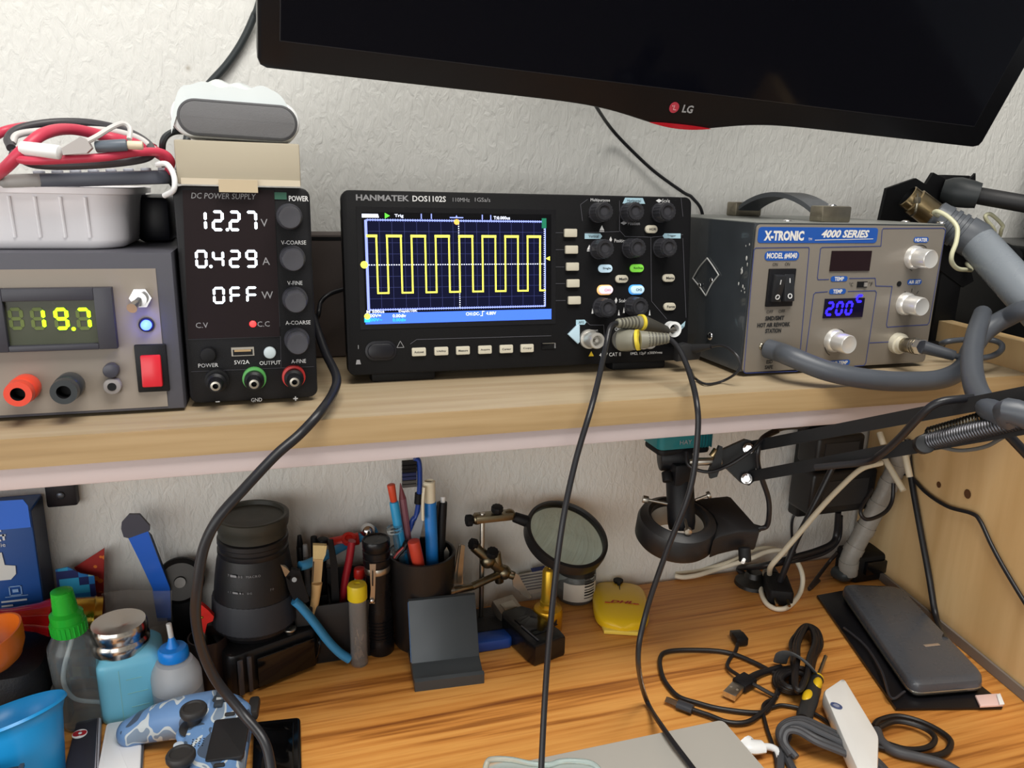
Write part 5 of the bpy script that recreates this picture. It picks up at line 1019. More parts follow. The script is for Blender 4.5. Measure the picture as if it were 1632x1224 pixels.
mb = MB(); mb.tube([q(478, 902, .012), q(490, 899, .016), q(520, 885, .035), q(555, 866, .055), q(600, 845, .063)], .0045, HBL, n=12); mb.build('handle', pl_)
mb = MB(); mb.poly([q(455, 920), q(464, 908), q(478, 910), q(484, 930), q(493, 958), q(478, 966), q(468, 957), q(460, 940)], BLKM, th=.005); mb.poly([q(447, 900), q(456, 905), q(466, 915), q(462, 926), q(454, 918)], NICK, th=.004); mb.cyl(q(469, 924, -.005), q(469, 924, -.0068), .0022, CHR); mb.build('jaws', pl_)
mb = MB(); q = lambda a, b, d=0: Y(a, b, -.045+d); mb.tube([q(561, 862), q(557, 890), q(550, 925), q(546, 960), q(548, 1000)], .0048, mat('red_handle', '#9c1f2a', .35), n=12, flat=.8); single(mb, 'handle_tool', q(548, 1000), 'dark red tool handle standing in the organizer beside the flashlight', 'tool')
mb = MB(); q = lambda a, b, d=0: Y(a, b, -.024+d); mb.cyl(q(526, 867), q(572, 858), .0062, mat('red_plastic', '#c2261d', .35), b=.001); mb.ring(q(556, 861, -.004), q(556, 857, -.006), .007, .004, mat('red_plastic', '#c2261d', .35)); single(mb, 'red_tool', q(550, 862), 'bright red ring-shaped tool top at the back of the organizer', 'tool')
mb = MB(); c = Y(586, 846, -.020); mb.ball(tuple(c), .0078, CHR); mb.cyl((c.x, c.y, c.z-.006), (c.x-.006, c.y, DESK+.006), .0028, STL); single(mb, 'ball_tool', (c.x, c.y, DESK), 'chrome ball-ended rod behind the flashlight head', 'tool')
rod('screwdriver', 'screwdriver with a round red end between the red handle and the flashlight', 'screwdriver', Y(573, 905, -.040), ob(570, -.040), [(0, .14, .0058, .0058, mat('red_plastic', '#c2261d'), 'cap'), (.14, .24, .005, .005, mat('pale_band', '#a8a2a0', .4), 'collar'), (.24, 1, .0042, .0042, mat('red_handle', '#9c1f2a'), 'handle')])
# flashlight
b0 = D(607, 1036); tp = Y(599, 858, b0.y); fl = thing('flashlight', 'black metal flashlight with a steel pocket clip standing on end', 'flashlight', tuple(b0)); ax_ = tp-b0; X = axisT(b0, ax_); L = ax_.length
g_ = lambda y: L*(1036-y)/(1036-855)
FBK = mat('anodised_black', '#161619', .28, .3)
mb = MB(); pr_ = [(0, 0), (.0125, 0), (.0135, .002), (.0135, g_(1015))]
for k in range(7): z = g_(1012)+k*.0036; pr_ += [(.0128, z), (.0128, z+.0014), (.0136, z+.0018), (.0136, z+.0034)]
pr_ += [(.0128, g_(960)), (.0122, g_(955)), (.0122, g_(905))]; mb.lathe(pr_, FBK, X, 36); mb.build('barrel', fl)
mb = MB(); mb.lathe([(.0122, g_(906)), (.0126, g_(904)), (.0126, g_(897)), (.0122, g_(896))], STL, X, 36); mb.build('collar', fl)
mb = MB(); mb.lathe([(.0122, g_(897)), (.0134, g_(893)), (.0134, g_(884)), (.0126, g_(883)), (.0126, g_(880)), (.0134, g_(879)), (.0134, g_(872)), (.0126, g_(871)), (.0128, g_(869)), (.0134, g_(867)), (.0134, g_(857)), (.0126, g_(855)), (.0122, g_(855)), (.011, g_(857)), (0, g_(857))], FBK, X, 36); mb.build('head', fl)
q = lambda a, b, d=0: Y(a, b, b0.y-.0135+d); mb = MB(); mb.poly([q(589, 899), q(599, 899), q(598, 940), q(597, 962), q(589, 962), q(591, 940)], STL, th=.0012); mb.poly([q(593.5, 910, -.0014), q(595, 910, -.0014), q(595, 934, -.0014), q(593, 934, -.0014)], BLKM, th=.0002); mb.ball(tuple(q(593, 958, -.001)), .0026, CHR, (1, .6, 1)); mb.build('pocket_clip', fl)
# clear tube with a yellow cap
b0 = D(573, 1057); tp = Y(569, 930, b0.y); zc_ = Y(570, 953, b0.y); tu = thing('specimen_tube', 'clear plastic tube of wire bits with a yellow cap, in front of the flashlight', 'tube', tuple(b0)); ax_ = tp-b0; X = axisT(b0, ax_); L = ax_.length; lc = (zc_-b0).length
mb = MB(); mb.lathe([(0, 0), (.0078, 0), (.0084, .001), (.0084, lc), (.0074, lc), (.0074, .002), (0, .002)], mat('tube_clear', '#d8d4d0', .08, trans=.85, ior=1.2), X, 28); mb.build('body', tu)
mb = MB(); mb.lathe([(.0086, lc-.001), (.0094, lc), (.0094, L-.003), (.0085, L-.0005), (.003, L), (.0015, L-.001), (0, L-.001)], mat('cap_yellow', '#e0c41c', .35), X, 28); mb.build('cap', tu)
mb = MB()
for k in range(26):
    z = .006+random.random()*lc*.5*random.random(); a = random.random()*6.28; r_ = random.random()*.005; p = Vector((r_*math.cos(a), r_*math.sin(a), z)); mb.tube([X @ p, X @ (p+Vector((random.uniform(-.002, .002), random.uniform(-.002, .002), random.uniform(.002, .007))))], .0005, mat('wire_bits', '#cbb9a4', .3, .6), n=5, raw=True)
o = mb.build('wire_scraps', tu); o['kind'] = 'stuff'
# pen cup
b0 = Vector((.130, -.052, DESK)); zt = Y(670, 905, b0.y-.03).z-DESK+.002; rt = .0335
pc = thing('pen_cup', 'round black pen cup crowded with pens behind the phone stand', 'cup', tuple(b0))
mb = MB(T(*b0)); mb.lathe([(0, 0), (.0285, 0), (.0295, .002), (rt, zt), (rt-.0016, zt+.0006), (rt-.003, zt), (.027, .006), (0, .004)], mat('cup_black', '#1c1a1a', .35), n=48); mb.build('body', pc)
cb_ = lambda dx, dy: Vector((b0.x+dx, b0.y+dy, DESK+.006))
ycu = b0.y
OR = mat('orange_red_cap', '#cf4a2c', .4); SKY = mat('sky_barrel', '#2f9bd0', .35)
rod('pen', 'sky blue pen with an orange-red top, leftmost tall pen in the cup', 'pen', Y(623, 772, ycu+.005), cb_(-.006, .004), [(0, .11, .0040, .0034, OR, 'top'), (.11, 1, .0046, .0046, SKY, 'barrel')], 'pens in the cup')
rod('pencil', 'dull maroon pencil with a sharpened tip beside the orange-topped pen', 'pencil', Y(638, 770, ycu+.01), cb_(.0, .012), [(0, .1, .0004, .0036, mat('maroon_tip', '#7a3c44', .5), 'tip'), (.1, 1, .0038, .0038, mat('maroon_barrel', '#8a5560', .45), 'barrel')], 'pens in the cup', 8)
tbq = lambda a, b, d=0: Y(a, b, ycu+.012+d); tb2 = thing('toothbrush', 'blue toothbrush with dark bristles, tallest thing in the pen cup', 'toothbrush', tuple(cb_(.004, .016)))
NVB = mat('brush_blue', '#20408f', .3)
mb = MB(); mb.tube([tbq(661, 730), tbq(667, 735), tbq(669, 755), tbq(668, 790), tbq(664, 820), tbq(656, 850)]+[cb_(.004, .016)], .0034, NVB, n=12, flat=.8); mb.tube([tbq(668, 786), tbq(667, 802)], .0044, BLKM, n=12); mb.build('handle', tb2)
mb = MB()
for k in range(7):
    a = tbq(662, 736+k*6); m_ = BLKM if k < 3 else (mat('navy_bristle', '#1c2752', .7) if k < 5 else mat('grey_bristle', '#4b4a48', .7))
    for dx in (-.002, .0, .002): mb.box((a.x-.006, a.y+dx, a.z), (.014, .0017, .0030), m_, X=Matrix())
o = mb.build('bristles', tb2); o['kind'] = 'stuff'
bp = thing('pen', 'thick bright blue pen with a cream top and clip', 'pen', tuple(cb_(.012, -.006)), 'pens in the cup'); A_ = Y(684, 766, ycu-.004); B_ = cb_(.012, -.006)
BRB = mat('barrel_blue', '#1e78c8', .35); CRE = mat('cream_plastic', '#e3dcc4', .4); ax_ = B_-A_
mb = MB(); mb.cyl(A_+ax_*.13, B_, .0062, BRB, b=.001); mb.build('barrel', bp)
mb = MB(); mb.lathe([(.0035, .002), (.0045, 0), (.0058, .001), (.0054, ax_.length*.15), (0, ax_.length*.15)], CRE, axisT(A_, ax_), 24); mb.build('top', bp)
mb = MB(); mb.tube([Y(676, 776, ycu-.011), Y(674, 800, ycu-.012), Y(674, 828, ycu-.012)], .0032, CRE, n=10, flat=.5); mb.build('clip', bp)
kp = thing('pen', 'black pen with a small white push button, rightmost in the cup', 'pen', tuple(cb_(.018, .006)), 'pens in the cup'); A_ = Y(706, 791, ycu+.002); B_ = cb_(.016, .006); ax_ = B_-A_
mb = MB(); mb.cyl(A_+ax_*.04, B_, .0046, BLK, b=.001); mb.build('barrel', kp)
mb = MB(); mb.cyl(A_, A_+ax_*.05, .0026, WHT, b=.0006); mb.build('push_button', kp)
mb = MB(); mb.tube([Y(699, 800, ycu-.004), Y(694, 845, ycu-.005), Y(692, 868, ycu-.004)], .0015, BLK, n=8); mb.build('clip', kp)
gs = thing('glue_stick', 'short white tube with a red cap leaning at the front of the pen cup', 'glue stick', tuple(cb_(.006, -.016))); A_ = Y(659, 862, ycu-.02); B_ = cb_(.010, -.016); ax_ = B_-A_
mb = MB(); mb.cyl(A_, A_+ax_*.24, .0060, mat('cap_brick_red', '#c23f2c', .4), b=.001); mb.build('cap', gs)
mb = MB(); mb.cyl(A_+ax_*.24, B_, .0058, mat('pale_label', '#c8c4c2', .4), b=.0008)
for k in range(3): mb.ring(A_+ax_*(.34+.06*k), A_+ax_*(.355+.06*k), .0060, .005, BLKM)
mb.build('barrel', gs)
q = lambda a, b, d=0: Y(a, b, ycu-.006+d); mb = MB(); mb.tube([q(627, 895), q(633, 885), q(643, 874), q(652, 869)]+[cb_(.0, -.008)+Vector((0, 0, .05))]+[cb_(-.003, -.008)], .0042, BLK, n=10, flat=.6); mb.tube([q(626, 895, -.002), q(632, 884, -.002), q(640, 876, -.002), q(648, 869, -.002)], .0014, mat('handle_red', '#a82a28', .35), n=8); single(mb, 'scissors', cb_(0, -.008), 'black scissor handle edged in red hanging over the cup rim', 'scissors')
mb = MB(); A_ = Y(628, 840, ycu+.0); B_ = cb_(-.012, -.002); ax_ = B_-A_; mb.cyl(A_, A_+ax_*.04, .0076, CLR).cyl(A_+ax_*.04, A_+ax_*.2, .0028, CLR).cyl(A_+ax_*.2, A_+ax_*.23, .009, CLR).cyl(A_+ax_*.23, B_, .0058, CLR); single(mb, 'syringe', B_, 'clear plastic syringe behind the cup rim next to the sky blue pen', 'syringe')
mb = MB(); A_ = Y(664, 830, ycu+.004); B_ = cb_(.004, .002); mb.poly([Y(655, 850, ycu+.004), Y(672, 812, ycu+.004), Y(676, 826, ycu+.004), Y(668, 862, ycu+.004), (B_.x+.003, B_.y, B_.z), (B_.x-.003, B_.y, B_.z)], mat('pale_grey', '#9fa0a2'), th=.002); single(mb, 'file', B_, 'flat grey metal file between the toothbrush and the thick blue pen', 'file')
q = lambda a, b, d=0: Y(a, b, ycu-.012+d); mb = MB(); mb.poly([q(708, 878), q(712, 872), q(716, 880), q(714, 905), (b0.x+.022, ycu-.012, DESK+.03), (b0.x+.018, ycu-.012, DESK+.03), q(708, 905)], STL, th=.001); single(mb, 'blade', cb_(.02, -.012), 'small shiny steel blade against the right rim of the pen cup', 'blade')
# phone stand
s0 = D(661, 1103); s1 = D(772, 1089); sx = (s1-s0).normalized(); sw_ = (s1-s0).length; SF = Matrix(((sx.x, -sx.y, 0, s0.x), (sx.y, sx.x, 0, s0.y), (0, 0, 1, DESK), (0, 0, 0, 1)))
SLT = mat('slate_metal', '#41464a', .38, .3, var=.03); ED = mat('edge_blue_reflection', '#5a7fb0', .2, .5)
ps_ = thing('phone_stand', 'slate grey metal phone stand, empty, in front of the pen cup', 'phone stand', SF)
ztp = Y(655, 957, s0.y+.050).z-DESK
prof = [(0, .0), (0, .010), (.0035, .0115), (.0045, .0105), (.0048, .006), (.026, .0125), (.051, ztp-.001), (.0535, ztp), (.0555, ztp-.001), (.0325, .0135), (.0315, .0095), (.0655, .004), (.0665, .002), (.065, 0)]
mb = MB(SF @ Matrix(((0, 0, 1, 0), (1, 0, 0, 0), (0, 1, 0, 0), (0, 0, 0, 1)))); mb.prism(prof, 0, sw_, SLT, .0004); mb.build('folded_plate', ps_)
mb = MB(SF @ Matrix(((0, 0, 1, 0), (1, 0, 0, 0), (0, 1, 0, 0), (0, 0, 0, 1)))); mb.prism([(.0275, .0128), (.0508, ztp-.002), (.0522, ztp-.002), (.029, .0128)], -.0006, -.0001, ED); mb.build('edge', ps_, label='side edge of the stand with a painted blue reflection')  # blue colour stands in for a reflection along the metal edge
# ---- helping hand with magnifier
hy = -.045; q = lambda a, b, d=0: Y(a, b, hy+d)
hb = Vector((q(772, 900).x, hy, DESK)); hh = thing('helping_hand', 'clamp stand with brass joints, black thumbscrews and a round magnifier', 'helping hand', tuple(hb))
mb = MB(); mb.rslab((hb.x+.006, hy-.008, DESK+.006), (.072, .05, .012), mat('cast_black', '#17171a', .5, bump=.4, bscale=400), .01, .003); mb.build('base', hh)
OB = mat('old_brass', '#7d745f', .35, 1.0, var=.3, vscale=150)
pt = q(769, 826); mb = MB(); mb.cyl((pt.x, hy, DESK+.012), (pt.x, hy, pt.z+.006), .0026, STL, b=.0004); mb.build('post', hh)
mb = MB(); mb.box(tuple((q(757, 827)+q(816, 819))/2), ((q(816, 819)-q(757, 827)).length, .014, .0075), OB, .0012, X=Matrix()); mb.ball(tuple(q(812, 820)), .0062, OB); mb.ball(tuple(q(760, 827)), .006, OB); mb.build('top_clamp', hh)
def thumb(c, d, r=.0062, L=.006): b_ = MB(); c = Vector(c); d = Vector(d).normalized(); nn = 20; P = [((r if k % 2 else r*.9)*math.cos(2*PI*k/nn), (r if k % 2 else r*.9)*math.sin(2*PI*k/nn)) for k in range(nn)]; b_.prism(P, 0, L, BLKM, .0006, X=axisT(c, d)); b_.cyl(c-d*.006, c, .0018, STL); b_.build('thumbscrew', hh)
thumb(q(792, 815), (0, -.2, 1)); thumb(q(752, 829), (-1, -.1, .05)); thumb(q(784, 884, -.004), (0.05, -.4, .9), .0065); thumb(q(758, 868), (-.8, -.2, .4), .006)
mb = MB(); a, b, c = q(755, 870), q(777, 893), q(803, 912); mb.cyl(a, c, .0058, OB, b=.001); mb.ball(tuple(b), .0085, OB); mb.ball(tuple(c), .008, OB); mb.cyl(q(791, 880), q(796, 928), .0048, OB, b=.001); mb.build('cross_joint', hh)
mb = MB(); mb.cyl(c, q(752, 935, -.012), .004, OB, b=.0008).cyl(q(752, 935, -.012), q(718, 942, -.022), .0038, NICK, b=.0008); mb.ring(q(722, 941, -.021), q(716, 942, -.022), .0046, .003, STL); mb.build('arm', hh)
clp = MB(); clp.poly([q(722, 930, -.018), q(732, 870, -.018), q(737, 868, -.018), q(738, 932, -.018)], STL, th=.003); clp.poly([q(728, 930, -.022), q(735, 868, -.022), q(741, 870, -.022), q(736, 930, -.022)], NICK, th=.002); clp.build('alligator_jaw', hh)
clp = MB(); clp.cyl(c, q(820, 918, -.004), .0045, OB, b=.001); clp.poly([q(815, 912, -.006), q(826, 916, -.006), q(847, 952, -.010), q(842, 955, -.010), q(818, 934, -.006)], STL, th=.003); clp.build('alligator_jaw', hh)
mc = Y(903, 853, -.060); nrm = (-FWD*.58 + (RGT*.36+UPV*.93)*.81).normalized(); X = axisT(mc, nrm); rl = .0450
mb = MB(); mb.lathe([(rl, -.008), (rl+.0005, -.002), (rl, .0035), (rl-.003, .0045), (rl-.0045, .003), (rl-.0045, -.007), (rl-.001, -.009), (rl, -.008)], mat('rim_black', '#1b1b1c', .4), X, 64); mh = mb.build('magnifier_rim', hh)
mb = MB(); ld = (q(836, 829)-mc); ld = (ld-nrm*ld.dot(nrm)).normalized(); e0 = mc+ld*(rl-.002); e1 = mc+ld*(rl+.014); mb.cyl(e0, e1, .0062, BLKM, r1=.0055, b=.001).cyl(e1, q(812, 820), .0018, STL); mb.build('magnifier_stem', hh)
mb = MB(); mb.lathe([(0, -.0045), (rl*.5, -.0035), (rl-.004, -.0008), (rl-.004, .0008), (rl*.5, .0035), (0, .0045)], mat('lens_glass', '#d6e6de', .0, trans=1.0, ior=1.5), X, 64); mb.build('lens', mh)
# blue lighter beside the helping hand base
p = Y(786, 1002, -.088); mb = MB(); mb.rslab((p.x-.002, -.082, DESK+.006), (.045, .022, .012), mat('lighter_blue', '#1c3f86', .3), .006, .003); single(mb, 'lighter', (p.x, -.082, DESK), 'dark blue oblong gadget between the phone stand and the black metal-ended device', 'gadget')
# black device with a metal plug
u0 = D(862, 1050); u1 = D(810, 975); UF = T((u0.x+u1.x)/2-.004, (u0.y+u1.y)/2-.006, DESK) ; dv = (u1-u0); a_ = math.degrees(math.atan2(dv.y, dv.x))-90; UF = T(.232, -.084, DESK) @ R(16, 'Z')
ud = thing('usb_programmer', 'chunky black plastic device with a bare metal plug, lying left of the gold bottle', 'device', UF)
mb = MB(UF); mb.prism([(-.018, -.042), (.018, -.042), (.02, -.03), (.018, .018), (.012, .028), (-.012, .028), (-.018, .018), (-.02, -.03)], 0, .024, mat('device_black', '#0f0f11', .25), .003); mb.build('body', ud)
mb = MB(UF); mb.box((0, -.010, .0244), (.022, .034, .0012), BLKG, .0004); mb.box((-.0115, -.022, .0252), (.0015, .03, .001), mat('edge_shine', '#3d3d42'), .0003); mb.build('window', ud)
mb = MB(UF @ T(0, .034, .017) @ R(18, 'X')); mb.box((0, .004, 0), (.026, .022, .012), mat('tin_plate', '#a9a196', .4, .9, var=.2, vscale=300), .001); mb.box((0, .002, .0065), (.016, .010, .001), STL, .0003); mb.build('metal_plug', ud)
mb = MB(); mb.box((.205, -.062, DESK+.0012), (.012, .02, .0022), WHT, .0005); single(mb, 'paper_scrap', (.205, -.062, DESK), 'tiny white scrap lying beside the black metal-ended device', 'scrap')
# gold bottle
b0 = D(872, 1001); zc = lambda px, py: Y(px, py, b0.y).z-DESK; gd = thing('nail_polish', 'gold nail varnish bottle with a black butterfly mark', 'bottle', tuple(b0)); GLD = mat('gold_lacquer', '#c8961e', .3, .55); GLD2 = mat('gold_cap', '#c09a2c', .3, .7)
z1_ = zc(873, 966); z2_ = zc(874, 960); z3_ = zc(874, 907)
mb = MB(T(*b0)); mb.lathe([(0, 0), (.0145, 0), (.0158, .002), (.0158, z1_*.82), (.0145, z1_*.95), (.010, z1_), (.007, z2_), (0, z2_)], GLD, n=40); mb.build('body', gd)
mb = MB(T(*b0)); mb.lathe([(.0082, z1_), (.0088, z1_+.001), (.0088, z2_+.002), (.0078, z2_+.003), (.0072, z3_-.002), (.006, z3_), (.0024, z3_), (.002, z3_-.001), (0, z3_-.001)], GLD2, n=32); mb.build('cap', gd)
mb = MB(T(*b0)); F = T(*b0)
for P in (((-.006, .010), (-.0035, .0125), (-.001, .0095), (-.003, .0075)), ((-.0065, .0075), (-.002, .007), (-.0035, .005)), ((.0005, .0095), (.0045, .0145), (.0042, .0095), (.0058, .008), (.002, .0065)), ((-.0015, .0065), (.0005, .0105), (.001, .010), (.0, .006))): mb.fpoly([(x, z+.005) for x, z in P], .0161, INKB, .0003)
mb.build('butterfly_mark', gd)
# glass jar
b0 = D(917, 950); zc = lambda px, py: Y(px, py, b0.y).z-DESK; ja = thing('jar', 'clear glass jar with a white barcode label under the magnifier', 'jar', tuple(b0)); zl = zc(918, 912); ztj = zc(918, 893)
mb = MB(T(*b0)); rj = .0225; mb.lathe([(0, 0), (rj*.92, 0), (rj, .003), (rj, zl), (rj*.9, zl+.003), (rj*.86, zl+.003), (rj*.95, zl-.002), (rj*.95, .004), (0, .003)], CLR, n=44); mb.build('glass', ja)
mb = MB(T(*b0)); mb.lathe([(0, .003), (rj*.94, .0032), (rj*.94, zl*.5), (0, zl*.5)], mat('jar_contents', '#4a4038', .5), n=36); mb.build('contents', ja)
mb = MB(T(*b0)); mb.lathe([(rj*.9, zl+.002), (rj*.98, zl+.003), (rj*.98, ztj), (rj*.9, ztj+.001), (0, ztj+.001)], mat('lid_dark', '#2a2a28', .4), n=40); mb.build('lid', ja)
mb = MB(T(*b0)); q = []; 
def arc(a0, a1, r, z0, z1, m, n=14):
    A = [math.radians(a0+(a1-a0)*k/n) for k in range(n+1)]
    mb.loft([[(r*math.cos(a), r*math.sin(a), z0) for a in A], [(r*math.cos(a), r*math.sin(a), z1) for a in A]], m, cap=False, closed=False)
arc(-150, -40, rj+.0004, .005, zl-.004, mat('label_white', '#cfcac0', .5)); 
for k in range(9): arc(-88, -52, rj+.0007, .009+k*.0034, .009+k*.0034+(.0019 if k % 3 else .0011), INKB, 6)
mb.build('barcode_label', ja)
mb = MB(); q = lambda a, b, d=0: Y(a, b, -.012+d); mb.poly([q(822, 917), q(872, 907), q(880, 942), q(830, 948)], mat('card_white', '#b8b2a8', .6), th=.001)
for k in range(6): mb.poly([q(829, 918+k*4.6, -.0012), q(866, 912+k*4.6, -.0012), q(866, 914+k*4.6, -.0012), q(829, 920+k*4.6, -.0012)], mat('card_print', '#6d6c70', .6), th=.0001)
mb.poly([q(846, 906, -.001), q(868, 902, -.001), q(868, 908, -.001), q(848, 912, -.001)], mat('card_blue', '#26335f', .5), th=.0006); single(mb, 'label_card', q(850, 945), 'small printed card with blue top leaning on the wall behind the gold bottle', 'card')
# yellow mouse
m0 = D(985, 1006); m1 = D(992, 921); MF_c = (m0+m1)/2; a_ = math.degrees(math.atan2(m1.y-m0.y, m1.x-m0.x))-90; ml = (m1-m0).length
mlen = .104; MF = T(.3530, -.0520, DESK) @ R(a_+6, 'Z')
ms_ = thing('computer_mouse', 'flat yellow computer mouse with red lettering on its back', 'mouse', MF); YM = mat('mouse_yellow', '#e8bf1c', .35)
mb = MB(MF); rg = []
for k in range(21):
    t = k/20; y = -mlen/2+mlen*t; wv = .0305*(1-abs(2*t-1)**4.5)**.42*(.93+.07*math.sin(PI*t)) if 0 < t < 1 else .003; hv = .005+.0125*math.sin(PI*min(1, (t*.9+.12)))**.8
    if k in (0, 20): hv *= .75
    ring = []
    for j in range(24):
        a = 2*PI*j/24; cx_ = math.copysign(abs(math.cos(a))**.55, math.cos(a)); sz_ = math.sin(a); zz_ = .004+(hv-.004)*max(0, sz_)**.55 if sz_ >= 0 else .004*(1-abs(sz_)**.6)
        ring.append((wv*cx_, y, zz_+.0006))
    rg.append(ring)
mb.loft(rg, YM); mbody = mb.build('shell', ms_)
mb = MB(MF); mb.lathe([(0, .0), (.0045, .0015), (.0058, .003), (.0058, .005), (0, .005)], BLKM, T(0, mlen/2-.011, .0088), 20); mb.build('scroll_wheel', ms_)
mb = MB(MF); mb.box((0, mlen/2-.021, .0138), (.0035, .006, .003), BLKM, .0008); mb.box((0, mlen/2-.032, .0158), (.0006, .014, .0015), BLKM); mb.build('split_line', ms_)
mb = MB(MF); mb.text('DHL', 0, 0, 'DHL'.__len__()*.0019, mat('logo_red', '#b5231d', .5), .026, bold=.04, shear=.35, X=T(0, -.016, .0182)); 
for sx_ in (-1, 1): mb.box((sx_*.0155, -.0182, .0179), (.006, .0009, .0006), mat('logo_red', '#b5231d'))
mb.build('lettering', ms_)
mb = MB(MF); mb.prism([(-.020, -mlen/2-.001), (.020, -mlen/2-.001), (.022, -mlen/2+.01), (-.022, -mlen/2+.01)], .0004, .005, mat('mouse_yellow_light', '#efd25a', .35), .001); mb.build('rear_edge', ms_)
# ---- microscope on a spring arm
dep = lambda px, py, d: EYE + ray(px, py)*(d/FPX)
am = thing('boom_arm', 'black double-bar spring arm reaching in from the right in front of the shelf', 'boom arm', tuple(dep(1190, 740, .70)))
ARM = mat('arm_black', '#1d1e20', .45, bump=.05)
def bar(p, q, h, m, wd=.006):
    p, q = Vector(p), Vector(q); d = (q-p).normalized(); u = Vector((0, 0, 1)); u = (u-d*u.dot(d)).normalized(); s_ = d.cross(u)
    R_ = lambda c: [c+s_*wd/2+u*h/2, c-s_*wd/2+u*h/2, c-s_*wd/2-u*h/2, c+s_*wd/2-u*h/2]
    return [R_(p), R_(q)]
mb = MB(); mb.loft(bar(dep(1196, 712, .695), dep(1720, 612, .44), .0098, ARM), ARM); mb.build('bar', am)
mb = MB(); mb.loft(bar(dep(1192, 760, .695), dep(1720, 664, .44), .0098, ARM), ARM); mb.build('bar', am)
def spring(p, q, r, wr, n, m):
    p, q = Vector(p), Vector(q); d = (q-p); X = axisT(p, d); L = d.length; pts = []
    for k in range(n*10+1): a = 2*PI*k/10; pts.append(X @ Vector((r*math.cos(a), r*math.sin(a), L*k/(n*10))))
    b_ = MB(); b_.tube(pts, wr, m, n=6, raw=True); return b_
spring(dep(1484, 694, .535), dep(1700, 634, .445), .0058, .00075, 40, mat('spring_dark', '#3c3932', .35, .8)).build('spring', am)
spring(dep(1476, 705, .528), dep(1690, 655, .44), .0052, .00095, 46, mat('spring_steel', '#56565a', .38, .9)).build('spring', am)
mb = MB(); mb.cyl(dep(1470, 709, .533), dep(1476, 707, .522), .0066, ARM, b=.001); mb.tube([dep(1482, 688, .54), dep(1476, 690, .54), dep(1468, 700, .535)], .001, ARM, n=6); mb.build('spring_pin', am)
pa_, pb_ = dep(1720, 612, .44), dep(1720, 664, .44); mb = MB(); mb.cyl((pa_.x+.004, pa_.y, pb_.z-.03), (pa_.x+.004, pa_.y, pa_.z+.02), .011, ARM, b=.002); mb.box((pa_.x+.042, pa_.y-.012, pb_.z-.045), (.115, .03, .045), ARM, .003); mb.build('clamp_post', am)
PLT = mat('plate_black', '#202224', .5)
pl0 = lambda a, b, d=.69: dep(a, b, d)
mb = MB(); mb.poly([pl0(1143, 721), pl0(1190, 700), pl0(1200, 703), pl0(1207, 716), pl0(1203, 766), pl0(1194, 774), pl0(1184, 771), pl0(1160, 748), pl0(1143, 745)], PLT, th=.0085); mb.build('head_plate', am)
for (a, b) in ((1193, 715), (1190, 763)):
    mb = MB(); c = pl0(a, b, .684); n_ = (EYE-c).normalized(); mb.cyl(c-n_*.002, c+n_*.001, .0050, CHR, b=.0006).cyl(c+n_*.001, c+n_*.003, .0032, CHR, n=6); mb.build('bolt', am)
mb = MB(); mb.poly([pl0(1147, 710, .685), pl0(1152, 712, .685), pl0(1150, 740, .685), pl0(1143, 760, .685), pl0(1133, 763, .685), pl0(1130, 752, .685), pl0(1138, 732, .685)], PLT, th=.006); mb.cyl(pl0(1134, 728, .69), pl0(1142, 716, .69), .003, BRS, b=.0006); mb.build('wing_screw', am)
mb = MB(); mb.cyl(pl0(1150, 735, .69), pl0(1098, 736, .69), .0036, STL, b=.0006); mb.build('mounting_rod', am)
md = .70; mc = lambda a, b, d=md: dep(a, b, d)
mi = thing('microscope', 'black and teal inspection microscope with its barrel inside the ring light', 'microscope', tuple(mc(1078, 735)))
TLB = mat('teal_housing', '#1c6f75', .35); c = mc(1075, 728)
mb = MB(); mb.cyl(mc(1050, 729), mc(1100, 727), .0125, BLK, b=.002); mb.box(tuple(mc(1082, 752, .695)), (.018, .02, .02), BLK, .002); mb.build('holder', mi)
mb = MB(); mb.cyl(mc(1062, 752, .69), mc(1064, 768, .686), .0045, BLKM, b=.001); mb.build('holder_knob', mi)
bx = mc(1083, 700); t0 = mc(1083, 756); t1 = mc(1086, 832)
mb = MB(); mb.lathe([(0, -.004), (.0105, -.003), (.0125, 0), (.0125, (t1-t0).length), (.0115, (t1-t0).length+.006), (0, (t1-t0).length+.006)], BLK, axisT(t0, t1-t0), 32); mb.build('barrel', mi)
mb = MB(); pz = mc(1089, 717).z; mb.rslab((bx.x, bx.y+.004, pz+.022), (.055, .036, .036), TLB, .006, .003); mb.rslab((bx.x, bx.y+.004, pz+.0015), (.052, .033, .006), BLKM, .006, .002)
for k in range(5): mb.box((bx.x+.012+k*.003, bx.y-.0145, pz+.016), (.0012, .001, .022), mat('teal_dark', '#124c52', .4))
mb.text('HAY', bx.x-.002, 0, .004, INKG, .012, X=T(bx.x-.002, bx.y-.0148, pz+.0115) @ FRONT)
mb.build('camera_head', mi)
mb = MB(); mb.cyl((bx.x, bx.y, pz+.003), tuple(t0+Vector((0, 0, .006))), .010, BLKM); mb.build('neck', mi)
rc = mc(1078, 838, .705); nv = Vector((-.02, -.24, 1)).normalized(); X = axisT(rc, nv)
rl_ = thing('ring_light', 'black ring light with thumb screws and a square driver box around the microscope barrel', 'ring light', tuple(rc))
RLB = mat('ring_black', '#18181a', .45, bump=.1, bscale=1200)
mb = MB(); mb.lathe([(.0245, .010), (.0265, .0125), (.0275, .0125), (.029, .0108), (.0345, .008), (.0362, .004), (.0362, -.012), (.034, -.015), (.025, -.015), (.0245, -.012), (.0245, .010)], RLB, X, 56)
yv = nv.cross(Vector((1, 0, 0))).normalized(); xv = yv.cross(nv)
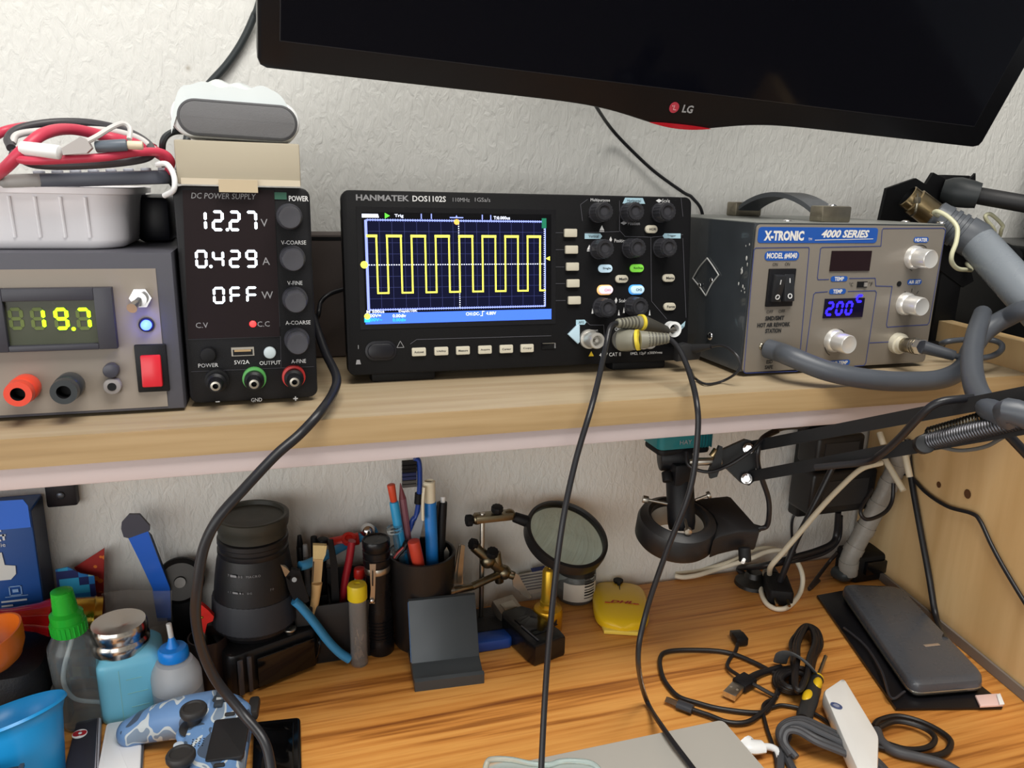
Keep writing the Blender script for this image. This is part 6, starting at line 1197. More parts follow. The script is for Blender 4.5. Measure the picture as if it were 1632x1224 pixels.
B4 = Matrix(((xv.x, yv.x, nv.x, rc.x), (xv.y, yv.y, nv.y, rc.y), (xv.z, yv.z, nv.z, rc.z), (0, 0, 0, 1)))
mb.prism([(.018, -.033), (.030, -.030), (.048, -.028), (.066, -.031), (.069, -.028), (.069, .022), (.066, .025), (.028, .026), (.034, .012), (.0365, 0), (.034, -.012)], -.015, .0078, RLB, .003, X=B4); mb.build('housing', rl_)
mb = MB(); mb.lathe([(.0243, -.013), (.0243, .004), (.0215, -.002), (.0195, -.014), (.0243, -.0145)], mat('diffuser_pale', '#b9b4a8', .5), X, 44); mb.build('diffuser', rl_)
for (a0, a1, b0_, b1_) in ((1024, 795, 1066, 803), (1132, 788, 1108, 797), (1097, 849, 1091, 826)):
    mb = MB(); p, q = mc(a0, b0_ if False else a1, .70 if a0 != 1097 else .672), mc(b0_, b1_, .70 if a0 != 1097 else .69); mb.cyl(p, p.lerp(q, .22), .0034, STL, b=.0006).cyl(p.lerp(q, .2), q, .0014, STL); mb.build('thumb_screw', rl_)
mb = MB(); p = B4 @ Vector((.052, -.034, -.006)); mb.cyl(p, p+Vector((-.0005, -.004, -.012)), .0055, BLKM, b=.001); mb.cyl(p+Vector((-.003, -.006, -.008)), p+Vector((-.0065, -.009, -.0095)), .0016, WHT); mb.build('dimmer_knob', rl_)
pj = B4 @ Vector((.069, -.008, -.004)); mb = MB(); mb.tube([pj, mc(1212, 843, .71)], [.0038, .003], RUB, n=10); mb.tube([mc(1208, 843, .71), mc(1222, 838, .71), mc(1226, 815, .70), mc(1224, 792, .695), mc(1215, 765, .685), mc(1208, 740, .68), mc(1208, 718, .675), mc(1216, 698, .68), mc(1245, 683, .70), mc(1275, 680, .74)], .0024, CABLE, n=10); mb.build('power_lead', rl_)
mb = MB(); mb.tube([mc(1094, 720, .68), mc(1098, 742, .676), mc(1128, 752, .675), mc(1160, 742, .675), mc(1195, 720, .672), mc(1216, 700, .675), mc(1240, 688, .69)], .0016, CABLE, n=8); single(mb, 'microscope_lead', mc(1160, 742, .675), 'thin black lead from the microscope head across the arm plate', 'cable')
mb = MB(); mb.tube([dep(1300, 745, .60), dep(1380, 736, .57), dep(1404, 724, .55), dep(1432, 700, .53), dep(1462, 668, .51), dep(1492, 643, .50), dep(1530, 636, .50), dep(1560, 634, .51)], .0027, CABLE, n=12); single(mb, 'arm_cable', dep(1432, 700, .53), 'shiny black cable winding over both bars of the spring arm', 'cable')
mb = MB(); mb.tube([dep(1495, 712, .52), dep(1530, 718, .51), dep(1570, 712, .50), dep(1600, 696, .49), dep(1640, 676, .48)], .0013, mat('grey_wire', '#55534f', .5), n=8); single(mb, 'arm_wire', dep(1560, 714, .50), 'thin grey wire sagging under the lower spring of the arm', 'cable')
mb = MB(); mb.tube([dep(1604, 690, .55), dep(1640, 728, .55)], .0035, CABLE, n=10); single(mb, 'strut', dep(1620, 706, .55), 'short black strut slanting down at the right end of the spring arm', 'strut')
# ---- power strip, adapters and leads in the right corner
pwx0 = Y(1262, 740, 0).x; pw = thing('power_strip', 'black power strip fixed upright on the wall under the shelf', 'power strip', (pwx0+.02, -.01, .9))
za, zb_ = Y(1262, 820, -.01).z, 1.014
mb = MB(); mb.rslab((pwx0+.0215, -.0105, (za+zb_)/2), (.043, .020, zb_-za), mat('strip_black', '#191919', .45), .004, .003); mb.build('housing', pw)
mb = MB(); mb.box((pwx0+.022, -.0212, (za+zb_)/2), (.03, .0015, (zb_-za)*.85), BLKM, .0005); mb.build('socket_face', pw)
def adapter(a0, b0_, a1, b1_, y0, dp_, lb, m=None):
    p, q = Y(a0, b0_, y0), Y(a1, b1_, y0); b_ = MB(); b_.box(((p.x+q.x)/2, y0+dp_/2, (p.z+q.z)/2), (abs(q.x-p.x), dp_, abs(p.z-q.z)), m or mat('adapter_black', '#1b1b1d', .4), .005, 3)
    b_.box(((p.x+q.x)/2, y0-.0004, (p.z+q.z)/2), (abs(q.x-p.x)*.7, .001, abs(p.z-q.z)*.6), mat('adapter_label', '#2a2a2c', .5)); return single(b_, 'plug_adapter', ((p.x+q.x)/2, y0+dp_/2, min(p.z, q.z)), lb, 'adapter')
adapter(1306, 698, 1375, 742, -.060, .036, 'upper black plug adapter on the power strip, behind the arm bars')
adapter(1298, 756, 1392, 812, -.066, .042, 'lower black plug adapter on the power strip, beside the taped cable bundle')
TPE = mat('grey_tape', '#8f8b84', .4, bump=.4, bscale=250, var=.12, vscale=60)
mb = MB(); pts = [Y(1437, 716, -.090), Y(1428, 745, -.085), Y(1412, 780, -.080), Y(1390, 822, -.075), Y(1368, 862, -.070), Y(1354, 890, -.068)]+[D(1352, 914, DESK+.012)]
mb.tube(pts, .0105, TPE, n=16); tpb = single(mb, 'taped_bundle', pts[-1], 'bundle of leads wrapped in grey tape slanting down to the desk corner', 'cable bundle')
P = smooth_path(pts, 8)
for k in range(6, len(P)-4, 7):
    b_ = MB(); b_.ring(P[k], P[k]+(P[k+3]-P[k]).normalized()*.009, .0114, .0098, TPE, n=20); o = b_.build('tape_wrap', tpb)
mb = MB(); mb.tube([D(1352, 914, DESK+.012), D(1345, 917, DESK+.01), D(1333, 912, DESK+.006)], .008, mat('grey_cable', '#33383a'), n=10); single(mb, 'cable_stub', D(1340, 915), 'dark grey lead end poking out under the taped bundle', 'cable')
p = D(1385, 922); mb = MB(); mb.rslab((p.x-.004, p.y+.012, DESK+.017), (.05, .038, .034), BLKM, .006, .004); mb.box((p.x-.002, p.y-.009, DESK+.020), (.03, .006, .016), BLKG, .001); single(mb, 'charger', (p.x, p.y, DESK), 'black charger block in the desk corner behind the silver-edged power bank', 'charger')
CRW = mat('cream_cord', '#d3cab3', .45); IVO = mat('ivory_cord', '#e4dcc8', .42)
cable(hang([(1405, 738, -.10), (1372, 748, -.10), (1338, 778, -.10), (1306, 812, -.10), (1272, 852, -.095), (1248, 880, -.09), (1229, 902, -.085)])+[D(1226, 916, DESK+.018)], .0030, CRW, 'mains_cable', 'cream mains cord running from the adapters down to the black plug')
cable([D(1076, 918, DESK+.004), D(1090, 920, DESK+.004), D(1115, 916, DESK+.005), D(1150, 905, DESK+.008)]+hang([(1195, 891, -.03), (1222, 880, -.035), (1248, 878, -.045), (1268, 892, -.055), (1279, 918, -.07)])+[D(1275, 945, DESK+.004), D(1258, 966, DESK+.003), D(1240, 971, DESK+.003), D(1222, 962, DESK+.003), D(1213, 942, DESK+.003), D(1216, 920, DESK+.006), D(1222, 903, DESK+.012)], .0028, IVO, 'mains_cable', 'ivory mains cord making a big loop around the black plug', n=12)
cable([D(1076, 914, DESK+.0035), D(1120, 908, DESK+.0035)]+hang([(1170, 893, -.012), (1205, 876, -.012), (1232, 874, -.02), (1254, 884, -.03)]), .0026, CRW, 'mains_cable', 'second cream cord lying along the foot of the wall')
for pts, lb in ((((1402, 690), (1408, 708)), 'short cream cord end between the arm bars near the corner'), (((1408, 728), (1440, 782)), 'cream cord piece slanting down in front of the plywood board'), (((1442, 722), (1450, 760)), 'pale cord hanging behind the lower arm bar on the plywood board'), (((1472, 634), (1460, 652)), 'cream cord end above the upper arm bar under the shelf edge')):
    cable([XP(pts[0][0], pts[0][1], .655), XP((pts[0][0]+pts[1][0])/2, (pts[0][1]+pts[1][1])/2, .654), XP(pts[1][0], pts[1][1], .655)], .0035, CRW, 'cord_piece', lb)
p = D(1243, 962); pg = thing('mains_plug', 'black two-pin mains plug lying inside the ivory cord loop', 'plug', tuple(p))
A_ = D(1229, 905, DESK+.012); B_ = D(1246, 958, DESK+.010); ax_ = (B_-A_); X = axisT(A_, ax_)
mb = MB(); mb.tube([A_, A_+ax_*.3], [.0045, .0075], RUB, n=14); mb.rslab((0, 0, 0), (.028, ax_.length*.62, .019), BLKM, .005, .004, X=T(*(A_+ax_*.64)) @ R(math.degrees(math.atan2(ax_.y, ax_.x))-90, 'Z')); mb.build('body', pg)
side = Vector((ax_.y, -ax_.x, 0)).normalized()
for s in (-.0068, .0068): mb = MB(); c = A_+ax_*.95-side*s; mb.cyl(c, c+ax_.normalized()*.013, .0016, BRS, n=12); mb.build('pin', pg)
mb = MB(); c = D(1200, 935); mb.lathe([(0, 0), (.022, 0), (.021, .004), (.011, .010), (.009, .016), (0, .016)], mat('pad_black', '#1a1917', .4), T(c.x+.004, c.y+.006, DESK), 32); single(mb, 'suction_pad', c, 'round black pad behind the mains plug on the desk', 'pad')
cable(hang([(1336, 816, -.058), (1333, 850, -.055), (1326, 866, -.06), (1300, 878, -.065), (1262, 889, -.07), (1215, 902, -.06)])+[D(1178, 906, DESK+.004), D(1192, 920, DESK+.006)], .0036, CABLE, 'black_lead', 'thick black lead sweeping from the lower adapter along the desk back', n=12)
cable(hang([(1340, 822, -.054), (1337, 858, -.052), (1318, 879, -.058), (1285, 890, -.062), (1250, 897, -.06)])+[D(1200, 907, DESK+.003)], .0026, CABLE, 'black_lead', 'thinner black lead just below the thick one along the desk back')
cable(hang([(1330, 738, -.085), (1300, 800, -.085), (1270, 860, -.08), (1252, 905, -.078)])+[D(1236, 945, DESK+.004)], .0036, CABLE, 'black_lead', 'straight black lead crossing the cream cord down to the mains plug', n=12)
cable(hang([(1275, 812, -.006), (1264, 825, -.004), (1262, 850, -.004), (1268, 890, -.006)]), .0016, CABLE, 'black_lead', 'thin black lead hanging from the power strip down the wall')
cable(hang([(1390, 780, -.10), (1372, 810, -.11), (1377, 826, -.115), (1392, 826, -.115), (1412, 815, -.11), (1422, 797, -.105), (1424, 770, -.10)]), .0022, CABLE, 'black_lead', 'black lead looping below the taped bundle against the plywood board')
cable([D(1305, 925, DESK+.003), D(1290, 938, DESK+.003)]+hang([(1318, 900, -.04), (1335, 880, -.045)]), .0022, mat('dark_brown_lead', '#2c2320', .5), 'black_lead', 'dim brown-black lead in the shadow behind the folder')
def on_panel(px, py, off):       # point on the inner face of the side panel
    d = ray(px, py); n_ = Vector((pn.x, pn.y, 0)); o_ = Vector((PA.x, PA.y, 0))-n_*off
    t = (o_-EYE).dot(n_)/d.dot(n_); return EYE+d*t
cable([on_panel(a, b, .005) for a, b in ((1446, 700), (1452, 760), (1466, 840), (1480, 915), (1492, 985))]+[D(1506, 1020, DESK+.02)], .0034, CABLE, 'panel_lead', 'thick black lead hanging straight down the plywood board', n=12)
cable([on_panel(a, b, .004) for a, b in ((1432, 756), (1450, 758), (1476, 785), (1510, 807), (1548, 818), (1562, 830), (1580, 868), (1600, 905), (1632, 958))]+[on_panel(1660, 1000, .004)], .0021, CABLE, 'panel_lead', 'thin black lead wandering across the plywood board toward its front')
# ---- folder, power bank, tag
FZ = DESK+.004
mb = MB(); P = [D(1302, 948, FZ), D(1366, 936, FZ), D(1600, 1120, FZ), D(1598, 1126, FZ), D(1428, 1128, FZ)]
mb.prism([(p.x, p.y) for p in P][::-1], DESK+.0005, FZ, mat('folder_black', '#101014', .32), .0012)
P2 = [D(1345, 1000, FZ+.004), D(1380, 1030, FZ+.004), D(1405, 1070, FZ+.006), D(1420, 1112, FZ+.004), D(1442, 1102, FZ+.005)]
mb.tube(P2, .0012, mat('folder_edge', '#2b2b30', .3), n=8); single(mb, 'folder', D(1450, 1040), 'thin glossy black folder on the desk under the power bank', 'folder')
BZ_ = FZ+.0007; top = BZ_+.017
pbk = thing('power_bank', 'slate grey rounded power bank with a silver edge lying on the black folder', 'power bank', tuple(D(1460, 1010, BZ_)))
cs = [D(1338, 926, top), D(1447, 930, top), D(1579, 1084, top), D(1452, 1092, top)]
cs = [D(1340, 927, top), D(1434, 931, top), D(1576, 1080, top), D(1455, 1090, top)]
def rquad(cs, r, n=7):
    out = []; N = len(cs)
    for i in range(N):
        p = Vector((cs[i].x, cs[i].y)); a = Vector((cs[i-1].x, cs[i-1].y)); b = Vector((cs[(i+1) % N].x, cs[(i+1) % N].y)); da = (a-p).normalized(); db = (b-p).normalized()
        p0_, p1_ = p+da*r, p+db*r
        for k in range(n+1): t = k/n; q_ = p0_*(1-t)**2+p*2*t*(1-t)+p1_*t*t; out.append((q_.x, q_.y))
    return out
O_ = rquad(cs[::-1], .014); cg = Vector((sum(p[0] for p in O_)/len(O_), sum(p[1] for p in O_)/len(O_)))
ins = lambda s, z: [(cg.x+(p[0]-cg.x)*s, cg.y+(p[1]-cg.y)*s, z) for p in O_]
PBM = mat('slate_bank', '#45484e', .28, var=.03, coat=.2)
mb = MB(); mb.loft([ins(.93, BZ_), ins(.985, BZ_+.002), ins(1.0, BZ_+.0045)], BLKG); mb.loft([ins(1.004, BZ_+.0045), ins(1.006, BZ_+.0062), ins(1.0, BZ_+.007)], mat('silver_edge', '#a39f96', .25, .9)); mb.build('base', pbk)
mb = MB(); mb.loft([ins(1.0, BZ_+.007), ins(1.0, BZ_+.0095), ins(.985, top-.003), ins(.95, top-.0008), ins(.90, top), ins(.4, top+.0004)], PBM); mb.build('top_shell', pbk)
p = D(1485, 1028, top+.0008); mb = MB(); mb.box((0, 0, 0), (.017, .0036, .0006), mat('plate_champagne', '#b9aa9c', .35, .6), .0003, X=T(*p) @ R(-6, 'Z')); mb.build('name_plate', pbk)
cs2 = [D(1554, 1109, FZ+.002), D(1590, 1106, FZ+.002), D(1599, 1124, FZ+.002), D(1562, 1126, FZ+.002)]
mb = MB(); mb.prism([(p.x, p.y) for p in cs2][::-1], FZ+.0004, FZ+.003, mat('pink_tag', '#e3c3bd', .4), .0006); c2 = [D(1588, 1107, FZ+.004), D(1594, 1105, FZ+.004), D(1601, 1122, FZ+.004), D(1593, 1123, FZ+.004)]; mb.prism([(p.x, p.y) for p in c2][::-1], FZ+.003, FZ+.0045, WHT, .0004); single(mb, 'tag', cs2[0], 'small pinkish tag with a white end on the front corner of the folder', 'tag')
# ---- white dongle
dz = DESK+.022; cs3 = [D(1311, 1098, dz), D(1344, 1076, dz), D(1402, 1172, dz), D(1400, 1238, dz), D(1372, 1238, dz), D(1346, 1180, dz)]
dg_ = thing('usb_modem', 'white rounded stick modem with a small blue oval mark', 'modem', tuple(D(1355, 1150)))
O3 = rquad(cs3[::-1], .006, 5); cg = Vector((sum(p[0] for p in O3)/len(O3), sum(p[1] for p in O3)/len(O3)))
ins3 = lambda s, z: [(cg.x+(p[0]-cg.x)*s, cg.y+(p[1]-cg.y)*s, z) for p in O3]
mb = MB(); mb.loft([ins3(.92, dz-.016), ins3(.99, dz-.014), ins3(1.0, dz-.010), ins3(.99, dz-.003), ins3(.95, dz-.0006), ins3(.88, dz), ins3(.3, dz+.0003)], mat('gloss_white', '#ecebe8', .15, coat=.4)); mb.build('shell', dg_)
mb = MB(); p = D(1333, 1125, dz+.0008); mb.lathe([(.0028, 0), (.0046, 0), (.0046, .0005), (.0028, .0005)], mat('oval_blue', '#4a5680', .4), T(*p) @ R(30, 'Z') @ Matrix.Diagonal((.8, 1.1, 1, 1)), 24); mb.cyl(p, p+Vector((0, 0, .0004)), .0026, mat('oval_grey', '#8d93a8', .4)); mb.build('oval_mark', dg_)
# ---- cables on the desk
def dcab(pts, r, m, nm, lb, n=9, g=None): return cable([D(a, b, DESK+h) for a, b, h in pts], r, m, nm, lb, n=n, g=g)
UC = mat('usb_cable', '#1a1718', .42)
ua = thing('usb_cable', 'black cable with a silver-tipped plug looping left across the desk', 'cable', tuple(D(1060, 1060)))
mb = MB(); mb.tube([D(a, b, DESK+.003) for a, b in ((1240, 1076), (1200, 1055), (1160, 1040), (1115, 1036), (1066, 1038), (1052, 1050), (1056, 1078), (1070, 1100), (1085, 1112), (1110, 1120), (1150, 1130), (1210, 1136), (1228, 1126), (1240, 1100))], .0023, UC, n=10); mb.build('cord', ua)
mb = MB(); mb.tube([D(a, b, DESK+.0045) for a, b in ((1080, 1122), (1104, 1131))], .0056, mat('plug_dark_grey', '#34353a', .4), n=12, flat=.65); mb.build('plug', ua)
mb = MB(); mb.tube([D(a, b, DESK+.0045) for a, b in ((1062, 1114), (1081, 1122))], .0042, CHR, n=4, flat=.6); mb.build('plug_tip', ua)
mb = MB(); mb.tube([D(a, b, DESK+.004) for a, b in ((1103, 1131), (1130, 1140), (1160, 1151), (1190, 1151), (1212, 1138), (1230, 1120), (1240, 1105))], .0023, UC, n=10); mb.build('cord', ua)
ub = thing('usb_cable', 'black cable ending in a silver USB plug that points to the viewer', 'cable', tuple(D(1175, 1105)))
def usb(root, p_tip, p_mid, p_end, wd, h):
    a, b, c = p_tip, p_mid, p_end; d = b-a; ang_ = math.degrees(math.atan2(d.y, d.x)); m1 = (a+b)/2; m2 = (b+c)/2
    b_ = MB(); b_.box((0, 0, 0), ((b-a).length, wd*.78, h*.6), STL, .0006, X=T(*m1) @ R(ang_, 'Z')); b_.box((-(b-a).length/2, 0, 0), (.0006, wd*.8, h*.62), CHR, X=T(*m1) @ R(ang_, 'Z'))
    for s in (-1, 1): b_.box((0, s*wd*.2, h*.31), (.0022, .0022, .0004), mat('contact_hole', '#7c7468', .5), X=T(*m1) @ R(ang_, 'Z'))
    b_.build('plug_tip', root); d = c-b; ang_ = math.degrees(math.atan2(d.y, d.x)); b_ = MB(); b_.box((0, 0, 0), ((c-b).length, wd, h), BLK, .0014, X=T(*m2) @ R(ang_, 'Z')); b_.build('plug', root)
usb(ub, D(1162, 1109, DESK+.006), D(1177, 1093, DESK+.006), D(1196, 1082, DESK+.006), .0155, .0085)
mb = MB(); mb.tube([D(1192, 1084, DESK+.005), D(1210, 1074, DESK+.004), D(1228, 1068, DESK+.004), D(1245, 1062, DESK+.005)], [.0042, .0024], UC, n=10); mb.build('cord', ub)
uc_ = thing('usb_cable', 'black cable with a small square plug standing off from the bundle', 'cable', tuple(D(1178, 1020)))
a = D(1176, 1025, DESK+.006); mb = MB(); mb.box((0, 0, 0), (.013, .014, .009), BLK, .0014, X=T(*D(1179, 1018, DESK+.006)) @ R(-8, 'Z')); mb.box((0, .009, 0), (.012, .006, .0065), mat('plug_face', '#3a3836', .5), .0008, X=T(*D(1179, 1018, DESK+.006)) @ R(-8, 'Z')); mb.build('plug', uc_)
mb = MB(); mb.tube([D(a_, b_, DESK+h) for a_, b_, h in ((1176, 1026, .005), (1172, 1038, .003), (1162, 1052, .003), (1160, 1064, .0045), (1176, 1076, .007), (1200, 1090, .0075), (1225, 1104, .005), (1240, 1112, .004))], .0019, UC, n=9); mb.build('cord', uc_)
bn = thing('cable_bundle', 'coiled black cable held by a grey strap, left of the yellow screwdriver', 'cable bundle', tuple(D(1275, 1060)))
for k in range(6):
    pts = []
    for j in range(14):
        a = 2*PI*j/14; u = math.cos(a); v = math.sin(a); w_ = 26-k*2.5+random.uniform(-3, 3)
        pts.append(D(1281+w_*u*(.7+.3*(v < 0))-18*v*.5+random.uniform(-1.5, 1.5), 1050+52*v+random.uniform(-2, 2), DESK+.004+k*.0028+.003*abs(u)))
    mb = MB(); mb.tube(pts, .0025, UC, n=8, closed=True, sub=5); mb.build('coil', bn)
for k in range(4):
    pts = [D(1266+(32-k*4)*math.cos(2*PI*j/12)+random.uniform(-1, 1), 1084+(20-k*2.5)*math.sin(2*PI*j/12), DESK+.004+k*.003) for j in range(12)]
    mb = MB(); mb.tube(pts, .0025, UC, n=8, closed=True, sub=5); mb.build('coil', bn)
mb = MB(); mb.tube([D(1243, 1056, DESK+.004), D(1248, 1043, DESK+.020), D(1262, 1042, DESK+.026), D(1280, 1052, DESK+.026), D(1294, 1066, DESK+.018), D(1297, 1075, DESK+.004)], .0065, mat('strap_grey_fabric', '#55595c', .7, bump=.4, bscale=900), n=10, flat=.22); mb.build('strap', bn)
dcab(((1238, 1112, .003), (1220, 1120, .003), (1216, 1132, .003), (1222, 1160, .003), (1235, 1200, .003), (1240, 1240, .003)), .0017, UC, 'thin_lead', 'thin black lead running from the bundle to the white plug and out of view')
dcab(((1228, 1128, .003), (1250, 1124, .003), (1290, 1134, .003), (1320, 1152, .003), (1350, 1185, .003)), .0017, UC, 'thin_lead', 'thin black lead crossing under the yellow screwdriver')
sd = thing('screwdriver', 'yellow and black handled screwdriver lying beside the coiled black cable', 'screwdriver', tuple(D(1295, 1115)))
A_, B_, C_, E_ = D(1316, 1046, DESK+.010), D(1303, 1080, DESK+.010), D(1296, 1108, DESK+.010), D(1280, 1148, DESK+.010); ax_ = (E_-B_)
mb = MB(); mb.cyl(A_, B_, .0017, STL); mb.build('shaft', sd)
YH = mat('handle_yellow', '#dcb41e', .35); X = axisT(B_, ax_); Lh = ax_.length
mb = MB(); mb.lathe([(0, 0), (.005, .0005), (.0062, .004), (.0052, .008), (.0068, Lh*.3), (.0072, Lh*.6), (.0066, Lh*.8), (.0072, Lh*.9), (.006, Lh), (0, Lh)], mat('grip_black', '#2a2a2b', .5), X, 24); mb.build('handle', sd)
for (f0, wv, sx_) in ((.26, .0055, .003), (.55, .006, -.003), (.88, .0068, 0)):
    mb = MB(); c = B_+ax_*f0+Vector((sx_, 0, .0035 if f0 < .8 else 0)); mb.ball((0, 0, 0), wv, YH, (.8, 1.75 if f0 < .8 else .8, .9), X=T(*c) @ R(math.degrees(math.atan2(ax_.y, ax_.x))-90, 'Z')); mb.build('grip_patch', sd)
mb = MB(); mb.lathe([(.0052, .0), (.0060, .001), (.0060, .003), (.005, .004)], YH, X, 20); mb.build('collar', sd)
GC = mat('grey_cord', '#45464a', .5)
gb = thing('cable_hank', 'hank of thick dark grey cord bunched below the yellow screwdriver', 'cable bundle', tuple(D(1290, 1180)))
for k in range(6):
    o_ = (k-2.5)
    mb = MB(); mb.tube([D(a_+o_*dx, b_+o_*dy, DESK+.005+h+.002*(k % 3)) for a_, b_, dx, dy, h in ((1262, 1205, 3, 1, 0), (1246, 1178, 2, 2.5, .004), (1252, 1160, 1, 2.5, .010), (1275, 1156, -1, 4, .012), (1305, 1170, -1.5, 5, .010), (1340, 1186, -1, 4.5, .006), (1372, 1202, 0, 4, .002), (1400, 1222, 0, 3, 0), (1425, 1250, 0, 3, 0))], .0029, GC, n=8); mb.build('strand', gb)
mb = MB()
mb.tube([D(a_, b_, DESK+.004) for a_, b_ in ((1262, 1160), (1248, 1185), (1258, 1215), (1275, 1245))], .0034, GC, n=8); mb.build('strand', gb)
mb = MB(); mb.tube([D(a_, b_, DESK+.004) for a_, b_ in ((1256, 1172), (1245, 1200), (1243, 1245))], .0034, GC, n=8); mb.build('strand', gb)
rl2 = thing('coiled_lead', 'black lead coiled in double rings right of the white modem', 'cable', tuple(D(1450, 1180)))
mb = MB(); mb.tube([D(a_, b_, DESK+.004) for a_, b_ in ((1392, 1158), (1402, 1148), (1430, 1142), (1465, 1150), (1498, 1166), (1515, 1182), (1506, 1200), (1472, 1206), (1430, 1198), (1400, 1190))], .0027, UC, n=9); mb.build('coil', rl2)
mb = MB(); mb.tube([D(a_, b_, DESK+.007) for a_, b_ in ((1400, 1160), (1425, 1150), (1455, 1154), (1482, 1166), (1490, 1180), (1476, 1192), (1445, 1194), (1410, 1184))], .0024, UC, n=9); mb.build('coil', rl2)
mb = MB(); mb.tube([D(a_, b_, DESK+.005) for a_, b_ in ((1396, 1165), (1404, 1182), (1428, 1198), (1470, 1208), (1510, 1220), (1550, 1245))], [.0050, .0034], GC, n=10); mb.build('coil', rl2)
wp = thing('white_plug', 'white USB plug and lead beside the corner of the closed laptop', 'plug', tuple(D(1210, 1190)))
mb = MB(); mb.tube([D(1186, 1184, DESK+.010), D(1196, 1190, DESK+.010), D(1216, 1190, DESK+.009)], [.0095, .0065], WHT, n=12, flat=.6); mb.build('plug', wp)
mb = MB(); mb.tube([D(1214, 1190, DESK+.008), D(1228, 1191, DESK+.006), D(1238, 1197, DESK+.004), D(1244, 1212, DESK+.004)], .0030, WHT, n=10); mb.build('cord', wp)
# ---- laptop and clear goggles at the front
lz = DESK+.018; C0 = D(1152, 1146, lz); e1 = (D(790, 1222, lz)-C0); e1.z = 0; e1.normalize(); e2 = Vector((e1.y, -e1.x, 0)); 
if e2.y > 0: e2 = -e2
lp = thing('laptop', 'closed grey laptop at the front edge of the desk', 'laptop', tuple(C0+e1*.17+e2*.12-Vector((0, 0, .018))))
O4 = rquad([C0, C0+e1*.34, C0+e1*.34+e2*.235, C0+e2*.235], .006, 5)
if (Vector(O4[1])-Vector(O4[0])).cross(Vector(O4[2])-Vector(O4[1])) < 0: O4 = O4[::-1]
LG_ = mat('laptop_grey', '#b8b5ae', .4, .1, var=.03, vscale=12)
mb = MB(); mb.prism(O4, lz-.0085, lz, LG_, .0012); mb.build('lid', lp)
mb = MB(); mb.prism(O4, DESK+.001, lz-.009, mat('laptop_base', '#6b6863', .4, .3), .001); mb.build('base', lp)
gg = thing('safety_goggles', 'clear plastic goggles lying on the closed laptop at the bottom of the view', 'goggles', tuple(D(860, 1225, lz)))
GCL = mat('goggle_plastic', '#cfe0de', .12, trans=.7, ior=1.3); y_ = lz+.012
mb = MB(); mb.tube([D(a_, b_, lz+h) for a_, b_, h in ((770, 1250, .004), (776, 1216, .010), (788, 1210, .014), (815, 1211, .014), (845, 1217, .013), (875, 1219, .012), (893, 1214, .014), (915, 1213, .014), (945, 1218, .012), (965, 1240, .004))], .0022, GCL, n=10); mb.build('frame_edge', gg)
mb = MB(); rg = []
for (a_, b_, h) in ((776, 1218, .009), (788, 1212, .013), (815, 1213, .013), (845, 1219, .012), (875, 1221, .011), (893, 1216, .013), (915, 1215, .013), (945, 1220, .011)):
    p = D(a_, b_, lz+h); rg.append([p, p+Vector((.002, -.012, -.002)), p+Vector((.004, -.03, -h+.003))])
mb.loft(rg, GCL, cap=False, closed=False); mb.build('lens', gg)
# ---- bottom left: blue cup, phones, controller
uc2 = D(60, 1190); bc = thing('blue_cup', 'bright blue plastic cup with a flared rim lying tilted at the front left', 'cup', (-.19, -.155, DESK))
XC_ = T(-.205, -.168, DESK+.036) @ R(-12, 'Y') @ R(-18, 'X')
mb = MB(XC_); CB = mat('cup_blue', '#1e93d8', .35, sss=.0); mb.lathe([(0, -.034), (.026, -.034), (.028, -.032), (.0365, .014), (.0395, .021), (.0415, .0225), (.0405, .0245), (.0375, .022), (.0345, .013), (.0262, -.030), (0, -.030)], CB, n=56); mb.build('body', bc)
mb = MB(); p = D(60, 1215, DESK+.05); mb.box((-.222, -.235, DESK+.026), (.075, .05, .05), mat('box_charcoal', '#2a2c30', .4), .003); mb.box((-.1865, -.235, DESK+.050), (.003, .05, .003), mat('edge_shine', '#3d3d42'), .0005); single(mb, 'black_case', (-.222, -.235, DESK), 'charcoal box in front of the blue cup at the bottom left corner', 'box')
def slabq(pts, z0, z1, m, r, b_=.001):
    O = rquad([D(a_, c_, z1) for a_, c_ in pts], r, 5)
    if (Vector(O[1])-Vector(O[0])).cross(Vector(O[2])-Vector(O[1])) < 0: O = O[::-1]
    mm = MB(); mm.prism(O, z0, z1, m, b_); return mm
pcs = thing('phone_case', 'dark cased phone with a small red and white badge beside the white phone', 'phone', tuple(D(135, 1200)))
slabq(((122, 1148), (158, 1142), (150, 1260), (92, 1262)), DESK+.001, DESK+.010, mat('case_slate', '#2b2b34', .35, var=.1), .004).build('body', pcs)
mb = slabq(((155, 1143), (161, 1143), (154, 1260), (148, 1260)), DESK+.001, DESK+.0108, mat('case_edge', '#9a98a0', .3), .001); mb.build('edge', pcs)
p = D(127, 1170, DESK+.0104); mb = MB(); RB = mat('badge_red', '#a5202a', .4); mb.cyl(p, p+Vector((0, 0, .0004)), .0056, WHT, n=24)
mb.cyl(p+Vector((-.0018, .0004, .0003)), p+Vector((-.0018, .0004, .0007)), .0034, RB, n=20).cyl(p+Vector((.002, .0004, .0003)), p+Vector((.002, .0004, .0007)), .0032, RB, n=20); mb.cyl(p+Vector((.0004, 0, .0006)), p+Vector((.0004, 0, .001)), .0014, WHT, n=14); mb.build('badge', pcs)
wps = thing('white_phone', 'plain white phone lying face down between the dark phone and the game controller', 'phone', tuple(D(190, 1200)))
slabq(((169, 1152), (228, 1142), (222, 1262), (148, 1262)), DESK+.001, DESK+.009, mat('phone_white', '#e6e7ea', .2, coat=.3), .004, .0018).build('body', wps)
slabq(((226, 1146), (231, 1145), (226, 1260), (221, 1260)), DESK+.001, DESK+.0078, mat('phone_edge', '#7d7f86', .3, .5), .001).build('edge', wps)
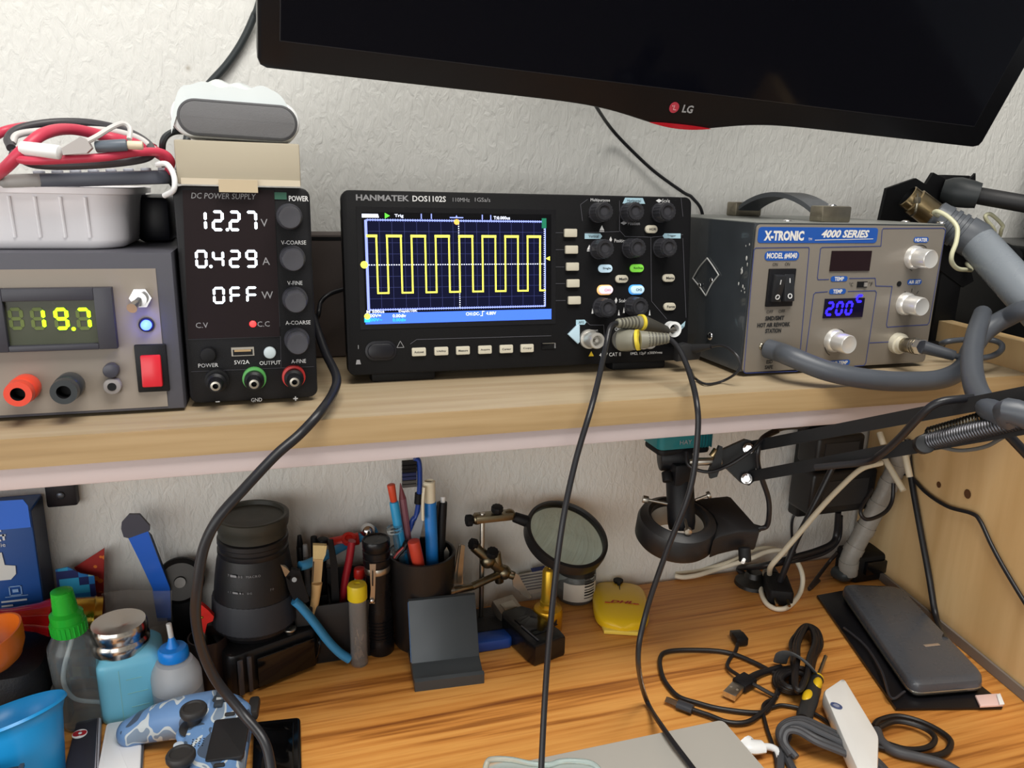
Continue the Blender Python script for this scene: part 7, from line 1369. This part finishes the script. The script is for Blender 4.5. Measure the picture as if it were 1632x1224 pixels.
bps = thing('black_phone', 'glossy black phone lying under the right side of the game controller', 'phone', tuple(D(440, 1190)))
slabq(((404, 1150), (479, 1142), (482, 1262), (400, 1262)), DESK+.001, DESK+.009, BLKG, .005, .0016).build('body', bps)
slabq(((405, 1156), (468, 1149), (468, 1262), (404, 1262)), DESK+.0088, DESK+.0094, mat('phone_glass', '#050506', .05), .003, .0002).build('screen', bps)
# game controller
def camo():
    m = bpy.data.materials.new('blue_camouflage'); m.use_nodes = True; N = m.node_tree.nodes; Lk = m.node_tree.links; b_ = N['Principled BSDF']; tc = N.new('ShaderNodeTexCoord')
    mp = N.new('ShaderNodeMapping'); mp.inputs['Scale'].default_value = (44, 27, 27); mp.inputs['Rotation'].default_value = (0, 0, .6); Lk.new(tc.outputs['Object'], mp.inputs['Vector'])
    n = N.new('ShaderNodeTexNoise'); n.inputs['Scale'].default_value = 1.0; n.inputs['Detail'].default_value = 1.2; n.inputs['Distortion'].default_value = .8; Lk.new(mp.outputs['Vector'], n.inputs['Vector'])
    r = ramp(N, [(0, '#4a5a70'), (.38, '#4a5a70'), (.42, '#6d93c4'), (.53, '#6d93c4'), (.56, '#cdd6da'), (.61, '#8497ad')]); r.color_ramp.interpolation = 'CONSTANT'
    Lk.new(n.outputs['Fac'], r.inputs['Fac']); Lk.new(r.outputs['Color'], b_.inputs['Base Color']); b_.inputs['Roughness'].default_value = .4; return m
gc0 = D(305, 1172, DESK+.038); GF = T(gc0.x+.001, gc0.y-.013, DESK+.003) @ R(-5, 'Z') @ Matrix.Diagonal((.87, .85, .92, 1))
gc = thing('game_controller', 'blue and white camouflage game controller with two black thumbsticks', 'game controller', GF)
CM = camo(); mb = MB(GF)
mb.rslab((.018, 0, .026), (.056, .126, .030), CM, .014, .010)
for s in (-1, 1):
    mb.ball((.012, s*.058, .026), .030, CM, (1.0, .78, .58)); mb.cyl((-.002, s*.030, .027), (-.002, s*.030, .033), .0175, CM, b=.003)
    mb.tube([(.012, s*.058, .027), (-.022, s*.063, .024), (-.050, s*.066, .018), (-.066, s*.064, .014)], [.0215, .0125], CM, n=20)
    mb.ball((-.066, s*.064, .014), .0128, CM)
organic(mb, 'body', gc, .0018, 5)
BKD = mat('stick_dark', '#2d2c2c', .5)
for s in (-1, 1):
    mb = MB(GF); X = T(-.002, s*.0300, .036); mb.lathe([(.0135, -.001), (.0135, .0005), (.011, .0012), (.006, .002), (.006, .010), (.0105, .012), (.0118, .0145), (.0118, .0175), (.0108, .0192), (.0088, .0196), (.0078, .0184), (0, .0180)], BKD, X, 32); mb.build('thumbstick', gc)
mb = MB(GF); mb.rslab((.031, 0, .0408), (.031, .054, .004), mat('touchpad_black', '#202022', .45), .003, .001); mb.build('touchpad', gc)
for (dx, dy) in ((.007, 0), (-.007, 0), (0, .007), (0, -.007)):
    mb = MB(GF); mb.rslab((.016+dx, .056+dy, .0435), (.008, .008, .0035), mat('dpad_slate', '#3c444c', .45), .0015, .001); mb.build('direction_button', gc)
for (dx, dy) in ((.008, 0), (-.008, 0), (0, .008), (0, -.008)):
    mb = MB(GF); mb.cyl((.016+dx, -.056+dy, .041), (.016+dx, -.056+dy, .0455), .0042, BKD, b=.001); mb.build('action_button', gc)
mb = MB(GF)
for i in range(4):
    for j in range(4): mb.cyl((.001+i*.0030, -.0045+j*.0030, .0408), (.001+i*.0030, -.0045+j*.0030, .0414), .0006, INKB, n=8)
mb.build('speaker_holes', gc)
mb = MB(GF); mb.cyl((-.010, 0, .039), (-.010, 0, .0418), .0045, mat('home_button', '#b9c6d2', .3), b=.001); mb.build('home_button', gc)
for s in (-1, 1): mb = MB(GF); mb.rslab((.028, s*.0335, .0412), (.009, .0035, .004), BKD, .0015, .0008); mb.build('side_button', gc)
for s in (-1, 1): mb = MB(GF); mb.box((.046, s*.056, .030), (.010, .026, .010), BKD, .003); mb.build('shoulder_button', gc)
